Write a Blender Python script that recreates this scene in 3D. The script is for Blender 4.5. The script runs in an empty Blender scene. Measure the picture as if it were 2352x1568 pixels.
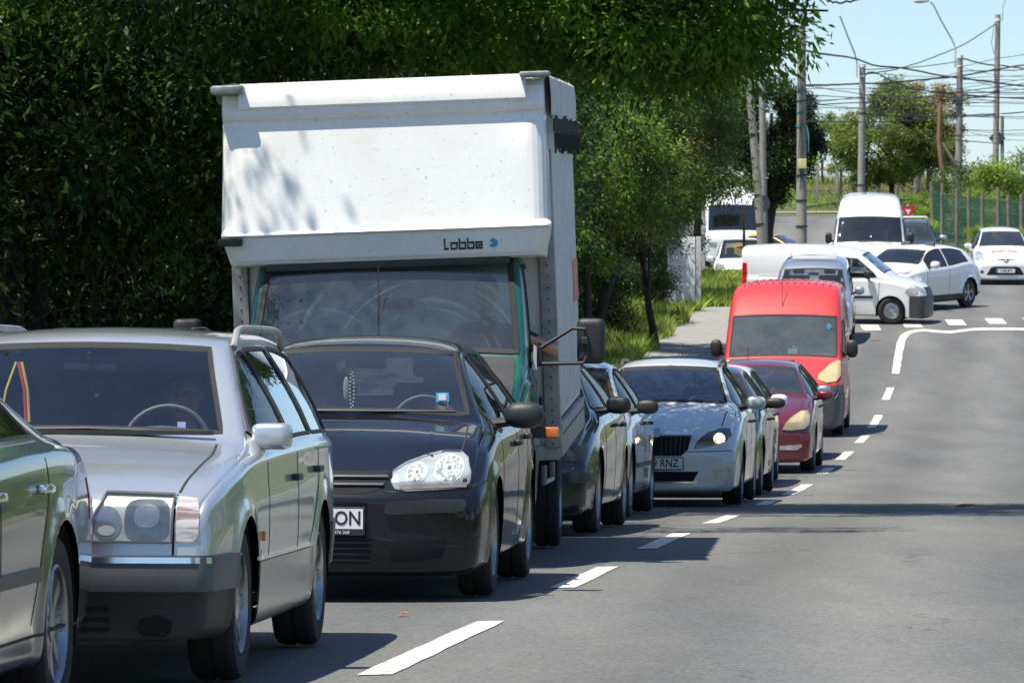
import bpy, bmesh, math, random
import numpy as np
from mathutils import Vector, Matrix
from mathutils.bvhtree import BVHTree
from mathutils.geometry import delaunay_2d_cdt

R_ = math.radians
random.seed(7)
scene = bpy.context.scene
COL = scene.collection

# ------------------------------------------------------------------ camera
CAMZ = 1.27
F = 12000.0            # focal length in pixels of a 2352 px wide picture
cam_d = bpy.data.cameras.new("camera")
cam = bpy.data.objects.new("camera", cam_d)
COL.objects.link(cam)
cam.location = (0, 0, CAMZ)
cam.rotation_euler = (R_(90), 0, 0)
cam_d.sensor_width = 36
cam_d.lens = 36 * F / 2352
cam_d.shift_y = 66 / 2352
cam_d.clip_start = 0.5
cam_d.clip_end = 3000
cam_d.dof.use_dof = True
cam_d.dof.focus_distance = 31
cam_d.dof.aperture_fstop = 20
scene.camera = cam

# ------------------------------------------------------------------ light
SUN_EL = R_(68)
SUN_AZ = (-0.82, -0.57)         # horizontal direction towards the sun
sun_d = bpy.data.lights.new("sun", 'SUN')
sun_d.energy = 5.0
sun_d.angle = R_(0.5)
sun_d.color = (1.0, 0.94, 0.82)
sun = bpy.data.objects.new("sun", sun_d)
COL.objects.link(sun)
_h = Vector((SUN_AZ[0], SUN_AZ[1], 0)).normalized()
SDIR = Vector((_h.x * math.cos(SUN_EL), _h.y * math.cos(SUN_EL), math.sin(SUN_EL)))
sun.rotation_euler = SDIR.to_track_quat('Z', 'Y').to_euler()
sun.location = (0, 0, 30)
world = bpy.data.worlds.new("World")
scene.world = world
world.use_nodes = True
_nt = world.node_tree
_bg = _nt.nodes["Background"]
_sky = _nt.nodes.new("ShaderNodeTexSky")
_sky.sky_type = 'NISHITA'
_sky.sun_disc = False
_sky.sun_elevation = SUN_EL
_sky.sun_rotation = math.atan2(_h.x, _h.y)
_sky.altitude = 100
_sky.air_density = 1.0
_sky.dust_density = 0.4
_sky.ozone_density = 3.5
_tint = _nt.nodes.new("ShaderNodeMix"); _tint.data_type = 'RGBA'; _tint.blend_type = 'MULTIPLY'; _tint.inputs[0].default_value = 1
_tint.inputs[7].default_value = (0.86, 0.90, 0.97, 1)
_nt.links.new(_sky.outputs[0], _tint.inputs[6])
_nt.links.new(_tint.outputs[2], _bg.inputs[0])
_bg.inputs[1].default_value = 0.11
scene.view_settings.view_transform = 'Standard'
scene.view_settings.look = 'None'
scene.view_settings.gamma = 1
scene.view_settings.exposure = 0.6
scene.cycles.max_bounces = 8
scene.cycles.transparent_max_bounces = 16
scene.cycles.sample_clamp_indirect = 4
scene.cycles.caustics_reflective = False
scene.cycles.caustics_refractive = False
scene.cycles.use_denoising = True

# ------------------------------------------------------------------ materials
def _mat(name):
    m = bpy.data.materials.new(name)
    m.use_nodes = True
    nt = m.node_tree
    return m, nt, nt.nodes["Principled BSDF"]

def N(nt, t, **kw):
    n = nt.nodes.new(t)
    for k, v in kw.items():
        setattr(n, k, v)
    return n

def ramp(nt, fac, c0, c1, p0=0.3, p1=0.7):
    r = N(nt, "ShaderNodeValToRGB")
    r.color_ramp.elements[0].position = p0
    r.color_ramp.elements[1].position = p1
    r.color_ramp.elements[0].color = (*c0, 1)
    r.color_ramp.elements[1].color = (*c1, 1)
    nt.links.new(fac, r.inputs[0])
    return r.outputs[0]

def noise(nt, scale, detail=4, rough=0.6, vec=None, stretch=None):
    n = N(nt, "ShaderNodeTexNoise")
    n.inputs["Scale"].default_value = scale
    n.inputs["Detail"].default_value = detail
    n.inputs["Roughness"].default_value = rough
    if vec is None:
        tc = N(nt, "ShaderNodeTexCoord")
        vec = tc.outputs["Object"]
    if stretch:
        mp = N(nt, "ShaderNodeMapping")
        mp.inputs["Scale"].default_value = stretch
        nt.links.new(vec, mp.inputs[0])
        vec = mp.outputs[0]
    nt.links.new(vec, n.inputs["Vector"])
    return n.outputs["Fac"]

def mixc(nt, fac, a, b):
    m = N(nt, "ShaderNodeMix", data_type='RGBA')
    for s, v in ((0, fac), (6, a), (7, b)):
        if isinstance(v, (int, float)):
            m.inputs[s].default_value = v
        elif isinstance(v, tuple):
            m.inputs[s].default_value = (*v, 1)
        else:
            nt.links.new(v, m.inputs[s])
    return m.outputs[2]

def mat(name, c, rough=0.6, metal=0.0, coat=0.0, var=0.25, scale=8, bump=0.0, bscale=60, spec=0.5):
    m, nt, b = _mat(name)
    f = noise(nt, scale)
    dark = tuple(x * (1 - var) for x in c)
    nt.links.new(ramp(nt, f, dark, c, 0.3, 0.65), b.inputs["Base Color"])
    b.inputs["Roughness"].default_value = rough
    b.inputs["Metallic"].default_value = metal
    b.inputs["Coat Weight"].default_value = coat
    b.inputs["Coat Roughness"].default_value = 0.03
    b.inputs["Specular IOR Level"].default_value = spec
    if bump:
        bn = N(nt, "ShaderNodeBump")
        bn.inputs["Strength"].default_value = bump
        bn.inputs["Distance"].default_value = 0.01
        nt.links.new(noise(nt, bscale), bn.inputs["Height"])
        nt.links.new(bn.outputs[0], b.inputs["Normal"])
    return m

def paint(name, c, metal=0.3, rough=0.35, dirt=0.25, coat=1.0, rust=0.0, spec=0.5):
    """car paint: coloured base under clear coat, road dust low down and in specks, dark lining inside"""
    m, nt, b = _mat(name)
    tc = N(nt, "ShaderNodeTexCoord")
    sp = N(nt, "ShaderNodeSeparateXYZ")
    nt.links.new(tc.outputs["Object"], sp.inputs[0])
    mr = N(nt, "ShaderNodeMapRange")
    mr.inputs[1].default_value = 0.75
    mr.inputs[2].default_value = 0.2
    mr.inputs[3].default_value = 0.0
    mr.inputs[4].default_value = 1.0
    nt.links.new(sp.outputs[2], mr.inputs[0])
    n1 = noise(nt, 3.0, 6, 0.65)
    mul = N(nt, "ShaderNodeMath", operation='MULTIPLY')
    nt.links.new(mr.outputs[0], mul.inputs[0]); nt.links.new(n1, mul.inputs[1])
    n2 = noise(nt, 260, 2, 0.5)
    sr = N(nt, "ShaderNodeMapRange")
    sr.inputs[1].default_value = 0.66; sr.inputs[2].default_value = 0.74
    sr.inputs[3].default_value = 0; sr.inputs[4].default_value = 0.5
    nt.links.new(n2, sr.inputs[0])
    ad = N(nt, "ShaderNodeMath", operation='ADD')
    nt.links.new(mul.outputs[0], ad.inputs[0]); nt.links.new(sr.outputs[0], ad.inputs[1])
    sc = N(nt, "ShaderNodeMath", operation='MULTIPLY')
    nt.links.new(ad.outputs[0], sc.inputs[0]); sc.inputs[1].default_value = dirt * 1.6
    sc.use_clamp = True
    col = mixc(nt, sc.outputs[0], c, (0.17, 0.15, 0.12))
    if rust:
        n3 = noise(nt, 9, 5, 0.7)
        r3 = N(nt, "ShaderNodeMapRange")
        r3.inputs[1].default_value = 0.70; r3.inputs[2].default_value = 0.74
        nt.links.new(n3, r3.inputs[0])
        m3 = N(nt, "ShaderNodeMath", operation='MULTIPLY'); m3.inputs[1].default_value = rust
        nt.links.new(r3.outputs[0], m3.inputs[0])
        col = mixc(nt, m3.outputs[0], col, (0.16, 0.06, 0.02))
    nt.links.new(col, b.inputs["Base Color"])
    b.inputs["Metallic"].default_value = metal
    b.inputs["Specular IOR Level"].default_value = spec
    b.inputs["Roughness"].default_value = rough
    b.inputs["Coat Weight"].default_value = coat
    b.inputs["Coat Roughness"].default_value = 0.04
    cr = N(nt, "ShaderNodeMapRange")
    cr.inputs[3].default_value = 0.03; cr.inputs[4].default_value = 0.45
    nt.links.new(sc.outputs[0], cr.inputs[0])
    nt.links.new(cr.outputs[0], b.inputs["Coat Roughness"])
    bn = N(nt, "ShaderNodeBump"); bn.inputs["Strength"].default_value = 0.06; bn.inputs["Distance"].default_value = 0.02
    nt.links.new(noise(nt, 2.2, 2, 0.5), bn.inputs["Height"])
    nt.links.new(bn.outputs[0], b.inputs["Coat Normal"])
    # inside of the shell is trimmed in dark cloth
    lin = N(nt, "ShaderNodeBsdfDiffuse"); lin.inputs[0].default_value = (0.03, 0.032, 0.035, 1)
    geo = N(nt, "ShaderNodeNewGeometry")
    mx = N(nt, "ShaderNodeMixShader")
    out = nt.nodes["Material Output"]
    nt.links.new(geo.outputs["Backfacing"], mx.inputs[0])
    nt.links.new(b.outputs[0], mx.inputs[1]); nt.links.new(lin.outputs[0], mx.inputs[2])
    nt.links.new(mx.outputs[0], out.inputs[0])
    return m

def glass(name, tint=(0.42, 0.50, 0.52), dirt=0.06, boost=1.6, streak=False, film=(.42, .47, .46)):
    """thin tinted automotive glass: see-through, mirror reflection rising with angle, a film of dust"""
    m, nt, b = _mat(name)
    nt.nodes.remove(b)
    out = nt.nodes["Material Output"]
    tr = N(nt, "ShaderNodeBsdfTransparent"); tr.inputs[0].default_value = (*tint, 1)
    gl = N(nt, "ShaderNodeBsdfGlossy"); gl.inputs["Roughness"].default_value = 0.015
    gl.inputs[0].default_value = (0.93, 0.97, 1, 1)
    fr = N(nt, "ShaderNodeFresnel"); fr.inputs[0].default_value = 1.52
    ml = N(nt, "ShaderNodeMath", operation='MULTIPLY_ADD'); ml.inputs[1].default_value = boost; ml.inputs[2].default_value = 0.02
    ml.use_clamp = True
    nt.links.new(fr.outputs[0], ml.inputs[0])
    mx = N(nt, "ShaderNodeMixShader")
    nt.links.new(ml.outputs[0], mx.inputs[0]); nt.links.new(tr.outputs[0], mx.inputs[1]); nt.links.new(gl.outputs[0], mx.inputs[2])
    df = N(nt, "ShaderNodeBsdfDiffuse"); df.inputs[0].default_value = (*film, 1)
    mx2 = N(nt, "ShaderNodeMixShader")
    nf = noise(nt, 2.5, 6, 0.7)
    mr = N(nt, "ShaderNodeMapRange"); mr.inputs[1].default_value = 0.35; mr.inputs[2].default_value = 0.8
    mr.inputs[3].default_value = dirt * 0.7; mr.inputs[4].default_value = dirt * 1.5
    nt.links.new(nf, mr.inputs[0])
    fac = mr.outputs[0]
    if streak:   # wiper arcs in the dust of the screen
        tc = N(nt, "ShaderNodeTexCoord")
        tot = None
        for cx, rmax in ((.28, 1.0), (-.45, .5)):
            mp = N(nt, "ShaderNodeMapping"); mp.inputs["Location"].default_value = (-cx, 0, -1.22)
            mp.inputs["Scale"].default_value = (1, 0, 1)
            nt.links.new(tc.outputs["Object"], mp.inputs[0])
            wv = N(nt, "ShaderNodeTexNoise"); wv.noise_dimensions = '1D'
            ln = N(nt, "ShaderNodeVectorMath", operation='LENGTH'); nt.links.new(mp.outputs[0], ln.inputs[0])
            nt.links.new(ln.outputs["Value"], wv.inputs["W"]); wv.inputs["Scale"].default_value = 15
            wv.inputs["Detail"].default_value = 5; wv.inputs["Roughness"].default_value = 0.75
            r = N(nt, "ShaderNodeMapRange"); r.inputs[1].default_value = 0.53; r.inputs[2].default_value = 0.72
            r.inputs[3].default_value = 0; r.inputs[4].default_value = 0.2
            nt.links.new(wv.outputs["Fac"], r.inputs[0])
            lt = N(nt, "ShaderNodeMath", operation='LESS_THAN'); lt.inputs[1].default_value = rmax
            nt.links.new(ln.outputs["Value"], lt.inputs[0])
            mm = N(nt, "ShaderNodeMath", operation='MULTIPLY'); nt.links.new(lt.outputs[0], mm.inputs[0]); nt.links.new(r.outputs[0], mm.inputs[1])
            if tot is None: tot = mm.outputs[0]
            else:
                a = N(nt, "ShaderNodeMath", operation='MAXIMUM'); nt.links.new(tot, a.inputs[0]); nt.links.new(mm.outputs[0], a.inputs[1]); tot = a.outputs[0]
        nz = noise(nt, 3.5, 3, 0.6)
        nm = N(nt, "ShaderNodeMapRange"); nm.inputs[1].default_value = 0.42; nm.inputs[2].default_value = 0.66
        nt.links.new(nz, nm.inputs[0])
        m5 = N(nt, "ShaderNodeMath", operation='MULTIPLY'); nt.links.new(tot, m5.inputs[0]); nt.links.new(nm.outputs[0], m5.inputs[1])
        a = N(nt, "ShaderNodeMath", operation='ADD'); nt.links.new(m5.outputs[0], a.inputs[0]); nt.links.new(fac, a.inputs[1]); fac = a.outputs[0]
    nt.links.new(fac, mx2.inputs[0]); nt.links.new(mx.outputs[0], mx2.inputs[1]); nt.links.new(df.outputs[0], mx2.inputs[2])
    nt.links.new(mx2.outputs[0], out.inputs[0])
    return m

def emit(name, c, s):
    m, nt, b = _mat(name)
    b.inputs["Base Color"].default_value = (*c, 1)
    b.inputs["Emission Color"].default_value = (*c, 1)
    b.inputs["Emission Strength"].default_value = s
    return m

def leafmat(name, cols, trans=0.35, rough=0.42):
    m, nt, b = _mat(name)
    geo = N(nt, "ShaderNodeNewGeometry")
    r = N(nt, "ShaderNodeValToRGB")
    cr = r.color_ramp
    cr.elements[0].color = (*cols[0], 1); cr.elements[0].position = 0
    cr.elements[1].color = (*cols[-1], 1); cr.elements[1].position = 1
    for i, c in enumerate(cols[1:-1]):
        e = cr.elements.new((i + 1) / (len(cols) - 1)); e.color = (*c, 1)
    nt.links.new(geo.outputs["Random Per Island"], r.inputs[0])
    # sprays of younger, lighter leaves among the older ones
    pn = noise(nt, 1.1, 3, 0.6)
    pm = N(nt, "ShaderNodeMapRange"); pm.inputs[1].default_value = 0.36; pm.inputs[2].default_value = 0.68
    pm.inputs[3].default_value = 0.62; pm.inputs[4].default_value = 2.1
    nt.links.new(pn, pm.inputs[0])
    vs_ = N(nt, "ShaderNodeVectorMath", operation='SCALE'); nt.links.new(r.outputs[0], vs_.inputs[0]); nt.links.new(pm.outputs[0], vs_.inputs["Scale"])
    nt.links.new(vs_.outputs[0], b.inputs["Base Color"])
    b.inputs["Roughness"].default_value = rough
    b.inputs["Specular IOR Level"].default_value = 0.22
    tl = N(nt, "ShaderNodeBsdfTranslucent")
    hs = N(nt, "ShaderNodeHueSaturation"); hs.inputs["Value"].default_value = 2.0; hs.inputs["Hue"].default_value = 0.485
    nt.links.new(vs_.outputs[0], hs.inputs["Color"]); nt.links.new(hs.outputs[0], tl.inputs[0])
    mx = N(nt, "ShaderNodeMixShader"); mx.inputs[0].default_value = trans
    out = nt.nodes["Material Output"]
    nt.links.new(b.outputs[0], mx.inputs[1]); nt.links.new(tl.outputs[0], mx.inputs[2]); nt.links.new(mx.outputs[0], out.inputs[0])
    return m

M = {}
M['rubber'] = mat('rubber', (0.018, 0.018, 0.019), 0.75, var=0.3, scale=30)
M['tyre'] = mat('tyre', (0.03, 0.029, 0.028), 0.85, var=0.35, scale=20, bump=0.3, bscale=90)
M['black_plastic'] = mat('black_plastic', (0.025, 0.026, 0.028), 0.5, var=0.3, scale=6, bump=0.15, bscale=300)
M['grey_plastic'] = mat('grey_plastic', (0.085, 0.088, 0.09), 0.55, var=0.35, scale=5)
M['dark_void'] = mat('dark_void', (0.008, 0.008, 0.009), 0.9)
M['interior'] = mat('interior', (0.09, 0.095, 0.10), 0.8, var=0.3)
M['seat_cloth'] = mat('seat_cloth', (0.10, 0.105, 0.11), 0.9, var=0.35, scale=25)
M['alloy'] = mat('alloy', (0.36, 0.37, 0.38), 0.3, metal=0.9, var=0.25, scale=14)
M['steel_rim'] = mat('steel_rim', (0.45, 0.46, 0.47), 0.35, metal=0.7, var=0.3, scale=12)
M['chrome'] = mat('chrome', (0.8, 0.82, 0.84), 0.12, metal=1.0, var=0.1)
M['reflector'] = mat('reflector', (0.88, 0.89, 0.9), 0.25, metal=.2, coat=1, var=0.25, scale=40)
M['lens_clear'] = glass('lens_clear', (0.93, 0.95, 0.95), dirt=0.05, boost=1.3)
M['lamp_house'] = mat('lamp_house', (0.62, 0.66, 0.68), 0.35, metal=0.4, var=0.2, scale=18)
M['lamp_lens'] = mat('lamp_lens', (0.55, 0.58, 0.58), 0.15, metal=0.25, coat=1, var=0.5, scale=9)
M['lamp_yellowed'] = mat('lamp_yellowed', (0.72, 0.66, 0.42), 0.3, metal=0.1, coat=1, var=0.25, scale=7)
M['lens_yellowed'] = glass('lens_yellowed', (0.85, 0.80, 0.55), dirt=0.42, boost=1.3, film=(.70, .62, .40))
M['lens_hazed'] = glass('lens_hazed', (0.85, 0.87, 0.86), dirt=0.30, boost=1.3, film=(.6, .62, .60))
M['amber'] = mat('amber', (0.8, 0.18, 0.02), 0.3, coat=1)
M['red_lens'] = mat('red_lens', (0.6, 0.01, 0.01), 0.25, coat=1)
M['white_plate'] = mat('white_plate', (0.78, 0.79, 0.78), 0.45, var=0.08)
M['ink'] = mat('ink', (0.015, 0.015, 0.017), 0.6)
M['blue_ink'] = mat('blue_ink', (0.02, 0.09, 0.42), 0.5)
M['glow'] = emit('glow_warm', (1.0, 0.75, 0.42), 14)
M['glow_w'] = emit('glow_white', (0.9, 0.95, 1.0), 9)
M['glass_screen'] = glass('glass_screen', (0.84, 0.90, 0.90), dirt=0.028, boost=1.5)
M['glass_side'] = glass('glass_side', (0.34, 0.38, 0.40), dirt=0.012, boost=0.5)
M['glass_dark'] = glass('glass_dark', (0.16, 0.18, 0.2), dirt=0.03, boost=1.4)
M['glass_green'] = glass('glass_green', (0.62, 0.78, 0.75), dirt=0.05, boost=1.9)
M['glass_truck'] = glass('glass_truck', (0.45, 0.64, 0.62), dirt=0.055, boost=1.9, streak=True)
M['skin'] = mat('skin', (0.50, 0.27, 0.18), 0.5, var=0.15)
M['hair'] = mat('hair', (0.03, 0.024, 0.02), 0.6)

# ------------------------------------------------------------------ mesh helpers
def mesh_np(name, V, faces, mats=(), smooth=True, mi=None):
    me = bpy.data.meshes.new(name)
    V = np.asarray(V, dtype=np.float32).reshape(-1, 3)
    if isinstance(faces, np.ndarray):
        k = faces.shape[1]
        me.vertices.add(len(V)); me.vertices.foreach_set("co", V.ravel())
        me.loops.add(faces.size); me.loops.foreach_set("vertex_index", faces.astype(np.int32).ravel())
        me.polygons.add(len(faces))
        me.polygons.foreach_set("loop_start", np.arange(0, faces.size, k, dtype=np.int32))
        me.update(calc_edges=True)
    else:
        me.from_pydata([tuple(map(float, v)) for v in V], [], [tuple(int(i) for i in f) for f in faces])
    for m in mats:
        me.materials.append(m)
    if smooth:
        me.polygons.foreach_set("use_smooth", np.ones(len(me.polygons), dtype=bool))
    if mi is not None:
        me.polygons.foreach_set("material_index", np.asarray(mi, dtype=np.int32))
    me.update()
    return me

def link(name, me, parent=None, loc=None, rot=None, sharp=None):
    o = bpy.data.objects.new(name, me)
    COL.objects.link(o)
    if parent is not None: o.parent = parent
    if loc is not None: o.location = loc
    if rot is not None: o.rotation_euler = rot
    if sharp is not None and me is not None:
        me.set_sharp_from_angle(angle=R_(sharp))
    return o

def thing(name, label, cat, loc=(0, 0, 0), rot=(0, 0, 0), group=None, me=None):
    o = bpy.data.objects.new(name, me)
    COL.objects.link(o)
    o.location = loc; o.rotation_euler = rot
    o['label'] = label; o['category'] = cat
    if group: o['group'] = group
    return o

def struct(name, me, kind='structure'):
    o = link(name, me); o['kind'] = kind
    return o

class MB:
    """collects simple solids into one mesh"""
    def __init__(s): s.v = []; s.f = []
    def add(s, V, Fs, mtx=None):
        b = len(s.v)
        for v in V:
            v = Vector(v)
            s.v.append(tuple(mtx @ v) if mtx is not None else tuple(v))
        s.f += [tuple(i + b for i in f) for f in Fs]
        return s
    def box(s, c, d, mtx=None, bev=0.0):
        cx, cy, cz = c; x, y, z = d[0] / 2, d[1] / 2, d[2] / 2
        if bev <= 0:
            V = [(cx + i * x, cy + j * y, cz + k * z) for i in (-1, 1) for j in (-1, 1) for k in (-1, 1)]
            Fs = [(0, 1, 3, 2), (4, 6, 7, 5), (0, 4, 5, 1), (2, 3, 7, 6), (0, 2, 6, 4), (1, 5, 7, 3)]
            return s.add(V, Fs, mtx)
        bm = bmesh.new()
        bmesh.ops.create_cube(bm, size=1)
        for v in bm.verts: v.co = Vector((v.co.x * d[0], v.co.y * d[1], v.co.z * d[2]))
        bmesh.ops.bevel(bm, geom=bm.edges[:], offset=bev, segments=3, profile=0.6, affect='EDGES')
        bm.verts.index_update()
        V = [(v.co.x + cx, v.co.y + cy, v.co.z + cz) for v in bm.verts]
        Fs = [tuple(v.index for v in f.verts) for f in bm.faces]
        bm.free()
        return s.add(V, Fs, mtx)
    def tube(s, pts, r, n=8, mtx=None, cap=True):
        pts = [Vector(p) for p in pts]
        rs = r if isinstance(r, (list, tuple)) else [r] * len(pts)
        V = []; Fs = []
        up = Vector((0, 0, 1))
        prev = None
        for i, p in enumerate(pts):
            t = (pts[min(i + 1, len(pts) - 1)] - pts[max(i - 1, 0)])
            if t.length < 1e-9: t = Vector((0, 0, 1))
            t.normalize()
            a = prev if prev is not None else (up.cross(t) if abs(t.z) < 0.95 else Vector((1, 0, 0)).cross(t))
            a = (a - t * a.dot(t)).normalized(); b = t.cross(a); prev = a
            for k in range(n):
                th = 2 * math.pi * k / n
                V.append(p + (a * math.cos(th) + b * math.sin(th)) * rs[i])
        for i in range(len(pts) - 1):
            for k in range(n):
                k2 = (k + 1) % n
                Fs.append((i * n + k, i * n + k2, (i + 1) * n + k2, (i + 1) * n + k))
        if cap:
            Fs.append(tuple(range(n - 1, -1, -1))); Fs.append(tuple((len(pts) - 1) * n + k for k in range(n)))
        return s.add(V, Fs, mtx)
    def lathe(s, prof, n=32, axis='z', mtx=None, closed=False):
        V = []; Fs = []
        for (r, h) in prof:
            for k in range(n):
                t = 2 * math.pi * k / n; a, b = r * math.cos(t), r * math.sin(t)
                V.append((a, b, h) if axis == 'z' else ((h, a, b) if axis == 'x' else (a, h, b)))
        m = len(prof)
        for i in range(m if closed else m - 1):
            j = (i + 1) % m
            for k in range(n):
                k2 = (k + 1) % n
                Fs.append((i * n + k, i * n + k2, j * n + k2, j * n + k))
        return s.add(V, Fs, mtx)
    def ell(s, c, d, n=16, mtx=None, p=1.0):
        """superellipsoid"""
        V = []; Fs = []
        sg = lambda v: math.copysign(abs(v) ** p, v)
        for i in range(n + 1):
            ph = math.pi * i / n - math.pi / 2
            for k in range(2 * n):
                th = math.pi * k / n
                V.append((c[0] + d[0] / 2 * sg(math.cos(ph)) * sg(math.cos(th)), c[1] + d[1] / 2 * sg(math.cos(ph)) * sg(math.sin(th)), c[2] + d[2] / 2 * sg(math.sin(ph))))
        w = 2 * n
        for i in range(n):
            for k in range(w):
                k2 = (k + 1) % w
                Fs.append((i * w + k, i * w + k2, (i + 1) * w + k2, (i + 1) * w + k))
        return s.add(V, Fs, mtx)
    def mesh(s, name, m, smooth=True, sharp=35):
        me = mesh_np(name, s.v, s.f, [m] if not isinstance(m, (list, tuple)) else m, smooth)
        bm = bmesh.new(); bm.from_mesh(me)
        bmesh.ops.recalc_face_normals(bm, faces=bm.faces)
        bm.to_mesh(me); bm.free()
        if smooth: me.set_sharp_from_angle(angle=R_(sharp))
        return me
    def build(s, name, m, parent=None, smooth=True, sharp=35, **kw):
        return link(name, s.mesh(name, m, smooth, sharp), parent, **kw)

def text_mesh(name, txt, size, m, depth=0.001, bold=0.0, spacing=1.0, sx=1.0):
    """lettering in the x-z plane, facing -y, centred"""
    cu = bpy.data.curves.new(name, 'FONT'); cu.body = txt; cu.size = size; cu.extrude = depth
    cu.offset = bold; cu.align_x = 'CENTER'; cu.align_y = 'CENTER'; cu.resolution_u = 3; cu.space_character = spacing
    o = bpy.data.objects.new(name, cu); COL.objects.link(o)
    bpy.context.view_layer.update()
    me = bpy.data.meshes.new_from_object(o.evaluated_get(bpy.context.evaluated_depsgraph_get()))
    bpy.data.objects.remove(o)
    me.transform(Matrix.Rotation(R_(90), 4, 'X') @ Matrix.Diagonal((sx, 1, 1, 1)))
    me.materials.clear(); me.materials.append(m)
    me.name = name
    return me

def pchip(pts):
    X = np.array([p[0] for p in pts], float); Y = np.array([p[1] for p in pts], float)
    h = np.diff(X); d = np.diff(Y) / h
    m = np.zeros(len(X))
    for i in range(1, len(X) - 1):
        if d[i - 1] * d[i] > 0:
            w1 = 2 * h[i] + h[i - 1]; w2 = h[i] + 2 * h[i - 1]
            m[i] = (w1 + w2) / (w1 / d[i - 1] + w2 / d[i])
    m[0] = d[0]; m[-1] = d[-1]
    def f(x):
        x = np.asarray(x, float); xc = np.clip(x, X[0], X[-1])
        i = np.clip(np.searchsorted(X, xc) - 1, 0, len(X) - 2)
        t = (xc - X[i]) / h[i]
        return ((2 * t**3 - 3 * t**2 + 1) * Y[i] + (t**3 - 2 * t**2 + t) * h[i] * m[i] + (-2 * t**3 + 3 * t**2) * Y[i + 1] + (t**3 - t**2) * h[i] * m[i + 1])
    return f

def sstep(a, b, x):
    t = np.clip((np.asarray(x, float) - a) / (b - a), 0, 1)
    return t * t * (3 - 2 * t)

# ------------------------------------------------------------------ ground shape
_g = pchip([(-400, 0.4), (-40, 0.05), (0, 0.0), (30, -.01), (39, -.01), (46.7, -.06), (54.3, -.11), (62, -.14), (69.6, -.08), (77, .012), (85, .15), (92.5, .38), (100, .80),
            (110, 1.45), (122, 2.27), (130, 2.84), (144, 3.61), (165, 4.82), (190, 6.2), (213, 7.5), (225, 8.1), (240, 9.1), (256, 10.5), (275, 10.9), (330, 9.6), (600, 6), (1500, 0)])
def XC(Y): return -2.757 + 0.0995 * Y          # painted centre line of the road
def G(X, Y):
    X = np.asarray(X, float); Y = np.asarray(Y, float)
    z = _g(Y)
    z = z - 1.3 * sstep(12.8, 9.4, X) * sstep(150, 172, Y) * sstep(210, 195, Y)
    # bank on the left of the road, verge on the right
    return z
def Gf(X, Y): return float(G(X, Y))
def YofPix(py):
    Ys = np.linspace(18, 200, 4000); e = _g(Ys) - CAMZ + (py - 850) * Ys / F
    s = np.where(e[:-1] * e[1:] <= 0)[0]
    return float(Ys[s[0]])
def P(px, py, Y): return Vector(((px - 1176) * Y / F, Y, CAMZ + (850 - py) * Y / F))

def plan_patch(poly, zoff, cell, zfun=G):
    """a sheet that follows the ground inside a plan polygon"""
    poly = [Vector((p[0], p[1])) for p in poly]
    # resample outline
    out = []
    n = len(poly)
    for i in range(n):
        a, b = poly[i], poly[(i + 1) % n]
        k = max(1, int((b - a).length / cell))
        for j in range(k): out.append(a.lerp(b, j / k))
    xs = [p.x for p in poly]; ys = [p.y for p in poly]
    px = np.array([p.x for p in out]); py = np.array([p.y for p in out])
    gx, gy = np.meshgrid(np.arange(min(xs) + cell / 2, max(xs), cell), np.arange(min(ys) + cell / 2, max(ys), cell))
    gx = gx.ravel(); gy = gy.ravel()
    inside = np.zeros(len(gx), bool)
    qx = np.roll(px, -1); qy = np.roll(py, -1)
    for i in range(len(px)):
        c = ((py[i] > gy) != (qy[i] > gy))
        with np.errstate(divide='ignore', invalid='ignore'):
            xx = (qx[i] - px[i]) * (gy - py[i]) / (qy[i] - py[i]) + px[i]
        inside ^= c & (gx < xx)
    pts = out + [Vector((a, b)) for a, b, c in zip(gx, gy, inside) if c]
    m = len(out)
    r = delaunay_2d_cdt(pts, [(i, (i + 1) % m) for i in range(m)], [], 1, 1e-5)
    V = np.array([(v.x, v.y, 0) for v in r[0]])
    V[:, 2] = zfun(V[:, 0], V[:, 1]) + zoff
    fs = []
    for f in r[2]:
        a, b, c = V[f[0]], V[f[1]], V[f[2]]
        cr = (b[0] - a[0]) * (c[1] - a[1]) - (b[1] - a[1]) * (c[0] - a[0])
        fs.append(tuple(f) if cr > 0 else tuple(reversed(f)))
    return V, fs
# ================================================================== vehicles
def seg_pts(n0):
    return n0

class Ticket:
    def __init__(s, ids=()): s.ids = list(ids)
    def __or__(s, o): return Ticket(s.ids + o.ids)
    def __ior__(s, o): s.ids = s.ids + o.ids; return s

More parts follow.
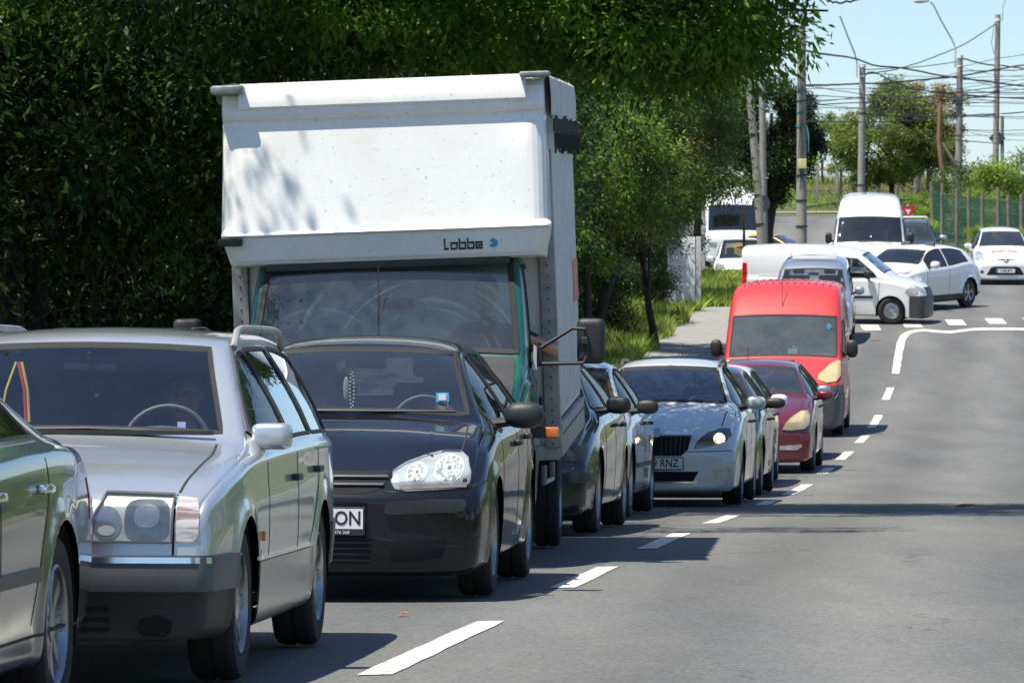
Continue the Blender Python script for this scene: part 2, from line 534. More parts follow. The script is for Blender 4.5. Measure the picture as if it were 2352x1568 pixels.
class Car:
    """a lofted car shell; local axes: nose at y=0, tail at +y, x to the car's left, z up from the road"""
    def __init__(s, **k):
        d = dict(cell=0.03, crown=0.05, r=0.10, rt=0.10, tumble=None, bow=0.12, tbow=0.06, noseprof=None, tailprof=None, flare=0.012,
                 plan=None, low=0.965, zb=None, side_hi=0.95, dn=0.7, Ra=None, dz=0.10, edge=0.05)
        d.update(k)
        for a, b in d.items(): setattr(s, a, b)
        if s.Ra is None: s.Ra = s.R + 0.045
        if s.plan is None:
            s.plan = [(0, .93), (.3, .965), (.8, .99), (s.L * .5, 1), (s.L - .8, .985), (s.L - .3, .955), (s.L, .92)]
        if s.zb is None:
            s.zb = [(0, .13), (.5, .15), (1.2, .17), (s.L - 1, .19), (s.L - .4, .24), (s.L, .30)]
        s.ftop = pchip(s.top); s.fbelt = pchip(s.belt); s.fplan = pchip(s.plan); s.fzb = pchip(s.zb)
        s.jobs = []
        s.fwr = pchip(s.wr) if isinstance(s.wr, (list, tuple)) else (lambda y: np.full_like(np.asarray(y, float), s.wr))
        s.zref = max(p[1] for p in s.top)
        s.build_grid()

    def section(s, y):
        w = float(s.fplan(y)) * s.W / 2; zb = float(s.fzb(y)); zt = float(s.ftop(y)); zs = min(float(s.fbelt(y)), zt - .015)
        wr = float(s.fwr(y))
        ins = 0.0; iz = 0.0
        if y < s.r: ins = s.r * (1 - math.sqrt(max(0, 1 - ((s.r - y) / s.r) ** 2)))
        e = s.L - y
        if e < s.rt: ins = max(ins, s.rt * (1 - math.sqrt(max(0, 1 - ((s.rt - e) / s.rt) ** 2))))
        if ins > 0:
            w -= ins; zt -= ins * .8; zs -= ins * .8; zb += ins * .6
            wr = min(wr, w)
        h = max(zt - zs, 0)
        cr = min(s.crown, .75 * h)
        fr = min(1, h / max(.05, s.zref - zs))
        xr = w * s.side_hi - (w * s.side_hi - wr) * fr
        ed = min(s.edge, h * .25)
        hh = zs - zb
        p = [(0, zb), (w * .55, zb), (w * .90, zb + .01), (w * s.low, zb + .05), (w * (s.low + .02), zb + hh * .28),
             (w * .998, zb + hh * .52), (w, zb + hh * .72), (w * .992, zs - hh * .13), (w * (s.side_hi + .025), zs - .025), (w * s.side_hi, zs + min(.006, h * .1))]
        zc = zt - cr
        x2 = w * s.side_hi; z2 = zs + min(.006, h * .1); z1 = zc - ed
        for t in (.33, .66):
            bulge = .012 * h / .5
            p.append((x2 + (xr - x2) * t + bulge, z2 + (z1 - z2) * t))
        p.append((xr, z1)); p.append((xr - ed * .45, zc - ed * .28)); p.append((xr - ed * 1.2, zc + cr * .12))
        p.append((xr * .68, zc + cr * .55)); p.append((xr * .34, zc + cr * .89)); p.append((0, zt))
        return p

    SUB = [3, 3, 2, 4, 4, 4, 4, 3, 2, 5, 5, 5, 3, 3, 5, 5, 5]

    def build_grid(s):
        ys = [s.r * (1 - math.cos(a)) for a in np.linspace(0, math.pi / 2, 8)]
        ye = [s.L - s.rt * (1 - math.cos(a)) for a in np.linspace(0, math.pi / 2, 8)]
        mid = list(np.linspace(s.r, s.L - s.rt, int((s.L - s.r - s.rt) / s.cell) + 2))
        ys = ys[:-1] + mid + ye[::-1][1:]
        q = 1 if s.cell < .04 else 2
        rows = []
        for y in ys:
            p = np.array(s.section(max(1e-4, min(s.L - 1e-4, y))))
            d = np.maximum(np.hypot(*np.diff(p, axis=0).T), 1e-5)
            t = np.concatenate([[0], np.cumsum(d)])
            fx = pchip(list(zip(t, p[:, 0]))); fz = pchip(list(zip(t, p[:, 1])))
            tt = []
            for i, n in enumerate(s.SUB):
                n = max(1, int(round(n / q)))
                tt += list(np.linspace(t[i], t[i + 1], n + 1)[:-1])
            tt.append(t[-1])
            rows.append(np.stack([fx(tt), np.full(len(tt), y), fz(tt)], 1))
        K = len(rows[0])
        # mirrored full loop
        full = [np.concatenate([r, (r[1:-1] * [-1, 1, 1])[::-1]]) for r in rows]
        n = len(full[0])
        # caps
        def cap(row, m=10):
            zc = (row[:, 2].min() + row[:, 2].max()) / 2
            out = []
            for k in range(1, m + 1):
                f = 1 - k / m
                f = max(f, .02)
                r = row.copy(); r[:, 0] *= f; r[:, 2] = zc + (r[:, 2] - zc) * f
                out.append(r)
            return out
        allrows = cap(full[0])[::-1] + full + cap(full[-1])
        V = np.concatenate(allrows)
        m = len(allrows)
        i = np.arange(m - 1)[:, None]; k = np.arange(n)[None, :]; k2 = (k + 1) % n
        Fq = np.stack([i * n + k, (i + 1) * n + k, (i + 1) * n + k2, i * n + k2], -1).reshape(-1, 4)
        s.V = V; s.Fq = Fq
        x, y, z = V.T.copy()
        # nose and tail shaping
        w0 = s.W / 2
        npf = pchip(s.noseprof) if s.noseprof else (lambda q: 0 * np.asarray(q, float))
        tpf = pchip(s.tailprof) if s.tailprof else (lambda q: 0 * np.asarray(q, float))
        f = 1 - sstep(0, s.dn, y)
        y2 = y + f * (s.bow * (np.abs(x) / w0) ** 2.4 + npf(z))
        ft = 1 - sstep(0, s.dn, s.L - y)
        y2 = y2 - ft * (s.tbow * (np.abs(x) / w0) ** 2.4 + tpf(z))
        # wheel arch lips
        for yc in (s.fo, s.fo + s.wb):
            rho = np.hypot(y2 - yc, z - s.R)
            b = s.flare * np.exp(-((rho - s.Ra) / .06) ** 2) * (np.abs(x) > .7 * w0) * (z > s.R * .5)
            x = x + np.sign(x) * b
        s.V = np.stack([x, y2, z], 1)
        s.bvh0 = BVHTree.FromPolygons([tuple(v) for v in s.V], [tuple(map(int, q)) for q in s.Fq])
        s.vn = s.normals()

    def normals(s):
        V = s.V; q = s.Fq
        n = np.cross(V[q[:, 2]] - V[q[:, 0]], V[q[:, 3]] - V[q[:, 1]])
        out = np.zeros_like(V)
        for j in range(4): np.add.at(out, q[:, j], n)
        l = np.linalg.norm(out, axis=1)[:, None]
        out = out / np.maximum(l, 1e-12)
        # outward check
        c = V.mean(0)
        if ((V - c) * out).sum() < 0:
            out = -out; s.Fq = s.Fq[:, ::-1].copy()
        return out

    def ray(s, axis, side, a, b):
        if axis == 'x': o = Vector((side * 3, a, b)); d = Vector((-side, 0, 0))
        elif axis == 'y': o = Vector((a, -5 if side < 0 else s.L + 5, b)); d = Vector((0, 1 if side < 0 else -1, 0))
        else: o = Vector((a, b, 6)); d = Vector((0, 0, -1))
        h = s.bvh0.ray_cast(o, d)
        if h[0] is None:
            g = Vector((side * s.W / 2, a, b)) if axis == 'x' else (Vector((a, 0 if side < 0 else s.L, b)) if axis == 'y' else Vector((a, b, s.zref)))
            h = s.bvh0.find_nearest(g)
        loc, nr = h[0], h[1]
        if nr.dot(d) > 0: nr = -nr
        return loc, nr

    # ---- cutting and splitting the shell
    @staticmethod
    def _dist(P2, poly):
        poly = np.asarray(poly, float); best = np.full(len(P2), 1e9); cp = P2.copy()
        for i in range(len(poly)):
            a = poly[i]; b = poly[(i + 1) % len(poly)]; ab = b - a
            t = np.clip(((P2 - a) @ ab) / max(ab @ ab, 1e-12), 0, 1)
            c = a + t[:, None] * ab
            d = np.linalg.norm(P2 - c, axis=1)
            m = d < best; best[m] = d[m]; cp[m] = c[m]
        return best, cp
    @staticmethod
    def _inside(P2, poly):
        ins = np.zeros(len(P2), bool)
        for i in range(len(poly)):
            x0, y0 = poly[i]; x1, y1 = poly[(i + 1) % len(poly)]
            c = (y0 > P2[:, 1]) != (y1 > P2[:, 1])
            xx = (x1 - x0) * (P2[:, 1] - y0) / (y1 - y0 + 1e-15) + x0
            ins ^= c & (P2[:, 0] < xx)
        return ins

    def select(s, axis, poly, cond, snap=True):
        """queue an exact cut of the shell along a polygon; returns a ticket"""
        s.jobs.append((axis, [tuple(p) for p in poly], cond))
        return Ticket([len(s.jobs) - 1])

    def finish(s, root, bodymat, parts=()):
        """parts: list of (name, ticket, material, inflate)"""
        bm = bmesh.new()
        me = mesh_np('tmp', s.V, s.Fq)
        bm.from_mesh(me); bpy.data.meshes.remove(me)
        bmesh.ops.remove_doubles(bm, verts=bm.verts, dist=1e-5)
        bm.normal_update()
        cuts = set(s.cutmask.ids) if isinstance(s.cutmask, Ticket) else set()
        zone = {}
        for k, (name, tk, m, infl) in enumerate(parts):
            for i in tk.ids: zone[i] = k + 1
        order = [i for i in range(len(s.jobs)) if i in zone] + [i for i in range(len(s.jobs)) if i in cuts]
        for i in order:
            axis, poly, cond = s.jobs[i]
            ia, ib = {'x': (1, 2), 'y': (0, 2), 'z': (0, 1)}[axis]
            P2 = np.array(poly); lo = P2.min(0) - 1e-4; hi = P2.max(0) + 1e-4
            fl = list(bm.faces)
            C = np.array([f.calc_center_median()[:] for f in fl])
            ok = cond(C)
            mg = .12
            ok &= (C[:, ia] > lo[0] - mg) & (C[:, ia] < hi[0] + mg) & (C[:, ib] > lo[1] - mg) & (C[:, ib] < hi[1] + mg)
            cand = set(fl[j] for j in np.where(ok)[0])
            n = len(poly)
            for j in range(n):
                a = P2[j]; b2 = P2[(j + 1) % n]; d = b2 - a; ln = np.hypot(*d)
                if ln < 1e-6: continue
                l0 = np.minimum(a, b2) - 1e-4; l1 = np.maximum(a, b2) + 1e-4
                sel = []
                for f in cand:
                    va = [v.co[ia] for v in f.verts]; vb = [v.co[ib] for v in f.verts]
                    if max(va) < l0[0] or min(va) > l1[0] or max(vb) < l0[1] or min(vb) > l1[1]: continue
                    sel.append(f)
                if not sel: continue
                no = [0, 0, 0]; no[ia] = -d[1] / ln; no[ib] = d[0] / ln
                co = [0, 0, 0]; co[ia] = a[0]; co[ib] = a[1]
                es = set(e for f in sel for e in f.edges); vs_ = set(v for f in sel for v in f.verts)
                r = bmesh.ops.bisect_plane(bm, geom=sel + list(es) + list(vs_), dist=2e-4, plane_co=co, plane_no=no)
                cand -= set(sel)
                cand |= set(g for g in r['geom'] if isinstance(g, bmesh.types.BMFace) and g.is_valid)
            cand = [f for f in cand if f.is_valid]
            if not cand: continue
            C = np.array([f.calc_center_median()[:] for f in cand])
            ins = s._inside(C[:, [ia, ib]], P2) & cond(C)
            pick = [f for f, q in zip(cand, ins) if q]
            if i in zone:
                for f in pick:
                    if f.material_index == 0: f.material_index = zone[i]
            else:
                bmesh.ops.delete(bm, geom=pick, context='FACES')
        bm.normal_update()
        vn = {v: v.normal.copy() for v in bm.verts}
        body = None
        groups = []
        for k in range(len(parts) + 1):
            fs = [f for f in bm.faces if f.material_index == k]
            if k and parts[k - 1][0] == 'side_cladding':
                groups.append((k, [f for f in fs if f.calc_center_median().x > 0])); groups.append((k, [f for f in fs if f.calc_center_median().x <= 0]))
            else: groups.append((k, fs))
        for k, fs in groups:
            if not fs: continue
            infl = parts[k - 1][3] if k else 0
            vi = {}; V = []; Fs = []
            for f in fs:
                ids = []
                for v in f.verts:
                    if v not in vi:
                        vi[v] = len(V); V.append(v.co + vn[v] * infl)
                    ids.append(vi[v])
                Fs.append(ids)
            if k and infl > .009:          # turned-in edge, so that a raised panel has thickness
                fset = set(fs); low_ = {}
                for f in fs:
                    for ed in f.edges:
                        if sum(1 for g in ed.link_faces if g in fset) == 1:
                            q = []
                            for v in ed.verts:
                                if v not in low_: low_[v] = len(V); V.append(v.co - vn[v] * .004)
                                q.append(v)
                            Fs.append([vi[q[0]], vi[q[1]], low_[q[1]], low_[q[0]]])
            nm = parts[k - 1][0] if k else 'body'
            me = mesh_np(nm, [v[:] for v in V], Fs, [parts[k - 1][2] if k else bodymat])
            me.set_sharp_from_angle(angle=R_(38))
            if k and nm in ('side_cladding', 'sill_cladding'):
                pass
            o = link(nm, me, root)
            if not k: body = o
        bm.free()
        return body

    # ---- conforming pieces
    def patch(s, poly, axis='x', side=1, off=.003, cell=.035, skirt=.012):
        poly = [Vector(p) for p in poly]
        out = []
        for i in range(len(poly)):
            a, b = poly[i], poly[(i + 1) % len(poly)]
            k = max(1, int((b - a).length / cell))
            out += [a.lerp(b, j / k) for j in range(k)]
        xs = [p.x for p in poly]; ys = [p.y for p in poly]
        gx, gy = np.meshgrid(np.arange(min(xs) + cell / 2, max(xs), cell), np.arange(min(ys) + cell / 2, max(ys), cell))
        Q = np.stack([gx.ravel(), gy.ravel()], 1)
        if len(Q):
            pl = [(p.x, p.y) for p in out]
            d, _ = s._dist(Q, pl)
            Q = Q[s._inside(Q, pl) & (d > cell * .35)]
        pts = out + [Vector(q) for q in Q]; m = len(out)
        r = delaunay_2d_cdt(pts, [(i, (i + 1) % m) for i in range(m)], [], 1, 1e-6)
        V = []
        for v in r[0]:
            l, n = s.ray(axis, side, v.x, v.y); V.append(l + n * off)
        Fs = [tuple(f) for f in r[2]]
        if skirt and len(r[0]) == len(pts):
            b = len(V)
            for i in range(m):
                l, n = s.ray(axis, side, out[i].x, out[i].y); V.append(l + n * (off - skirt))
            for i in range(m):
                j = (i + 1) % m; Fs.append((i, j, b + j, b + i))
        return V, Fs

    def add_patch(s, name, poly, m, root, axis='x', side=1, off=.003, cell=.035, skirt=.012, mirror=False, sharp=40):
        mb = MB(); V, Fs = s.patch(poly, axis, side, off, cell, skirt); mb.add(V, Fs)
        o = mb.build(name, m, root, sharp=sharp)
        if mirror and axis == 'x':
            mb = MB(); V, Fs = s.patch(poly, axis, -side, off, cell, skirt); mb.add(V, Fs); mb.build(name, m, root, sharp=sharp)
        if mirror and axis != 'x':
            mb = MB(); V, Fs = s.patch([(-p[0], p[1]) for p in poly], axis, side, off, cell, skirt); mb.add(V, Fs)
            mb.build(name, m, root, sharp=sharp)
        return o

    def ribbon(s, pts, width, axis='x', side=1, off=.003, closed=False, step=.03, base=-.004, mb=None):
        mb = mb or MB()
        pts = [Vector(p) for p in pts]
        out = []
        n = len(pts)
        for i in range(n if closed else n - 1):
            a, b = pts[i], pts[(i + 1) % n]
            k = max(1, int((b - a).length / step))
            out += [a.lerp(b, j / k) for j in range(k)]
        if not closed: out.append(pts[-1])
        V = []; Fs = []; m = len(out)
        for i, p in enumerate(out):
            a = out[(i - 1) % m] if (closed or i > 0) else p; b = out[(i + 1) % m] if (closed or i < m - 1) else p
            t = (b - a)
            if t.length < 1e-9: t = Vector((1, 0))
            t.normalize(); nn = Vector((-t.y, t.x)) * width / 2
            l1, n1 = s.ray(axis, side, p.x + nn.x, p.y + nn.y)
            l2, n2 = s.ray(axis, side, p.x - nn.x, p.y - nn.y)
            V += [l1 + n1 * base, l1.lerp(l2, .15) + n1 * off, l1.lerp(l2, .85) + n2 * off, l2 + n2 * base]
        for i in range(m if closed else m - 1):
            j = (i + 1) % m
            for k in range(3): Fs.append((i * 4 + k, i * 4 + k + 1, j * 4 + k + 1, j * 4 + k))
        mb.add(V, Fs)
        return mb

    def sidewin(s, ya, yb, dz=None, bz=.035, lean0=0, lean1=0, n=10):
        """side window outline between two stations, from the belt line to under the roof edge"""
        dz = s.dz if dz is None else dz
        lo = []; hi = []
        for i in range(n + 1):
            y = ya + (yb - ya) * i / n
            b = float(s.fbelt(y)) + bz; t = float(s.ftop(y)) - dz
            lo.append((y, b))
            hi.append((y, max(t, b + .012)))
        # pillar lean: shift along the height
        zmax = max(h[1] for h in hi)
        def lean(p):
            k = (p[0] - ya) / (yb - ya); f = (p[1] - lo[0][1]) / max(.1, zmax - lo[0][1])
            return (p[0] + (lean0 * (1 - k) + lean1 * k) * f, p[1])
        return [lean(p) for p in lo + hi[::-1]]

def scr(xb, zb, xt, zt, arc=.02, n=6):
    """windscreen outline seen from the front"""
    b = [(-xb + 2 * xb * i / n, zb + arc * (1 - (2 * i / n - 1) ** 2)) for i in range(n + 1)]
    t = [(xt - 2 * xt * i / n, zt + arc * (1 - (2 * i / n - 1) ** 2)) for i in range(n + 1)]
    return b + t

# ---- shared wheel meshes
_wh = {}
def wheel_meshes(R, w, kind):
    key = (R, w, kind)
    if key in _wh: return _wh[key]
    rr = R * .66 if kind != 'steel' else R * .60
    prof = [(rr, -w * .42), (R * .80, -w * .5), (R * .93, -w * .48), (R * .985, -w * .40), (R, -w * .30), (R, -.012), (R - .008, -.010), (R - .008, .010), (R, .012), (R, w * .30), (R * .985, w * .40), (R * .93, w * .48), (R * .80, w * .5), (rr, w * .42)]
    ty = MB().lathe(prof, 48, 'x', closed=True).mesh('tyre', M['tyre'])
    mb = MB()
    mb.lathe([(rr * 1.01, w * .44), (rr * .97, w * .47), (rr * .92, w * .40), (rr * .90, w * .1), (rr * .90, -w * .4)], 48, 'x')
    mb.lathe([(.001, w * .40), (.035, w * .40), (.06, w * .37), (.065, w * .2)], 24, 'x')
    if kind == 'steel':
        mb.lathe([(.065, w * .3), (rr * .35, w * .36), (rr * .55, w * .30), (rr * .8, w * .22), (rr * .92, w * .24)], 48, 'x')
        for k in range(10):
            a = 2 * math.pi * k / 10
            mb.box((w * .30, 0, rr * .68), (.02, rr * .14, rr * .2), Matrix.Rotation(a, 4, 'X'), bev=.008)
    else:
        n = int(kind)
        wd = rr * (1.5 / n + .04)
        for k in range(n):
            a = 2 * math.pi * k / n
            V = []
            for (r, hw, x) in ((.04, wd * .35, w * .36), (rr * .5, wd * .42, w * .34), (rr * .93, wd * .6, w * .38)):
                V += [(x, -hw, r), (x, hw, r), (x - .03, -hw * 1.2, r), (x - .03, hw * 1.2, r)]
            Fs = []
            for i in (0, 4):
                Fs += [(i, i + 1, i + 5, i + 4), (i + 1, i + 3, i + 7, i + 5), (i + 3, i + 2, i + 6, i + 7), (i + 2, i, i + 4, i + 6)]
            mb.add(V, Fs, Matrix.Rotation(a, 4, 'X'))
        mb.lathe([(.001, w * -.05), (rr * .9, w * -.05)], 32, 'x')
    rim = mb.mesh('rim', M['steel_rim'] if kind == 'steel' else M['alloy'])
    hub = MB().lathe([(.001, -w * .1), (rr * .9, -w * .1)], 32, 'x').mesh('brake_disc', M['dark_void'])
    _wh[key] = (ty, rim, hub)
    return _wh[key]

def add_wheels(root, c, kind='5', steer=0.0, w=.2):
    ty, rim, hub = wheel_meshes(c.R, w, kind)
    for yc in (c.fo, c.fo + c.wb):
        for sx in (1, -1):
            a = (0 if sx > 0 else math.pi) + (steer if yc == c.fo else 0)
            wo = link('wheel', ty, root, (sx * (c.W / 2 - w / 2 - .015), yc, c.R), (0, 0, a))
            link('rim', rim, wo); 
        # wheel housing
    for yc in (c.fo, c.fo + c.wb):
        for sx in (1, -1):
            mb = MB()
            xo = sx * (c.W / 2 - .02); xi = sx * (c.W / 2 - .34)
            V = []; Fs = []; n = 16
            for i in range(n + 1):
                a = math.pi * (i / n) * 1.16 - math.pi * .08
                yy = yc + c.Ra * math.cos(a); zz = c.R + c.Ra * math.sin(a)
                V += [(xo, yy, zz), (xi, yy, zz)]
            for i in range(n): Fs.append((2 * i, 2 * i + 1, 2 * i + 3, 2 * i + 2))
            Fs.append(tuple(2 * i + 1 for i in range(n + 1)))
            mb.add(V, Fs)
            mb.build('wheel_housing', M['dark_void'], root)

def rsel(c): return lambda A: np.abs(A[:, 0]) > .62 * c.W / 2 * 1.0

_seat = {}
def seat_mesh(h=1.0):
    if 's' not in _seat:
        a = MB(); a.box((0, -.02, .30), (.50, .52, .16), bev=.05)
        a.box((0, .27, .62), (.50, .15, .64), Matrix.Translation((0, .3, .3)) @ Matrix.Rotation(R_(-14), 4, 'X') @ Matrix.Translation((0, -.3, -.3)), bev=.06)
        b = MB(); b.box((0, .38, 1.06), (.26, .10, .19), bev=.045); b.tube([(-.05, .37, .88), (-.05, .38, 1.0)], .007, 6); b.tube([(.05, .37, .88), (.05, .38, 1.0)], .007, 6)
        _seat['s'] = (a.mesh('seat', M['seat_cloth']), b.mesh('headrest', M['seat_cloth']))
        t = MB()
        ring = [(.185 * math.cos(x), 0, .185 * math.sin(x)) for x in np.linspace(0, 2 * math.pi, 33)]
        t.tube(ring, .015, 10, cap=False); t.ell((0, .01, 0), (.16, .06, .13), 10, p=.7)
        for a_ in (R_(190), R_(-10), R_(-90)): t.tube([(0, .01, 0), (.18 * math.cos(a_), 0, .18 * math.sin(a_))], .016, 6)
        _seat['w'] = t.mesh('steering_wheel', M['black_plastic'])
    return _seat

def interior(root, c, ydash, zdash, ydrv, zfloor=.28, wheelz=None, rear=True, hw=.36, dashmat=None, seats=True):
    """dashboard, seats, wheel; the driver sits on the car's left (+x)"""
    sm = seat_mesh()
    mb = MB(); w = c.W - .30
    mb.box((0, ydash + .17, zdash - .14), (w, .42, .22), bev=.06)
    mb.ell((hw, ydash + .30, zdash - .03), (.38, .22, .16), 10)
    mb.build('dashboard', dashmat or M['interior'], root)
    MB().box((0, (c.fo + .4 + c.L - .6) / 2, zfloor), (w, c.L - 1.3 - c.fo, .04)).build('cabin_floor', M['interior'], root)
    wo = link('steering_wheel', sm['w'], root, (hw, ydash + .46, (wheelz or zdash - .04)), (R_(-24), 0, 0))
    if seats:
        for sx in (1, -1):
            so = link('seat', sm['s'][0], root, (sx * hw, ydrv, zfloor - .02)); link('headrest', sm['s'][1], so)
        if rear:
            b = MB(); b.box((0, ydrv + 1.0, zfloor + .40), (w - .16, .16, .66), Matrix.Identity(4), bev=.06); b.box((0, ydrv + .78, zfloor + .22), (w - .16, .5, .16), bev=.05)
            bo = b.build('rear_seat', M['seat_cloth'], root)
            for sx in (1, -1): link('headrest', sm['s'][1], bo, (sx * hw, ydrv + .64, zfloor - .18))
    m = MB(); m.box((0, ydash + .62, min(c.zref - .17, zdash + .42)), (.24, .03, .065), bev=.015); m.tube([(0, ydash + .6, min(c.zref - .17, zdash + .42)), (0, ydash + .58, min(c.zref - .12, zdash + .5))], .008, 6)
    m.build('inner_mirror', M['black_plastic'], root)

def mirror(root, x, y, z, shellmat, size=(.20, .10, .13), p=.7, base=.10, arm=None, both=True, tilt=0):
    for sx in ((1, -1) if both else (1,)):
        mb = MB()
        mb.ell((sx * (x + base + size[0] / 2), y, z), size, 12, p=p)
        o = mb.build('door_mirror', shellmat, root, sharp=60)
        m2 = MB(); m2.tube([(sx * (x - .04), y + .02, z - size[2] * .35), (sx * (x + base + .04), y, z - size[2] * .25)], [.035, .025], 8)
        m2.build('mirror_foot', arm or M['black_plastic'], o)
        g = MB(); g.box((sx * (x + base + size[0] / 2), y + size[1] / 2 - .003, z), (size[0] * .8, .004, size[2] * .72), bev=.0); g.build('mirror_glass', M['chrome'], o)

def plate(root, txt, y, z, x=0.0, w=.52, h=.11, extra=None, eu=False, ysurf=None, tilt=0, tx=0.0, size=.092, sx=.82):
    mb = MB(); mb.box((x, y, z), (w + .02, .012, h + .02), bev=.004)
    o = mb.build('number_plate', M['black_plastic'], root)
    MB().box((x, y - .009, z), (w, .004, h)).build('plate_face', M['white_plate'], o)
    if eu: MB().box((x - w / 2 + .024, y - .0125, z), (.044, .002, h - .01)).build('plate_band', M['blue_ink'], o)
    if txt:
        link('plate_lettering', text_mesh('plate_lettering', txt, size, M['ink'], .0008, .0015, sx=sx), o, (x + tx, y - .0125, z))
    if extra:
        MB().box((x, y - .004, z - h / 2 - .02), (w + .02, .014, .03)).build('dealer_strip', M['black_plastic'], o)
        link('strip_lettering', text_mesh('strip_lettering', extra, .026, M['white_plate'], .0006), o, (x + w * .22, y - .0125, z - h / 2 - .02))
    return o

def place(root, X, Y, th, zoff=0.0, level=False, fo=.9, wb=2.5, track=1.5, roll=0.0, pitch=0.0):
    """stand a vehicle (nose at X, Y) on the ground; th turns its tail from +Y towards -X"""
    f = Vector((-math.sin(th), math.cos(th))); l = Vector((math.cos(th), math.sin(th)))
    pts = {}
    for i, a in enumerate((fo, fo + wb)):
        for j, b in enumerate((-track / 2, track / 2)):
            q = Vector((X, Y)) + f * a + l * b
            pts[i, j] = Vector((q.x, q.y, Gf(q.x, q.y)))
    if level:
        zc_ = sum(p.z for p in pts.values()) / 4
        for p in pts.values(): p.z = zc_
    fr = (pts[0, 0] + pts[0, 1]) / 2; re = (pts[1, 0] + pts[1, 1]) / 2
    yv = (re - fr).normalized()
    lv = ((pts[0, 1] + pts[1, 1]) - (pts[0, 0] + pts[1, 0])).normalized()
    zv = lv.cross(yv).normalized(); xv = yv.cross(zv)
    R = Matrix((xv, yv, zv)).transposed().to_4x4()
    o = fr - yv * fo + Vector((0, 0, zoff + .013))
    root.matrix_world = Matrix.Translation(o) @ R @ Matrix.Rotation(roll, 4, 'Y') @ Matrix.Rotation(pitch, 4, 'X')

def make_car(spec, root, paintm, side=(), screen=None, rear=None, zones=(), lamps=(), gaps=(), glassm=None, sideglass=None,
             kind='5', steer=0, wheelw=.2, seal=.026, trims=(), frontrec=()):
    c = Car(**spec)
    c.cutmask = Ticket()
    half = c.W / 2
    cm = lambda A: np.abs(A[:, 0]) > .50 * half
    # wheel openings
    for yc in (c.fo, c.fo + c.wb):
        arc = [(yc + c.Ra * math.cos(a), c.R + c.Ra * math.sin(a)) for a in np.linspace(-.15, math.pi + .15, 28)]
        poly = arc + [(yc - c.Ra, -.1), (yc + c.Ra, -.1)]
        c.cutmask |= c.select('x', poly, lambda A: np.abs(A[:, 0]) > .62 * half)
    for w in side:
        c.cutmask |= c.select('x', w, lambda A: np.abs(A[:, 0]) > .42 * half)
    ymid = c.L * .5
    if screen: c.cutmask |= c.select('y', screen, lambda A: A[:, 1] < ymid)
    if rear: c.cutmask |= c.select('y', rear, lambda A: A[:, 1] > ymid)
    for poly, depth in frontrec:
        for sx in (1, -1):
            c.cutmask |= c.select('y', [(sx * p[0], p[1]) for p in poly], lambda A: A[:, 1] < 1.0)
    pz = []
    for name, poly, m, infl in zones:
        pz.append((name, c.select('x', poly, lambda A: A[:, 2] > -1), m, infl))
    c.finish(root, paintm, pz)
    gm = glassm or M['glass_screen']; sg = sideglass or M['glass_side']
    if screen:
        o = c.add_patch('windscreen', screen, gm, root, 'y', -1, -.004, .05, 0)
        c.ribbon(screen, seal, 'y', -1, .004, True).build('screen_seal', M['rubber'], o)
    if rear:
        o = c.add_patch('rear_window', rear, sg[-1] if isinstance(sg, list) else sg, root, 'y', 1, -.004, .05, 0)
        c.ribbon(rear, seal, 'y', 1, .004, True).build('rear_seal', M['rubber'], o)
    for wi, w in enumerate(side):
        sg_ = sg[min(wi, len(sg) - 1)] if isinstance(sg, list) else sg
        for sx in (1, -1):
            o = c.add_patch('side_window', w, sg_, root, 'x', sx, -.004, .06, 0)
            c.ribbon(w, seal, 'x', sx, .004, True).build('window_seal', M['rubber'], o)
    for g in gaps:
        ax, pts, wd = g
        kw = dict(base=.0005)
        if ax == 'x':
            for sx in (1, -1): c.ribbon(pts, wd, 'x', sx, .0018, False, **kw).build('panel_gap', M['rubber'], root)
        else:
            side_ = -1 if ax == 'y' else 1
            for q in (1, -1): c.ribbon([(q * p[0], p[1]) for p in pts], wd, ax, side_, .0018, False, **kw).build('panel_gap', M['rubber'], root)
    for t in trims:
        c.add_patch(t['name'], t['poly'], t['m'], root, t.get('axis', 'y'), t.get('side', -1), t.get('off', .004), t.get('cell', .04), t.get('skirt', .015), t.get('mirror', False))
    if kind: add_wheels(root, c, kind, steer, wheelw)
    return c

def lamp_flat(c, root, poly, sx, discs, lens, frame, strip=None):
    """a lamp unit built up in layers: frame, faceted reflectors with rim and bulb, clear cover"""
    P_ = [(sx * p[0], p[1]) for p in poly]
    o = c.add_patch('headlight', P_, frame, root, 'y', -1, .003, .03)
    circ = lambda x, z, r, n=26: [(sx * x + r * math.cos(t), z + r * math.sin(t)) for t in np.linspace(0, 2 * math.pi, n, endpoint=False)]
    for (x, z, r) in discs:
        q = c.add_patch('reflector', circ(x, z, r), M['lamp_bright'], o, 'y', -1, .006, .02, .004)
        c.add_patch('reflector_bowl', circ(x, z, r * .90), M['lamp_facet'], q, 'y', -1, .008, .02, .004)
        c.add_patch('bulb_shield', circ(x, z, r * .30, 16), M['lamp_bright'], q, 'y', -1, .011, .02, .004)
        c.add_patch('bulb', circ(x, z, r * .16, 12), M['lamp_deep2'], q, 'y', -1, .013, .02, .004)
    if strip: c.add_patch('indicator', [(sx * a, b) for a, b in strip], M['amber_soft'], o, 'y', -1, .007, .03, .004)
    c.add_patch('lens', P_, lens, o, 'y', -1, .018, .03, .014)
    return o

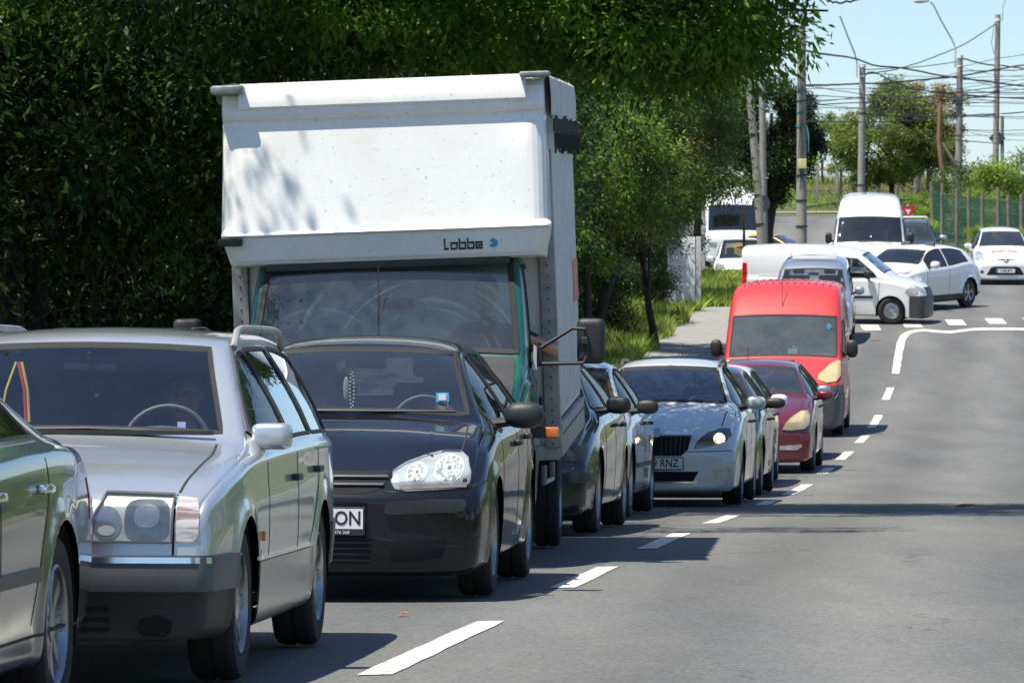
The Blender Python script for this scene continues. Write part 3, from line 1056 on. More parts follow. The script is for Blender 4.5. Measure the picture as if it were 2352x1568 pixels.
def lamp(c, root, poly, sx, depth=.07, bulbs=(), house=None, lens=None, lit=None, name='headlight', amber=None, bars=False):
    """a recessed lamp: housing bowl, round reflectors, clear lens"""
    poly = [(sx * p[0], p[1]) for p in poly]
    o = c.add_patch(name, poly, house or M['lamp_house'], root, 'y', -1, -depth, .03, -depth)
    cx = sum(p[0] for p in poly) / len(poly)
    for (bx, bz, br, m) in bulbs:
        l, n = c.ray('y', -1, sx * bx, bz)
        y0 = l.y + .03
        b = MB().lathe([(br, y0 - .02), (br * 1.04, y0 - .012), (br * .97, y0), (br * .8, y0 + .03), (br * .5, y0 + .055), (br * .22, y0 + .065), (br * .2, y0 + .02), (.001, y0 + .015)], 28, 'y', Matrix.Translation((sx * bx, 0, bz)))
        b.build('reflector', m or M['reflector'], o, sharp=50)
        if lit: MB().ell((sx * bx, y0 + .01, bz), (br * .9, .02, br * .9), 10).build('bulb', lit, o)
    if amber:
        ap = [(sx * p[0], p[1]) for p in amber]
        c.add_patch('indicator', ap, M['amber_soft'], o, 'y', -1, -.012, .03, 0)
    if bars:
        pass
    c.add_patch('lens', poly, lens or M['lens_clear'], o, 'y', -1, .001, .03, 0)
    return o
M['amber_soft'] = mat('amber_soft', (0.55, 0.42, 0.36), 0.25, coat=1, var=.4, scale=20)
M['smoked'] = mat('smoked_amber', (0.30, 0.24, 0.22), 0.2, coat=1, metal=.4, var=.6, scale=14)

# ---- people
def person_mesh(name, shirt, skinm, arm='wheel'):
    """seated upper body with head, one continuous skin-grown surface; faces -y, hip at the origin"""
    bm = bmesh.new()
    pts = {}
    def v(k, p): pts[k] = (p,)
    J = {}
    edges = []
    def chain(names):
        for a, b in zip(names[:-1], names[1:]): edges.append((a, b))
    def j(k, x, y, z, r): J[k] = ((x, y, z), r)
    j('hip', 0, 0, .06, .15); j('waist', 0, .03, .22, .14); j('chest', 0, .05, .40, .155); j('neck0', 0, .03, .53, .075); j('neck', 0, .01, .60, .056); j('skull', 0, -.01, .66, .06)
    chain(['hip', 'waist', 'chest', 'neck0', 'neck', 'skull'])
    for s, sd in ((1, 'l'), (-1, 'r')):
        j('th' + sd, s * .10, -.08, .03, .09); j('kn' + sd, s * .13, -.40, .17, .062); j('an' + sd, s * .13, -.66, -.02, .045); j('to' + sd, s * .13, -.78, .03, .032)
        chain(['hip', 'th' + sd, 'kn' + sd, 'an' + sd, 'to' + sd])
        j('sh' + sd, s * .17, .04, .49, .072)
        if arm == 'window' and s == 1:
            j('el' + sd, .47, -.08, .35, .050); j('wr' + sd, .31, -.32, .43, .032); j('pa' + sd, .27, -.40, .45, .030)
            fd = Vector((-.4, -.9, .05))
        else:
            j('el' + sd, s * .28, -.12, .27, .048); j('wr' + sd, s * .17, -.36, .36, .030); j('pa' + sd, s * .15, -.44, .38, .030)
            fd = Vector((-s * .3, -.9, -.1))
        chain(['chest', 'sh' + sd, 'el' + sd, 'wr' + sd, 'pa' + sd])
        pa = Vector(J['pa' + sd][0]); fd.normalize(); sd2 = fd.cross(Vector((0, 0, 1))).normalized()
        for q in range(4):
            k = 'f%d' % q + sd
            b0 = pa + sd2 * (q - 1.5) * .019 + fd * .03
            ln = (.030, .034, .031, .024)[q]
            j(k + 'a', *(b0), .0095); j(k + 'b', *(b0 + fd * ln + Vector((0, 0, -.006))), .0085); j(k + 'c', *(b0 + fd * ln * 1.5 + Vector((0, 0, -.03))), .0075)
            chain(['pa' + sd, k + 'a', k + 'b', k + 'c'])
        b0 = pa - sd2 * .03 * (-s if s > 0 else -1) * 1.0
        j('t' + sd + 'a', *(pa + sd2 * (s * -.036) + fd * .0), .010); j('t' + sd + 'b', *(pa + sd2 * (s * -.05) + fd * .03), .008)
        chain(['pa' + sd, 't' + sd + 'a', 't' + sd + 'b'])
    idx = {}
    for k, (p, r) in J.items(): idx[k] = bm.verts.new(p)
    for a, b in edges: bm.edges.new((idx[a], idx[b]))
    me = bpy.data.meshes.new(name + '_rig'); bm.to_mesh(me); bm.free()
    o = bpy.data.objects.new(name + '_rig', me); COL.objects.link(o)
    sk = o.modifiers.new('s', 'SKIN'); sk.use_smooth_shade = True
    for i, (k, (p, r)) in enumerate(J.items()):
        me.skin_vertices[0].data[i].radius = (r, r * (.78 if k in ('chest', 'waist', 'hip') else 1))
        me.skin_vertices[0].data[i].use_root = (k == 'hip')
    # chest wider than deep
    o.modifiers.new('u', 'SUBSURF').levels = 1
    bpy.context.view_layer.update()
    em = bpy.data.meshes.new_from_object(o.evaluated_get(bpy.context.evaluated_depsgraph_get()))
    bpy.data.objects.remove(o)
    co = np.empty(len(em.vertices) * 3); em.vertices.foreach_get("co", co); co = co.reshape(-1, 3)
    faces = [tuple(p.vertices) for p in em.polygons]
    # head
    nla, nlo = 26, 36
    H = []
    for i in range(nla + 1):
        ph = math.pi * i / nla - math.pi / 2
        for k in range(nlo):
            th = 2 * math.pi * k / nlo
            x = math.cos(ph) * math.sin(th); y = -math.cos(ph) * math.cos(th); z = math.sin(ph)
            front = max(0, -y)
            X = x * .077; Y = y * .098; Z = z * .122
            if z < 0: X *= 1 - .30 * (-z) ** 1.4; Y *= 1 - .12 * (-z)
            g = lambda cx, cz, sx, sz: math.exp(-((x - cx) / sx) ** 2 - ((z - cz) / sz) ** 2) * (front > .2)
            Y -= .026 * g(0, -.12, .10, .16) + .012 * g(0, .02, .09, .2)
            Y -= .008 * g(0, .22, .55, .09)
            Y += .012 * (g(.34, .04, .17, .10) + g(-.34, .04, .17, .10))
            Y -= .009 * g(0, -.48, .22, .06) - .005 * g(0, -.53, .25, .03)
            Y -= .012 * g(0, -.78, .25, .16)
            e = math.exp(-((z + .03) / .2) ** 2 - ((y - .08) / .18) ** 2)
            X += math.copysign(.016 * e, x) if abs(x) > .6 else 0
            H.append((X, Y - .015, Z + .745))
    b = len(co)
    for i in range(nla):
        for k in range(nlo):
            k2 = (k + 1) % nlo
            faces.append((b + i * nlo + k, b + i * nlo + k2, b + (i + 1) * nlo + k2, b + (i + 1) * nlo + k))
    V = np.concatenate([co, np.array(H)])
    me = mesh_np(name, V, faces, [shirt, skinm, M['jeans'], M['eye']])
    mi = []
    for p in me.polygons:
        c = p.center
        is_head = p.index >= len(em.polygons)
        if is_head:
            m = 1
            if abs(abs(c.x) - .028) < .010 and abs(c.z - .750) < .005 and c.y < -.08: m = 3
        elif c.z > .575: m = 1
        elif c.z < .12 or (c.z < .27 and c.y < -.12 and abs(c.x) < .21 and False): m = 2
        elif c.y < -.19 and c.z > .2: m = 1
        elif arm == 'window' and c.x > .33: m = 1
        else: m = 0
        mi.append(m)
    me.polygons.foreach_set("material_index", mi)
    bpy.data.meshes.remove(em)
    return me
M['jeans'] = mat('jeans', (0.03, 0.045, 0.09), 0.9)
M['eye'] = mat('eye', (0.05, 0.04, 0.035), 0.2)
M['shirt_blue'] = mat('shirt_blue', (0.36, 0.46, 0.58), 0.85)
M['shirt_dark'] = mat('shirt_dark', (0.05, 0.055, 0.07), 0.9)
M['shirt_grey'] = mat('shirt_grey', (0.25, 0.25, 0.26), 0.9)
M['shirt_red'] = mat('shirt_red', (0.35, 0.05, 0.04), 0.9)
_pm = {}
def hair_mesh():
    if 'h' in _pm: return _pm['h']
    mb = MB(); V = []; Fs = []
    nla, nlo = 12, 30
    rs = random.Random(3)
    for i in range(nla + 1):
        for k in range(nlo):
            th = 2 * math.pi * k / nlo
            back = (1 + math.cos(th - math.pi)) / 2 if False else (1 - math.cos(th)) / 2   # 0 front, 1 back
            lo = .50 - .75 * back
            z = lo + (1 - lo) * i / nla
            z = min(z, .9999); c = math.sqrt(1 - z * z)
            w = 1 + rs.uniform(-.015, .02)
            V.append((c * math.sin(th) * .083 * w, -c * math.cos(th) * .106 * w - .013, z * .130 * w + .747))
    for i in range(nla):
        for k in range(nlo):
            k2 = (k + 1) % nlo; Fs.append((i * nlo + k, i * nlo + k2, (i + 1) * nlo + k2, (i + 1) * nlo + k))
    mb.add(V, Fs); _pm['h'] = mb.mesh('hair', M['hair'], sharp=60)
    return _pm['h']
def add_person(label, car, x, y, z, shirt='shirt_grey', arm='wheel', turn=0.0, hair=True, glasses=False, lean=0, group='drivers seen through the windscreens', s=1.0):
    key = (shirt, arm)
    if key not in _pm: _pm[key] = person_mesh('person', M[shirt], M['skin'], arm)
    o = thing('person', label, 'person', me=_pm[key], group=group)
    bpy.context.view_layer.update()
    o.matrix_world = car.matrix_world @ Matrix.Translation((x, y, z)) @ Matrix.Rotation(turn, 4, 'Z') @ Matrix.Rotation(lean, 4, 'X') @ Matrix.Diagonal((s, s, s, 1))
    if hair: link('hair', hair_mesh(), o)
    if glasses:
        g = MB()
        for sx in (-1, 1):
            ring = [(sx * .032 + .024 * math.cos(a), -.128 + .004 * abs(math.cos(a)), .750 + .017 * math.sin(a)) for a in np.linspace(0, 2 * math.pi, 21)]
            g.tube(ring, .0022, 6, cap=False); g.tube([(sx * .056, -.122, .752), (sx * .08, -.02, .752)], .002, 5)
        g.tube([(-.009, -.13, .752), (.009, -.13, .752)], .0022, 5)
        g.build('glasses', M['black_plastic'], o)
    return o

M['lamp_bright'] = mat('lamp_bright', (0.85, 0.87, 0.85), .3, coat=1, var=.1)
M['lamp_deep2'] = mat('lamp_dark', (0.22, 0.24, 0.24), .3, coat=1)
def facet():
    m, nt, b = _mat('lamp_facet')
    f = noise(nt, 30, 2, .5, stretch=(2.2, 1, .35))
    nt.links.new(ramp(nt, f, (.30, .33, .33), (.86, .87, .82), .38, .60), b.inputs["Base Color"])
    b.inputs["Roughness"].default_value = .25; b.inputs["Metallic"].default_value = .25; b.inputs["Coat Weight"].default_value = 1
    return m
M['lamp_facet'] = facet()
# ================================================================== ground, road, markings
def asphalt():
    m, nt, b = _mat('asphalt')
    fine = noise(nt, 42, 5, 0.8)
    c1 = ramp(nt, fine, (0.062, 0.063, 0.063), (0.204, 0.204, 0.198), 0.33, 0.68)
    big = noise(nt, 0.45, 6, 0.65, stretch=(1.6, 0.25, 1))
    big = ramp(nt, big, (0, 0, 0), (1, 1, 1), .32, .68)
    c2 = mixc(nt, big, (0.76, 0.775, 0.80), (1.16, 1.14, 1.09))
    mu = N(nt, "ShaderNodeMix", data_type='RGBA', blend_type='MULTIPLY'); mu.inputs[0].default_value = 1
    nt.links.new(c1, mu.inputs[6]); nt.links.new(c2, mu.inputs[7])
    # lane wear: polished wheel tracks run along the road
    tc = N(nt, "ShaderNodeTexCoord"); sp = N(nt, "ShaderNodeSeparateXYZ"); nt.links.new(tc.outputs["Object"], sp.inputs[0])
    u = N(nt, "ShaderNodeMath", operation='MULTIPLY_ADD'); u.inputs[1].default_value = -0.0995; u.inputs[2].default_value = 2.757
    nt.links.new(sp.outputs[1], u.inputs[0])
    ad = N(nt, "ShaderNodeMath", operation='ADD'); nt.links.new(sp.outputs[0], ad.inputs[0]); nt.links.new(u.outputs[0], ad.inputs[1])
    wob = noise(nt, 0.25, 2, 0.5)
    ad2 = N(nt, "ShaderNodeMath", operation='MULTIPLY_ADD'); ad2.inputs[1].default_value = 0.5; nt.links.new(wob, ad2.inputs[0]); nt.links.new(ad.outputs[0], ad2.inputs[2])
    sn = N(nt, "ShaderNodeMath", operation='SINE'); ms = N(nt, "ShaderNodeMath", operation='MULTIPLY'); ms.inputs[1].default_value = 3.6
    nt.links.new(ad2.outputs[0], ms.inputs[0]); nt.links.new(ms.outputs[0], sn.inputs[0])
    mr = N(nt, "ShaderNodeMapRange"); mr.inputs[1].default_value = -1; mr.inputs[2].default_value = 1; mr.inputs[3].default_value = 0.87; mr.inputs[4].default_value = 1.11
    nt.links.new(sn.outputs[0], mr.inputs[0])
    sc = N(nt, "ShaderNodeVectorMath", operation='SCALE'); nt.links.new(mu.outputs[2], sc.inputs[0]); nt.links.new(mr.outputs[0], sc.inputs["Scale"])
    # small dark scars lying across the lane
    sk = noise(nt, 5, 3, 0.6, stretch=(.45, 1.3, 1))
    s2 = N(nt, "ShaderNodeMapRange"); s2.inputs[1].default_value = 0.72; s2.inputs[2].default_value = 0.76; s2.inputs[3].default_value = 0; s2.inputs[4].default_value = 0.45
    nt.links.new(sk, s2.inputs[0])
    c3 = mixc(nt, s2.outputs[0], sc.outputs[0], (0.05, 0.05, 0.052))
    # fine cracks and a sealed joint
    vo = N(nt, "ShaderNodeTexVoronoi"); vo.feature = 'DISTANCE_TO_EDGE'; vo.inputs["Scale"].default_value = .32
    mpv = N(nt, "ShaderNodeMapping"); nzv = N(nt, "ShaderNodeTexNoise"); nzv.inputs["Scale"].default_value = 2.5; nzv.inputs["Detail"].default_value = 5
    nt.links.new(tc.outputs["Object"], nzv.inputs["Vector"])
    av = N(nt, "ShaderNodeVectorMath", operation='MULTIPLY_ADD'); av.inputs[1].default_value = (.6, .6, 0); nt.links.new(nzv.outputs["Color"], av.inputs[0]); nt.links.new(tc.outputs["Object"], av.inputs[2])
    nt.links.new(av.outputs[0], vo.inputs["Vector"])
    lv = N(nt, "ShaderNodeMapRange"); lv.inputs[1].default_value = .010; lv.inputs[2].default_value = .002; nt.links.new(vo.outputs["Distance"], lv.inputs[0])
    mk = N(nt, "ShaderNodeMapRange"); mk.inputs[1].default_value = .50; mk.inputs[2].default_value = .60; mk.inputs[4].default_value = .55; nt.links.new(noise(nt, .22, 3, .6), mk.inputs[0])
    mm_ = N(nt, "ShaderNodeMath", operation='MULTIPLY'); nt.links.new(lv.outputs[0], mm_.inputs[0]); nt.links.new(mk.outputs[0], mm_.inputs[1])
    c3 = mixc(nt, mm_.outputs[0], c3, (0.035, 0.035, 0.036))
    nt.links.new(c3, b.inputs["Base Color"])
    b.inputs["Roughness"].default_value = 0.82
    b.inputs["Specular IOR Level"].default_value = 0.35
    bn = N(nt, "ShaderNodeBump"); bn.inputs["Strength"].default_value = 0.5; bn.inputs["Distance"].default_value = 0.006
    nt.links.new(noise(nt, 80, 3, 0.6), bn.inputs["Height"]); nt.links.new(bn.outputs[0], b.inputs["Normal"])
    return m
M['asphalt'] = asphalt()
def paintline():
    m, nt, b = _mat('road_paint')
    f = noise(nt, 12, 6, 0.75)
    nt.links.new(ramp(nt, f, (0.22, 0.22, 0.20), (0.70, 0.68, 0.58), 0.36, 0.50), b.inputs["Base Color"])
    b.inputs["Roughness"].default_value = 0.6
    return m
M['road_paint'] = paintline()
M['footpath'] = mat('footpath', (0.27, 0.265, 0.25), 0.9, var=.22, scale=3, bump=.3, bscale=50)
M['kerb'] = mat('kerb', (0.36, 0.35, 0.33), 0.85, var=.3, scale=4)
def groundmat():
    m, nt, b = _mat('ground')
    a = noise(nt, 0.5, 8, 0.7)
    c = ramp(nt, a, (0.045, 0.075, 0.018), (0.13, 0.125, 0.05), 0.38, 0.66)
    d = noise(nt, 0.12, 4, 0.6)
    c = mixc(nt, ramp(nt, d, (0, 0, 0), (1, 1, 1), 0.58, 0.66), c, (0.22, 0.18, 0.12))
    nt.links.new(c, b.inputs["Base Color"]); b.inputs["Roughness"].default_value = 0.95
    bn = N(nt, "ShaderNodeBump"); bn.inputs["Strength"].default_value = 0.8; bn.inputs["Distance"].default_value = 0.08
    nt.links.new(noise(nt, 9, 5, 0.7), bn.inputs["Height"]); nt.links.new(bn.outputs[0], b.inputs["Normal"])
    return m
M['ground'] = groundmat()

us = np.array([-700, -300, -140, -70, -40, -25, -16, -11, -8, -6.5, -5.75, -5.6, -5.2, -4, -3.9, -2, 0, 2, 3.9, 4.15, 4.5, 5.5, 7, 9, 11, 13, 16, 20, 26, 35, 60, 120, 300, 700])
vs = np.concatenate([[-300, -120, -60], np.arange(-30, 262, 2.0), [270, 280, 300, 340, 400, 500, 700, 1000, 1500]])
Ug, Vg = np.meshgrid(us, vs)
Xg = Ug + XC(np.clip(Vg, -60, 260)); Yg = Vg
Zg = G(Xg, Yg)
low = ((Ug > -5.7) & (Ug < 4.1) & (Yg < 150)) | ((Yg > 117) & (Yg < 216) & (Ug > -30) & (Ug < 26))
Zg = Zg - .07 * low + .25 * sstep(-6.5, -12, Ug) * (Yg < 130) + .5 * sstep(6, 12, Ug) * (Yg < 110)
nu = len(us)
ii, jj = np.meshgrid(np.arange(len(vs) - 1), np.arange(nu - 1), indexing='ij')
Fg = np.stack([ii * nu + jj, ii * nu + jj + 1, (ii + 1) * nu + jj + 1, (ii + 1) * nu + jj], -1).reshape(-1, 4)
struct('ground', mesh_np('ground', np.stack([Xg, Yg, Zg], -1).reshape(-1, 3), Fg, [M['ground']]))

def sheet(name, poly, m, off, cell=1.2):
    V, Fs = plan_patch(poly, off, cell)
    return struct(name, mesh_np(name, V, Fs, [m]))
e = lambda u, Y: (XC(Y) + u, Y)
sheet('road', [e(-3.65, -30), e(-3.65, 60), e(-3.65, 121), (5.6, 126), (6.3, 140), (6.0, 168), (-2, 186), (-22, 196), (-22, 214), (0, 215), (30, 214), (30, 196), (14.5, 188), (12.9, 176), (14.4, 160), (19, 151), (24, 146), (24, 139), e(4.0, 132), e(4.0, 60), e(4.0, -30)], M['asphalt'], 0, 1.3)
# the raised footpath on the left and its kerb
def strip(name, u0, u1, Y0, Y1, top, m, drop=.16, step=1.0):
    V = []; Fs = []
    Ys = np.arange(Y0, Y1 + .01, step)
    for Y in Ys:
        for u, dz in ((u0, top - drop), (u0, top), (u1, top), (u1, top - drop)):
            X = XC(Y) + u; V.append((X, Y, Gf(X, Y) + dz))
    for i in range(len(Ys) - 1):
        for k in range(3): Fs.append((i * 4 + k, i * 4 + k + 1, i * 4 + 5 + k, i * 4 + 4 + k))
    me = mesh_np(name, V, Fs, [m], smooth=False)
    return struct(name, me)
strip('kerb', -3.85, -3.66, -20, 121, .12, M['kerb'])
strip('footpath', -5.6, -3.853, -20, 128, .115, M['footpath'])
strip('verge_kerb', 4.02, 4.2, -20, 128, .12, M['kerb'])

# dashes of the centre line, from their near and far ends
def dash(Y0, Y1, w=.15, u=0.0):
    n = max(2, int((Y1 - Y0) / .5)); V = []; Fs = []
    rs = random.Random(int(Y0 * 10))
    for i in range(n + 1):
        Y = Y0 + (Y1 - Y0) * i / n
        for sx in (-1, 1):
            X = XC(Y) + u + sx * w / 2 + rs.uniform(-.006, .006); V.append((X, Y + (sx * .03), Gf(X, Y) + .005))
    for i in range(n): Fs.append((2 * i, 2 * i + 1, 2 * i + 3, 2 * i + 2))
    return V, Fs
for a, b_ in ((1550, 1427), (1350, 1302), (1260, 1225), (1202, 1183), (1160, 1150), (1136, 1112), (1088, 1074), (1056, 1037), (1017, 1000), (982, 953), (918, 890)):
    V, Fs = dash(YofPix(a), YofPix(b_))
    o = struct('lane_dash', mesh_np('lane_dash', V, Fs, [M['road_paint']]))
pl_ = [(2057, 858), (2061, 832), (2066, 803), (2072, 780), (2082, 767), (2098, 761), (2122, 758.5), (2150, 761), (2180, 762.5), (2212, 759), (2255, 755.5), (2320, 755.5), (2400, 757), (2480, 759)]
fx_ = pchip([(i, p[0]) for i, p in enumerate(pl_)]); fy_ = pchip([(i, p[1]) for i, p in enumerate(pl_)])
V = []; Fs = []; rs = random.Random(3)
tt_ = np.linspace(0, len(pl_) - 1, 150)
for i, t in enumerate(tt_):
    x, y = float(fx_(t)), float(fy_(t)); dx = float(fx_(t + .05) - fx_(t - .05)); dy = float(fy_(t + .05) - fy_(t - .05))
    l_ = math.hypot(dx, dy * 3); nx, ny = -dy * 3 / l_, dx / l_
    for sg in (-1, 1):
        w = 1 + rs.uniform(-.12, .08); qx, qy = x + sg * nx * 9 * w, y + sg * ny * 2.6 * w
        Yq = YofPix(qy); Xq = (qx - 1176) * Yq / F; V.append((Xq, Yq, Gf(Xq, Yq) + .005))
for i in range(149): Fs.append((2 * i, 2 * i + 1, 2 * i + 3, 2 * i + 2))
struct('stop_line', mesh_np('stop_line', V, Fs, [M['road_paint']]))
for px, py in ((2000, 753), (2095, 746), (2195, 741), (2287, 738), (2375, 737)):
    Yc = YofPix(py) + .1; X = (px - 1176) * Yc / F
    V = []; Fs = []
    for i in range(5):
        for j in range(5):
            x = X + (i / 4 - .5) * .42 + (j / 4 - .5) * .06; y = Yc + (j / 4 - .5) * 2.0; V.append((x, y, Gf(x, y) + .005))
    for i in range(4):
        for j in range(4): Fs.append((i * 5 + j, (i + 1) * 5 + j, (i + 1) * 5 + j + 1, i * 5 + j + 1))
    struct('crossing_block', mesh_np('crossing_block', V, Fs, [M['road_paint']]))
sheet('upper_road_line', [(8.6, 189.0), (20, 194), (20, 194.7), (8.6, 189.7)], M['road_paint'], .006, .8)
M['pale_path'] = mat('pale_path', (0.42, 0.33, 0.26), 0.9, var=.25, scale=2)
sheet('upper_path', [(8.5, 219.2), (14.5, 221.2), (21.5, 224), (21.5, 226), (14.5, 223), (8.5, 220.6)], M['pale_path'], .06, .8)
# leaves and chips lying on the asphalt
M['dead_leaf'] = mat('dead_leaf', (0.28, 0.13, 0.04), 0.8)
for i, (px, py, s) in enumerate(((925, 1414, .05), (1222, 1375, .10), (2212, 1166, .16))):
    Yc = YofPix(py); X = (px - 1176) * Yc / F; mb = MB()
    rr = random.Random(i)
    for k in range(3 if i != 1 else 1):
        a = rr.uniform(0, 6.28)
        mb.add([(-s, 0, .004), (0, -s * .3, .012 + s * .1), (s, 0, .006), (0, s * .3, .010)], [(0, 1, 2), (0, 2, 3)], Matrix.Translation((X + rr.uniform(-s, s) * .5, Yc + rr.uniform(-.1, .1), Gf(X, Yc) + .012)) @ Matrix.Rotation(a if i != 1 else 0, 4, 'Z') @ Matrix.Rotation(.5 if i != 1 else 0, 4, 'X'))
    me = mb.mesh('fallen_leaf' if i != 1 else 'paint_chip', M['dead_leaf'] if i != 1 else M['road_paint'], smooth=False)
    thing('fallen_leaf' if i != 1 else 'paint_chip', ('curled brown leaf on the asphalt in front of the black hatchback', 'narrow cream paint sliver on the asphalt beside the black hatchback', 'long dry brown leaf in the tree shadow across the lane')[i], 'leaf' if i != 1 else 'paint chip', me=me)

# ================================================================== foliage
def leaf_mesh(name, C, D, size, m, rng, aspect=.38, jit=.35, droop=.4):
    """one folded leaf per centre C, pointing roughly along D"""
    n = len(C)
    d = D + rng.normal(0, .75, (n, 3)); d[:, 2] -= droop
    d /= np.linalg.norm(d, axis=1)[:, None]
    r = rng.normal(0, 1, (n, 3)) * .6; r[:, 2] += .9
    s = np.cross(d, r); s /= np.maximum(np.linalg.norm(s, axis=1)[:, None], 1e-6)
    up = np.cross(s, d)
    L = (size * (1 + rng.uniform(-jit, jit, n)))[:, None]; W = L * aspect * .5
    V = np.stack([C, C + d * L * .45 + s * W + up * L * .07, C + d * L - up * L * .05, C + d * L * .45 - s * W + up * L * .07], 1).reshape(-1, 3)
    Fq = np.arange(4 * n).reshape(-1, 4)
    return mesh_np(name, V, Fq, [m], smooth=False)

def crown_pts(rng, n, clumps, rc, surf=.65, flat=.8):
    """leaf positions gathered into clumps; returns centres and outward directions"""
    k = len(clumps); w = rc ** 2 / (rc ** 2).sum()
    idx = rng.choice(k, n, p=w)
    u = rng.normal(0, 1, (n, 3)); u /= np.linalg.norm(u, axis=1)[:, None]
    u[:, 2] = u[:, 2] * flat
    rad = rng.uniform(0, 1, n) ** surf
    lump = 1 + .25 * np.sin(u[:, 0] * 7 + idx) * np.sin(u[:, 1] * 6 + idx * 2) + .12 * rng.normal(0, 1, n)
    P_ = clumps[idx] + u * (rad * lump * rc[idx])[:, None]
    return P_, u

def ellipsoid_clumps(rng, k, R, rc, inner=.45, hole=.0):
    u = rng.normal(0, 1, (k, 3)); u /= np.linalg.norm(u, axis=1)[:, None]
    r = rng.uniform(inner, 1, k) ** .6
    c = u * r[:, None] * np.array(R)
    return c, rc * rng.uniform(.6, 1.35, k)

LM = {
    'dark': leafmat('leaf_dark', [(0.008, 0.019, 0.006), (0.014, 0.030, 0.008), (0.036, 0.066, 0.014)], .25),  # tone lowered so the deep shade among the trees sits in the colour
    'mid': leafmat('leaf_mid', [(0.020, 0.046, 0.011), (0.038, 0.078, 0.015), (0.070, 0.125, 0.022)], .35),
    'sunny': leafmat('leaf_sunny', [(0.045, 0.085, 0.016), (0.08, 0.14, 0.022), (0.13, 0.20, 0.035)], .4),  # lighter copy of the mid leaf, sunlit look put into the colour
    'lime': leafmat('leaf_lime', [(0.055, 0.085, 0.018), (0.10, 0.14, 0.03), (0.16, 0.19, 0.05)], .35),
    'fresh': leafmat('leaf_fresh', [(0.09, 0.16, 0.025), (0.14, 0.22, 0.03), (0.19, 0.27, 0.05)], .4),
    'grey': leafmat('leaf_greygreen', [(0.055, 0.095, 0.024), (0.09, 0.145, 0.035), (0.15, 0.20, 0.055)], .3),
    'red': leafmat('leaf_reddish', [(0.06, 0.09, 0.02), (0.10, 0.14, 0.03), (0.16, 0.16, 0.05), (0.20, 0.10, 0.05)], .35),
    'autumn': leafmat('leaf_autumn', [(0.08, 0.09, 0.02), (0.18, 0.15, 0.03), (0.26, 0.15, 0.04), (0.10, 0.12, 0.03)], .35),
    'grass': leafmat('grass_blade', [(0.10, 0.17, 0.02), (0.15, 0.23, 0.03), (0.26, 0.28, 0.09), (0.20, 0.27, 0.05)], .4, .6),
}
M['bark'] = mat('bark', (0.10, 0.08, 0.06), 0.95, var=.45, scale=7, bump=.8, bscale=25)
M['bark_dark'] = mat('bark_dark', (0.045, 0.038, 0.032), 0.95, var=.4, scale=7, bump=.6, bscale=25)

def trunk_mesh(name, base, top, r0, limbs, rng, m, bend=.25):
    mb = MB(); base = Vector(base); top = Vector(top)
    pts = []; n = 7
    off = Vector((0, 0, 0))
    for i in range(n + 1):
        t = i / n
        off = off + Vector((rng.uniform(-1, 1), rng.uniform(-1, 1), 0)) * bend * .16
        pts.append(base.lerp(top, t) + off * (t * (1 - t) * 4))
    rs = [r0 * (1.25 if i == 0 else 1 - .6 * i / n) for i in range(n + 1)]
    mb.tube(pts, rs, 9)
    for L in limbs:
        k = int(rng.uniform(.35, .9) * n); s = pts[k]; e_ = Vector(L)
        mid = s.lerp(e_, .5) + Vector((rng.uniform(-.2, .2), rng.uniform(-.2, .2), rng.uniform(0, .35)))
        q = [s, s.lerp(mid, .5) + Vector((0, 0, .05)), mid, mid.lerp(e_, .55), e_]
        r = rs[k] * .5
        mb.tube(q, [r, r * .8, r * .6, r * .38, r * .12], 6)
        for _ in range(2):
            d = Vector((rng.uniform(-1, 1), rng.uniform(-1, 1), rng.uniform(-.5, .7))) * .7
            mb.tube([mid, mid + d * .6, mid + d + Vector((0, 0, .1))], [r * .4, r * .25, r * .06], 5)
    return mb.mesh(name, m)

_crowns = {}
def crown_variant(key, n, R, k, rc, leaf, size, seed, aspect=.4, flat=.8, squash=None):
    if key in _crowns: return _crowns[key]
    rng = np.random.default_rng(seed)
    c, r = ellipsoid_clumps(rng, k, R, rc)
    if squash: c = squash(c)
    Pn, D = crown_pts(rng, n, c, r, flat=flat)
    me = leaf_mesh('crown', Pn, D, size, LM[leaf], rng, aspect)
    limbs = [tuple(c[i] * .85) for i in range(0, min(k, 9))]
    rr = random.Random(seed)
    _crowns[key] = (me, limbs, R)
    return _crowns[key]

_trunks = {}
def tree(label, X, Y, cz, crown, scale=1.0, rotz=0.0, tr=.16, group=None, name='tree', lean=(0, 0), bark='bark_dark', sz=1.0, tb=None):
    """trunk from the ground under (X, Y); crown centre cz above the ground"""
    me, limbs, R = crown
    g = Gf(X, Y)
    root = thing(name, label, 'tree', (X, Y, g), (0, 0, 0), group)
    cx, cy = lean
    co = link('crown', me, root, (cx, cy, cz), (0, 0, rotz)); co.scale = (scale, scale, scale * sz)
    key = (id(me), round(cz, 1), round(scale, 2), round(rotz, 1), lean)
    rr = random.Random(int(X * 31 + Y * 7))
    Rm = Matrix.Translation((cx, cy, cz)) @ Matrix.Rotation(rotz, 4, 'Z') @ Matrix.Diagonal((scale, scale, scale * sz, 1))
    b = tb or (0, 0)
    tm = trunk_mesh('trunk', (b[0], b[1], -.15), (cx, cy, cz + R[2] * scale * .3), tr, [Rm @ Vector(l) for l in limbs], rr, M[bark])
    link('trunk', tm, root)
    return root

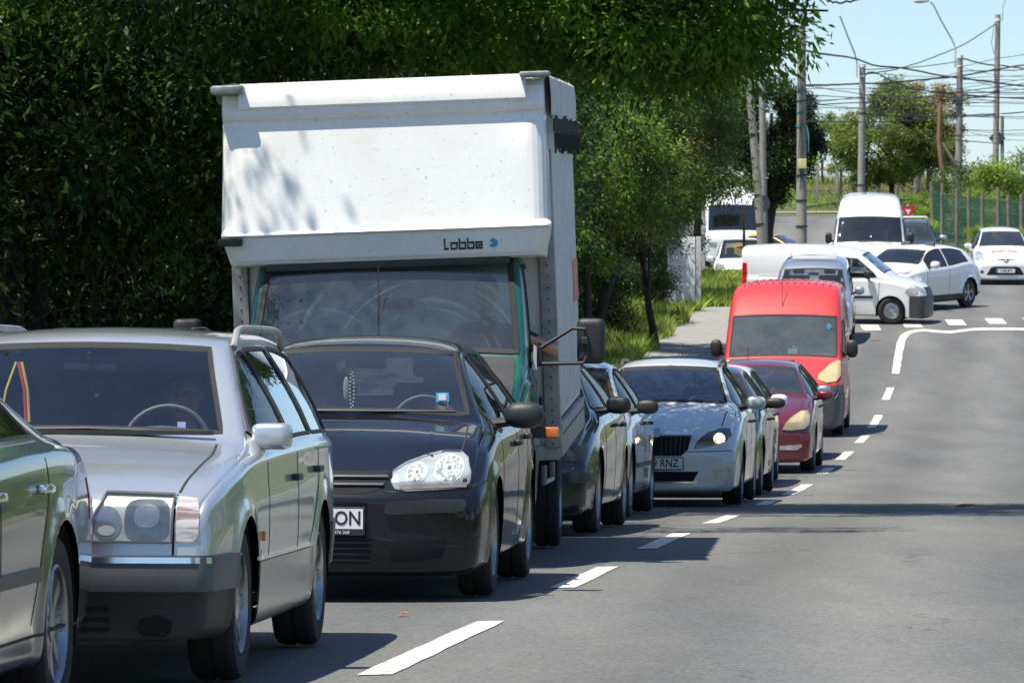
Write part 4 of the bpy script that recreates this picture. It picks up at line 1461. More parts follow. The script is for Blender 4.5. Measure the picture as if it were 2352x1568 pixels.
CR = {
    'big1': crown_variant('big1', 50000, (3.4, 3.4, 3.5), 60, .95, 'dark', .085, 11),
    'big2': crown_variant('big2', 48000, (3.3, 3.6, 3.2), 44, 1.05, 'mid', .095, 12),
    'mid1': crown_variant('mid1', 34000, (1.6, 1.7, 1.7), 34, .55, 'sunny', .09, 13),
    'red1': crown_variant('red1', 32000, (1.55, 1.7, 1.6), 32, .5, 'red', .08, 14),
    'gry1': crown_variant('gry1', 42000, (1.6, 1.8, 2.1), 44, .62, 'grey', .105, 15, aspect=.3),
    'frs1': crown_variant('frs1', 9000, (1.0, 1.0, 1.3), 14, .42, 'fresh', .11, 16),
    'rnd1': crown_variant('rnd1', 46000, (2.3, 2.3, 2.3), 80, .60, 'lime', .15, 17, squash=lambda c: np.stack([c[:, 0] * np.clip(1.05 - .28 * c[:, 2], .3, 1.2), c[:, 1] * np.clip(1.05 - .28 * c[:, 2], .3, 1.2), c[:, 2]], 1)),
    'aut1': crown_variant('aut1', 26000, (1.9, 1.9, 2.2), 40, .5, 'autumn', .13, 18),
    'shr1': crown_variant('shr1', 9000, (1.3, 1.3, 1.2), 24, .45, 'mid', .09, 19),
    'shr2': crown_variant('shr2', 9000, (1.2, 1.4, 1.5), 22, .45, 'fresh', .10, 20),
    'drk1': crown_variant('drk1', 40000, (1.45, 1.5, 2.1), 46, .5, 'dark', .12, 24),
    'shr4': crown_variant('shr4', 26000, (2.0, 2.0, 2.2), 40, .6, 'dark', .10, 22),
    'shr5': crown_variant('shr5', 26000, (2.0, 1.9, 2.2), 36, .6, 'mid', .10, 23),
    'shr3': crown_variant('shr3', 9000, (1.2, 1.4, 1.3), 22, .45, 'dark', .09, 21),
}
GL = 'trees along the left of the road'
ordn = ['nearest', 'second', 'third', 'fourth', 'fifth', 'sixth', 'seventh', 'eighth', 'ninth', 'tenth', 'eleventh', 'twelfth']
# front row, trunks behind the footpath, crowns hanging over it
rowY = [32.6, 38.5, 44.5, 51.5, 58.5, 66, 74, 83, 92]
for i, Y in enumerate(rowY):
    cu = 'big1' if i % 2 == 0 else 'big2'
    X = XC(Y) - 8.3 - (2.0 if Y > 90 else .9 if Y > 80 else 0)
    tree('dense leafy roadside tree, %s along the left of the queue' % ordn[i], X, Y, 6.9 if i < 3 else 5.4, CR[cu], 1.0 + .05 * ((i * 7) % 3), i * 1.3, .2, GL, 'roadside_tree', lean=(2.0 if i < 1 else 1.6 if i < 3 else 1.9, 0))
# second and third rows close the view
for i, (u, Y, s) in enumerate(((-14, 58, 1.25), (-13.5, 68, 1.3), (-13.5, 80, 1.3), (-13, 92, 1.3), (-12.5, 105, 1.25), (-12, 117, 1.2), (-21, 75, 1.6), (-21, 92, 1.7), (-20, 110, 1.7), (-17, 128, 1.6), (-30, 120, 2.0), (-10.5, 131, 1.1))):
    X = XC(Y) + u
    tree('dark background tree deep in the wood left of the road, %s one back' % ordn[i], X, Y, 4.9 * s * .85, CR['big2' if i % 2 else 'big1'], s, i * 2.1, .22, 'trees deep in the wood', 'woodland_tree')
# bushes under the trees
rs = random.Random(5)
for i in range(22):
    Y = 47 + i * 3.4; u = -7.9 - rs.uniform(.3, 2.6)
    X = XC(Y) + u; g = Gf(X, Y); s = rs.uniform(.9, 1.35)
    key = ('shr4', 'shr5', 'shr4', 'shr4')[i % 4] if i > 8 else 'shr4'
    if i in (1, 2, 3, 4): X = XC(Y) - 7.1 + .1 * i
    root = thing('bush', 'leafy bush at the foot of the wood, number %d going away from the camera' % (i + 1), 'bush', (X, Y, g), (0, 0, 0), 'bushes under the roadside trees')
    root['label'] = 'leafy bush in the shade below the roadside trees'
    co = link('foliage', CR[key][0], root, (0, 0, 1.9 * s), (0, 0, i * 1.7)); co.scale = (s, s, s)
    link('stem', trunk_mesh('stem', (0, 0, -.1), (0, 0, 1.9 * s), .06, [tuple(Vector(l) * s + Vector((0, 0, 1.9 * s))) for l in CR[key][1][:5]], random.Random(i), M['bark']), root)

for i, (u, Y, s_, key) in enumerate(((-8.6, 92, .9, 'shr4'), (-8.7, 99, .9, 'shr5'), (-8.5, 106, .9, 'shr4'), (-8.7, 113, .9, 'shr5'), (-8.6, 120, .9, 'shr4'), (-7.15, 121, .75, 'shr4'), (-7.2, 127, .8, 'shr4'), (-7.3, 116, .7, 'shr4'), (-8.6, 133, .8, 'shr5'), (-8.0, 138, .8, 'shr4'), (-7.9, 146, .75, 'shr4'), (-9.0, 142, 1.0, 'shr4'))):
    X = XC(Y) + u
    root = thing('bush', 'dense undergrowth bush between the box truck and the white board', 'bush', (X, Y, Gf(X, Y)), (0, 0, 0), 'undergrowth beside the verge')
    co = link('foliage', CR[key][0], root, (0, 0, 1.7 * s_), (0, 0, i * 1.3)); co.scale = (s_, s_, s_)
    link('stem', trunk_mesh('stem', (0, 0, -.1), (0, 0, 1.7 * s_), .04, [], random.Random(i), M['bark']), root)
# the bough over the road: clumps laid along its outline
rng = np.random.default_rng(33)
cl = []
def row(x0, x1, z, y0, y1, st=.55):
    for x in np.arange(x0, x1, st):
        for y in np.arange(y0, y1, .7):
            cl.append((x + rng.uniform(-.2, .2), y + rng.uniform(-.3, .3), z + rng.uniform(-.2, .2)))
row(-4.5, 2.3, 4.75, 49.3, 52.3); row(-4.5, 2.6, 5.3, 48.9, 52.3); row(0, 2.3, 4.5, 49.0, 51.5); row(-4.0, 4.4, 5.9, 48.0, 52.6); row(-4.0, 6.4, 6.4, 46.9, 52.4, .6); row(1.0, 7.0, 6.9, 46.9, 52.2, .6)
row(-3.5, .7, 5.7, 40.4, 41.9, .6); row(-3, 4.6, 7.1, 49, 51.5, .8); row(-3, 3, 7.8, 49, 51.5, .9)
row(-4.0, 2.2, 4.38, 49.6, 52.0)
for q in ((2.4, 50, 4.25), (2.0, 50, 4.2), (1.6, 50.2, 4.2), (2.55, 49.8, 4.6), (2.75, 49.5, 5.0), (2.55, 49.7, 4.4), (1.2, 50.2, 4.2), (2.5, 49.6, 4.85), (2.2, 49.4, 4.6), (2.4, 50, 4.45), (2.15, 50.4, 4.3), (1.5, 50.5, 4.3), (2.65, 49.2, 5.2), (.6, 51, 4.35)): cl.append(q)
cl = np.array(cl); rc = np.full(len(cl), .44) * rng.uniform(.7, 1.3, len(cl))
Pn, D = crown_pts(rng, 150000, cl, rc, surf=.6)
root = thing('ash_tree', 'large tree whose leafy bough hangs low over the road above the estate cars', 'tree', (XC(51) - 7.2, 51, Gf(-5, 51)), (0, 0, 0), GL)
b0 = Vector(root.location)
link('crown', leaf_mesh('crown', Pn - np.array(b0), D, .105, leafmat('leaf_ash', [(0.035, 0.080, 0.012), (0.07, 0.14, 0.02), (0.13, 0.22, 0.035)], .5), rng, .36, droop=.7), root)
mb = MB(); mb.tube([(0, 0, -.2), (.1, 0, 2), (.3, 0, 4.2), (.5, 0, 7)], [.3, .25, .2, .1], 10)
for tip, z in (((9.5, -1, 5.0), 4.3), ((12.5, -1, 6.2), 5), ((8, .5, 4.9), 4), ((6, -1, 6.8), 5.5), ((11, .3, 5.7), 4.6), ((5.2, -9.6, 5.7), 4.8)):
    s_ = Vector((.3, 0, z)); t_ = Vector(tip); m_ = s_.lerp(t_, .5) + Vector((0, 0, .5)); mb.tube([s_, s_.lerp(m_, .5) + Vector((0, 0, .15)), m_, m_.lerp(t_, .5), t_], [.11, .09, .06, .035, .01], 7)
mb.build('trunk', M['bark_dark'], root)

# mid distance trees by the footpath
tree('small tree with reddish tips and a straight dark trunk standing in the verge grass', 3.15, 113, 3.9, CR['red1'], 1.0, .4, .09, GL, 'verge_tree', lean=(-.75, -1))
tree('young tree with bright green leaves just behind the box truck', 1.6, 104, 3.9, CR['mid1'], 1.15, 2.4, .1, GL, 'verge_tree', lean=(-.2, 0))
tree('grey green tree arching over the footpath before the leaning poles', 1.5, 109, 5.0, CR['gry1'], .98, 1.0, .13, GL, 'verge_tree', lean=(1.7, 0))
tree('darker tree behind the grey green one by the footpath end', 1.9, 134, 5.6, CR['gry1'], 1.35, 2.2, .13, GL, 'verge_tree', lean=(.9, 0))
tree('dark conifer like tree behind the thick concrete pole', 8.35, 168, 5.1, CR['drk1'], 1.0, .2, .13, 'trees on the far side of the junction', 'junction_tree')
tree('pale green young tree behind the fence between two poles', 15.0, 252, 2.0, CR['frs1'], 1.1, .2, .06, 'trees on the far side of the junction', 'junction_tree')
tree('second pale green sapling left of the round tree', 13.9, 256, 1.8, CR['frs1'], .9, 2.2, .06, 'trees on the far side of the junction', 'junction_tree')
tree('round green tree with a dark trunk on the hilltop', 16.5, 227, 3.2, CR['rnd1'], 1.0, .6, .14, 'trees on the far side of the junction', 'junction_tree')
tree('browning autumn coloured tree behind the round green tree', 19.6, 246, 3.1, CR['aut1'], .98, .2, .13, 'trees on the far side of the junction', 'junction_tree')
tree('tall dark tree half hidden left of the thick concrete pole', 6.2, 175, 6.4, CR['drk1'], 1.25, 2.2, .15, 'trees on the far side of the junction', 'junction_tree')
hl = [(15.9, 187, 1.15, 'shr1', 'left end of the hedge'), (17.6, 186, 1.25, 'shr2', 'middle of the hedge'), (19.4, 185, 1.3, 'shr1', 'right end of the hedge'), (14.6, 184, .7, 'shr2', 'low at the left foot of the hedge'), (17.9, 178, .75, 'shr1', 'in front of the hedge middle'), (16.2, 179.5, .8, 'shr2', 'in front of the hedge left half'),
      (13.15, 172, .62, 'shr2', 'climbing the first fence post'), (14.7, 164.5, .45, 'shr2', 'growing through the green fence'), (15.9, 160, .5, 'shr2', 'growing through the fence near the small white car'), (21, 192, 1.5, 'shr1', 'on the hill at the picture edge')]
for i, (X, Y, s, key, w) in enumerate(hl):
    g = Gf(X, Y); root = thing('hedge_shrub', 'bushy green shrub ' + w, 'shrub', (X, Y, g), (0, 0, 0), 'shrubs by the green fence')
    co = link('foliage', CR[key][0], root, (0, 0, 1.15 * s), (0, 0, i * 1.1)); co.scale = (s, s, s)
    link('stem', trunk_mesh('stem', (0, 0, -.1), (0, 0, 1.1 * s), .04, [tuple(Vector(l) * s + Vector((0, 0, 1.15 * s))) for l in CR[key][1][:4]], random.Random(i), M['bark']), root)
# scrub on the right verge, outside the picture but mirrored in the car doors
rs = random.Random(9)
for i in range(16):
    Y = 4 + i * 5.2; u = 8.2 + rs.uniform(-.6, 1.5); X = XC(Y) + u; s = rs.uniform(.8, 1.5)
    root = thing('verge_bush', 'green bush on the right verge, mirrored in the car doors', 'bush', (X, Y, Gf(X, Y) + .1), (0, 0, 0), 'bushes on the right verge')
    key = ('shr2', 'shr1')[i % 2]
    co = link('foliage', CR[key][0], root, (0, 0, 1.0 * s), (0, 0, i * 1.9)); co.scale = (s, s * 1.4, s)

# ---- grass
rng = np.random.default_rng(5)
def grass(name, n, ufun, Y0, Y1, h0, h1, zc=0.0, dens=None):
    Y = rng.uniform(Y0, Y1, n); u = ufun(Y, rng.uniform(0, 1, n)); X = XC(Y) + u
    cl_ = .5 + .5 * np.sin(X * 2.3 + np.sin(Y * .8) * 2) * np.sin(Y * 1.1)
    h = rng.uniform(h0, h1, n) * (.45 + .9 * cl_)
    z = G(X, Y) + zc
    B = np.stack([X, Y, z], 1)
    ln = rng.normal(0, .35, (n, 2)) * h[:, None]
    s = rng.normal(0, 1, (n, 3)); s[:, 2] = 0; s /= np.linalg.norm(s, axis=1)[:, None]
    w = .006 + .010 * rng.uniform(0, 1, n)
    T = B + np.stack([ln[:, 0], ln[:, 1], h], 1); Mid = B + np.stack([ln[:, 0] * .3, ln[:, 1] * .3, h * .55], 1)
    V = np.stack([B - s * w[:, None], B + s * w[:, None], Mid + s * w[:, None] * .8, T, Mid - s * w[:, None] * .8], 1).reshape(-1, 3)
    Fq = (np.arange(n)[:, None] * 5 + np.arange(5)[None, :])
    me = mesh_np(name, V, Fq, [LM['grass']], smooth=False)
    return struct(name, me, 'stuff')
grass('verge_grass', 60000, lambda Y, t: -5.45 - 3.4 * t ** 1.5 + .15 * np.sin(Y * 1.3), 70, 128, .15, .55)
grass('junction_grass', 16000, lambda Y, t: -7 + 3.2 * t, 128, 150, .1, .35)
grass('hill_grass', 18000, lambda Y, t: -14 + 26 * t, 226, 262, .15, .5)
grass('right_verge_grass', 9000, lambda Y, t: 4.4 + 4 * t, 0, 60, .1, .35, .15)

# ================================================================== poles, fences, signs
M['concrete'] = mat('concrete', (0.33, 0.31, 0.27), 0.9, var=.35, scale=3, bump=.4, bscale=30)
M['wood'] = mat('grey_wood', (0.24, 0.19, 0.15), 0.9, var=.4, scale=5)
M['wood_brown'] = mat('brown_wood', (0.26, 0.15, 0.08), 0.9, var=.4, scale=5)
M['galv'] = mat('galvanised', (0.62, 0.63, 0.62), 0.5, metal=.3, var=.15)
M['rust'] = mat('rust', (0.24, 0.09, 0.04), 0.85, var=.4, scale=12)
M['white_paint'] = mat('white_paint', (0.78, 0.78, 0.76), 0.5, var=.12)
M['sign_red'] = mat('sign_red', (0.62, 0.02, 0.04), 0.45)
M['sign_back'] = mat('sign_back', (0.05, 0.06, 0.075), 0.6)
M['green_pipe'] = mat('green_pipe', (0.10, 0.24, 0.10), 0.7, var=.7, scale=1.2)
M['fence_green'] = mat('fence_green', (0.03, 0.12, 0.08), 0.6)
M['cable'] = mat('cable', (0.03, 0.035, 0.04), 0.7)
M['teal_tape'] = mat('teal_tape', (0.05, 0.26, 0.28), 0.5)

def pole(label, px, Y, ptop, r0, r1, pbase=None, m='concrete', px1=None, bands=(), name='utility_pole', mids=()):
    X = (px - 1176) * Y / F; xt = ((px1 if px1 is not None else px) - 1176) * Y / F
    g = Gf(X, Y); zt = CAMZ + (850 - ptop) * Y / F
    root = thing(name, label, 'pole', (X, Y, g), (0, 0, 0), 'poles')
    H = zt - g
    pts = [(0, 0, -.2)] + [((p - px) * Y / F, 0, CAMZ + (850 - q) * Y / F - g) for p, q in mids] + [(xt - X, 0, H)]
    nn = len(pts)
    mb = MB().tube(pts, [r0 + (r1 - r0) * i / (nn - 1) for i in range(nn)], 14); mb.build('shaft', M[m], root)
    for bz, hh, bm_ in bands:
        z = CAMZ + (850 - bz) * Y / F - g; t = max(0, min(1, z / H)); r = r0 + (r1 - r0) * t
        MB().lathe([(r + .004, z - hh / 2), (r + .018, z - hh / 2), (r + .018, z + hh / 2), (r + .004, z + hh / 2)], 14, 'z', Matrix.Translation(((xt - X) * t, 0, 0))).build('band', M[bm_], root)
    return root, H
def pxl(root, px, py, Y, dy=0.0): 
    q = P(px, py, Y) - root.location; q.y += dy; return q
p, H = pole('thick concrete pole with teal cable loops and a yellow box', 1841, 150, 60, .165, .12, bands=[(208, .05, 'teal_tape'), (258, .04, 'teal_tape'), (290, .07, 'teal_tape'), (403, .05, 'black_plastic'), (461, .05, 'black_plastic'), (232, .03, 'cable'), (520, .04, 'black_plastic')])
mb = MB(); q = pxl(p, 1842, 377, 150, -.2); mb.box(tuple(q), (.24, .12, .28), bev=.02); mb.build('meter_box', mat('yellow_box', (.72, .66, .28), .5), p)
mb = MB()
for k in range(3): mb.tube([pxl(p, 1834 + k * 4, 180, 150, -.18), pxl(p, 1836 + k * 2, 300, 150, -.2), pxl(p, 1832 + k * 6, 420, 150, -.18)], .012, 5)
mb.build('down_cable', M['cable'], p)
mb = MB(); mb.tube([pxl(p, 1852, 290, 150, -.17), pxl(p, 1856, 310, 150, -.2), pxl(p, 1857, 352, 150, -.18)], [.015, .03, .012], 6); mb.build('cable_tail', M['teal_tape'], p)
p, H = pole('slim concrete pole with a white curved lamp arm behind the white vans', 1977, 200, 148, .155, .115, px1=1981, bands=[(152, .12, 'white_paint'), (176, .06, 'white_paint'), (260, .04, 'cable'), (425, .05, 'cable')])
mb = MB(); mb.tube([pxl(p, 1968, 178, 200), pxl(p, 1968, 140, 200), pxl(p, 1962, 120, 200), pxl(p, 1945, 85, 200, -.5), pxl(p, 1925, 40, 200, -1)], .03, 8); mb.build('lamp_arm', M['galv'], p)
p, H = pole('concrete street lamp pole with long arm and white lamp head', 2200, 205, 128, .155, .115, px1=2205, bands=[(131, .12, 'white_paint'), (153, .06, 'white_paint'), (240, .04, 'cable'), (310, .04, 'teal_tape')], name='street_lamp')
mb = MB(); mb.tube([pxl(p, 2194, 155, 205), pxl(p, 2195, 112, 205), pxl(p, 2187, 92, 205), pxl(p, 2160, 50, 205, -.4), pxl(p, 2140, 15, 205, -.8), pxl(p, 2132, 8, 205, -.9)], .03, 8); mb.build('lamp_arm', M['galv'], p)
mb = MB(); q = pxl(p, 2112, 6, 205, -1.0); mb.ell(tuple(q), (.64, .3, .17), 12, p=.8); mb.build('lamp_head', M['white_paint'], p)
mb = MB(); mb.ell((q.x - .08, q.y, q.z - .05), (.4, .24, .12), 10); mb.build('lamp_glass', M['lamp_lens'], p)
p, H = pole('tall concrete pole nearest the right edge with a lamp arm at its top', 2285, 215, 34, .14, .11, px1=2292, bands=[(46, .12, 'white_paint'), (210, .05, 'cable'), (160, .04, 'cable')])
mb = MB(); mb.tube([pxl(p, 2302, 48, 215), pxl(p, 2303, 15, 215), pxl(p, 2312, -6, 215)], .028, 8); mb.build('lamp_arm', M['galv'], p)
mb = MB(); mb.tube([pxl(p, 2284, 52, 215, -.15), pxl(p, 2276, 100, 215, -.2), pxl(p, 2283, 125, 215, -.15)], .012, 5); mb.build('loose_wire', M['cable'], p)
p, H = pole('short dark pole with a diamond plate behind the tallest pole', 2302, 238, 267, .09, .08, m='wood')
mb = MB(); q = pxl(p, 2290, 318, 238, -.1); mb.box((0, 0, 0), (.55, .03, .55), Matrix.Translation(q) @ Matrix.Rotation(R_(45), 4, 'Y')); mb.build('diamond_plate', M['sign_back'], p)
p, H = pole('crooked brown wooden pole with a slanting strut', 2166, 190, 235, .11, .08, m='wood_brown', px1=2160, mids=((2166, 400), (2157, 320), (2158, 290)))
mb = MB(); mb.tube([pxl(p, 2164, 330, 190), pxl(p, 2198, 385, 190), pxl(p, 2228, 445, 190)], .075, 8); mb.build('strut', M['wood'], p)
p, H = pole('leaning concrete pole left of the junction', 1757, 140, 150, .12, .09, px1=1716, bands=[(448, .04, 'cable'), (515, .05, 'cable'), (310, .04, 'cable')], mids=((1738, 400), (1726, 260)))
p, H = pole('straight concrete pole behind the leaning pole', 1756, 152, 150, .12, .09, px1=1750, bands=[(216, .08, 'cable')])
p, H = pole('rusty sign post seen against the dark rear screen', 1709, 136, 476, .04, .035, m='rust', name='sign_post')

# round sign seen from the back, on its own post
def sign_root(label, px, py, Y, name, rp=.035):
    X = (px - 1176) * Y / F; g = Gf(X, Y)
    root = thing(name, label, 'road sign', (X, Y, g), (0, 0, 0)); z = CAMZ + (850 - py) * Y / F - g
    MB().tube([(0, .04, -.2), (0, .04, z + .25)], rp, 10).build('post', M['galv'], root)
    return root, z
r, z = sign_root('large round sign seen from its dark back beside the leaning pole', 1750, 468, 146, 'round_sign')
MB().lathe([(.001, -.01), (.25, -.01), (.255, 0), (.25, .012), (.001, .012)], 32, 'y', Matrix.Translation((-.03, 0, z))).build('sign_plate', M['sign_back'], r)
r, z = sign_root('red rimmed round speed sign above the white van roof', 1978, 468, 158, 'speed_sign')
o = MB().lathe([(.001, -.01), (.215, -.01), (.22, 0), (.215, .012), (.001, .012)], 32, 'y', Matrix.Translation((0, 0, z))).build('sign_plate', M['sign_red'], r)
MB().lathe([(.001, -.014), (.155, -.014), (.155, -.011)], 32, 'y', Matrix.Translation((0, 0, z))).build('sign_face', M['white_paint'], o)
link('sign_numerals', text_mesh('sign_numerals', '3,5t', .13, M['ink'], .001, .002), o, (0, -.018, z))
r, z = sign_root('red and white give way triangle right of the white van', 2086, 488, 160, 'give_way_sign')
def tri(s, y, t):
    h = s * .866
    V = [(-s / 2, y, h * .45), (s / 2, y, h * .45), (0, y, -h * .55), (-s / 2, y + t, h * .45), (s / 2, y + t, h * .45), (0, y + t, -h * .55)]
    return V, [(0, 1, 2), (3, 5, 4), (0, 3, 4, 1), (1, 4, 5, 2), (2, 5, 3, 0)]
mb = MB(); V, Fs = tri(.50, -.01, .02); mb.add(V, Fs, Matrix.Translation((0, 0, z))); o = mb.build('sign_plate', M['sign_red'], r, smooth=False)
mb = MB(); V, Fs = tri(.19, -.014, .003); mb.add(V, Fs, Matrix.Translation((0, 0, z + .02))); mb.build('sign_face', M['white_paint'], o, smooth=False)

# white shop board in the verge
Yb = 128.0
X0 = (1536 - 1176) * Yb / F; X1 = (1600 - 1176) * Yb / F
root = thing('shop_board', 'tall white board with faint rows of lettering standing in the verge grass', 'board', ((X0 + X1) / 2, Yb, Gf(4.2, Yb)))
zt = CAMZ + (850 - 544) * Yb / F - root.location.z
MB().box((-.04, 0, zt / 2 + .1), (X1 - X0, .28, zt - .2), bev=.01).build('panel', M['white_paint'], root)
MB().box((X1 - X0 - .30, .0, zt / 2 + .1), (.12, .30, zt - .2), bev=.01).build('edge_strip', M['galv'], root)
M['faint_ink'] = mat('faint_ink', (0.42, 0.46, 0.48), 0.7)
for t, sz, zz in (('SERVICE INTERMARE', .072, zt - .42), ('AUTO ELECTRIC', .05, zt - .28), ('REPARATII', .045, zt - .60), ('VULCANIZARE', .045, zt - .74), ('ITP', .045, zt - .86), ('DIAGNOZA', .045, zt - .98), ('ULEIURI', .045, zt - 1.10)):
    link('board_lettering', text_mesh('board_lettering', t, sz, M['faint_ink'], .001, sx=.8), root, (-.04, -.144, zz))

# pale bench-like concrete posts and rusty panels on the hill
root = thing('hill_fence', 'old fence of grey concrete posts with rusty barred panels on the hill', 'fence', (8.0, 240, Gf(12, 240)))
def hz(px, Y): return Gf((px - 1176) * Y / F, Y) - root.location.z
xs_ = [1742, 1787, 1832, 1877, 1922, 1966, 2010, 2056, 2102, 2146, 2190, 2235, 2290, 2338, 2380]
for i, px in enumerate(xs_):
    Y = 240; x = (px - 1176) * Y / F - 8.0; z0 = hz(px, Y)
    mb = MB(); mb.box((x, 0, z0 + .75), (.15, .14, 1.9), bev=.012); mb.build('post', M['concrete'], root)
    if i % 2 == 0: MB().box((x + .2, .1, z0 + .6), (.12, .12, 1.6), Matrix.Identity(4), bev=.012).build('post', M['concrete'], root)
    if i < len(xs_) - 1 and i not in (9, 11):
        x2 = (xs_[i + 1] - 1176) * Y / F - 8.0; z2 = hz(xs_[i + 1], Y)
        mb = MB(); mb.tube([(x, 0, z0 + 1.38), (x2, 0, z2 + 1.32)], .03, 6); mb.tube([(x, 0, z0 + .42), (x2, 0, z2 + .40)], .03, 6)
        for k in range(1, 10): t = k / 10; mb.tube([(x + (x2 - x) * t, 0, z0 + .25), (x + (x2 - x) * t, 0, z0 + 1.4)], .008, 4)
        mb.build('barred_panel', M['rust'], root)
root = thing('pipe_run', 'flaking green heating pipe on low stands crossing the hill', 'pipe', (8.4, 230, Gf(12, 230)))
pp = [P(1776, 486, 228), P(1850, 475, 229), P(1920, 466, 230), P(2000, 461, 231), P(2070, 458, 231), P(2140, 452, 232)]
MB().tube([q - root.location for q in pp], .085, 12).build('pipe', M['green_pipe'], root)
for q in pp:
    w = q - root.location; g = Gf(q.x, q.y) - root.location.z
    MB().box((w.x, w.y, (w.z + g) / 2), (.07, .07, max(.1, w.z - g))).build('stand', M['rust'], root)
# green mesh fence on the right
A = Vector((14.2, 177)); B = Vector((16.9, 154)); L_ = (B - A).length
root = thing('mesh_fence', 'green wire mesh fence between grey wooden posts behind the small white car', 'fence', (A.x, A.y, Gf(A.x, A.y)))
prev = None; rs = random.Random(2)
for i in range(12):
    t = i / 11 + rs.uniform(-.015, .015); q = A.lerp(B, t); g = Gf(q.x, q.y) - root.location.z
    h = 2.05 + rs.uniform(-.12, .15); lx = rs.uniform(-.05, .05)
    MB().tube([(q.x - A.x, q.y - A.y, g - .2), (q.x - A.x + lx, q.y - A.y, g + h)], [.07, .06], 8).build('post', M['wood'], root)
    if prev is not None:
        a = Vector((prev[0], prev[1], prev[2])); b_ = Vector((q.x - A.x, q.y - A.y, g))
        mb = MB()
        for zz in (.1, .5, .95, 1.4, 1.78): mb.tube([a + Vector((0, 0, zz)), b_ + Vector((0, 0, zz))], .012, 4)
        for k in range(1, 26): w = a.lerp(b_, k / 26); mb.tube([w + Vector((0, 0, .08)), w + Vector((0, 0, 1.8))], .006, 4, cap=False)
        mb.build('mesh_panel', M['fence_green'], root)
    prev = (q.x - A.x, q.y - A.y, g)

# ---- overhead cables
def cable(name_label, pts, r=.022, Y=205, n=18, grp='overhead cables', sag=0.0, common=None):
    W = [P(a, b_, rest[0] if rest else Y) for a, b_, *rest in pts]
    fx = pchip([(i, w.x) for i, w in enumerate(W)]); fy = pchip([(i, w.y) for i, w in enumerate(W)]); fz = pchip([(i, w.z) for i, w in enumerate(W)])
    tt = np.linspace(0, len(W) - 1, n); rr = random.Random(len(pts) + int(pts[0][1]))
    Q = [(float(fx(t)), float(fy(t)), float(fz(t)) - sag * 4 * (t / (len(W) - 1)) * (1 - t / (len(W) - 1)) + rr.uniform(-.012, .012)) for t in tt]
    me = MB().tube(Q, r, 5).mesh('overhead_cable', M['cable'])
    thing('overhead_cable', name_label, 'cable', me=me, group=grp)
cable('thick bundled cable sagging down to the right from the leafy bough', [(1800, 108, 150), (1878, 122, 160), (1970, 137, 200), (2036, 153), (2168, 175), (2234, 183), (2352, 198), (2440, 206)], .034, n=40)
cable('thick bundled cable rising to the right past three poles', [(1841, 197, 150), (1970, 193, 200), (2069, 188), (2200, 175, 205), (2288, 160, 215), (2440, 140, 215)], .034, n=40)
cable('cable starting at the street lamp top and falling to the right', [(2208, 134, 205), (2288, 150, 215), (2440, 176)], .03, n=24)
cable('thin cable climbing steeply to the tall pole top', [(1982, 172, 200), (2076, 155), (2200, 109, 207), (2288, 55, 215)], .022, n=30)
cable('cable with a splice hanging below the slim pole top', [(1984, 176, 200), (2003, 166), (2053, 188), (2102, 204), (2200, 217, 205), (2440, 232)], .028, n=34)
cable('heavy near cable crossing the top edge of the picture', [(1900, 4, 60), (1935, 6, 60), (1985, -4, 60), (2050, -24, 60)], .012, n=16)
cable('low cable running level below the pole tops', [(1987, 262, 200), (2100, 268), (2200, 266, 205), (2290, 262, 215), (2440, 250)], .026, n=24)
thin = 'thin dark wire in the tangle between the concrete poles'
rs = random.Random(12)
for i in range(38):
    y0 = rs.uniform(150, 300); y1 = y0 + rs.uniform(-55, 45); s = rs.uniform(3, 14)
    st = rs.choice([(1841, 150), (1980, 200), (2203, 205)]); x1 = rs.choice([2203, 2289, 2440]) if st[0] < 2200 else 2440
    ya = rs.uniform(195, 280) if st[0] == 1841 else y0
    cable(thin, [(st[0], ya, st[1]), ((st[0] + x1) / 2, (ya + y1) / 2 + s, 200), (x1, y1, 212)], rs.choice([.010, .013, .018]), n=14)
# ================================================================== the vehicles
QG = 'vehicles queueing in the left lane'
JG = 'vehicles at the junction'
def door_gaps(c, ys, z0=.30, extra=()):
    out = []
    for y in ys:
        zb = float(c['belt_f'](y))
        out.append(('x', [(y, z0), (y - .005, .6), (y, zb + .02)], .009))
    return out
def beltf(spec): return pchip(spec['belt'])
def cproto(spec): return Car(**dict(spec, cell=.2))

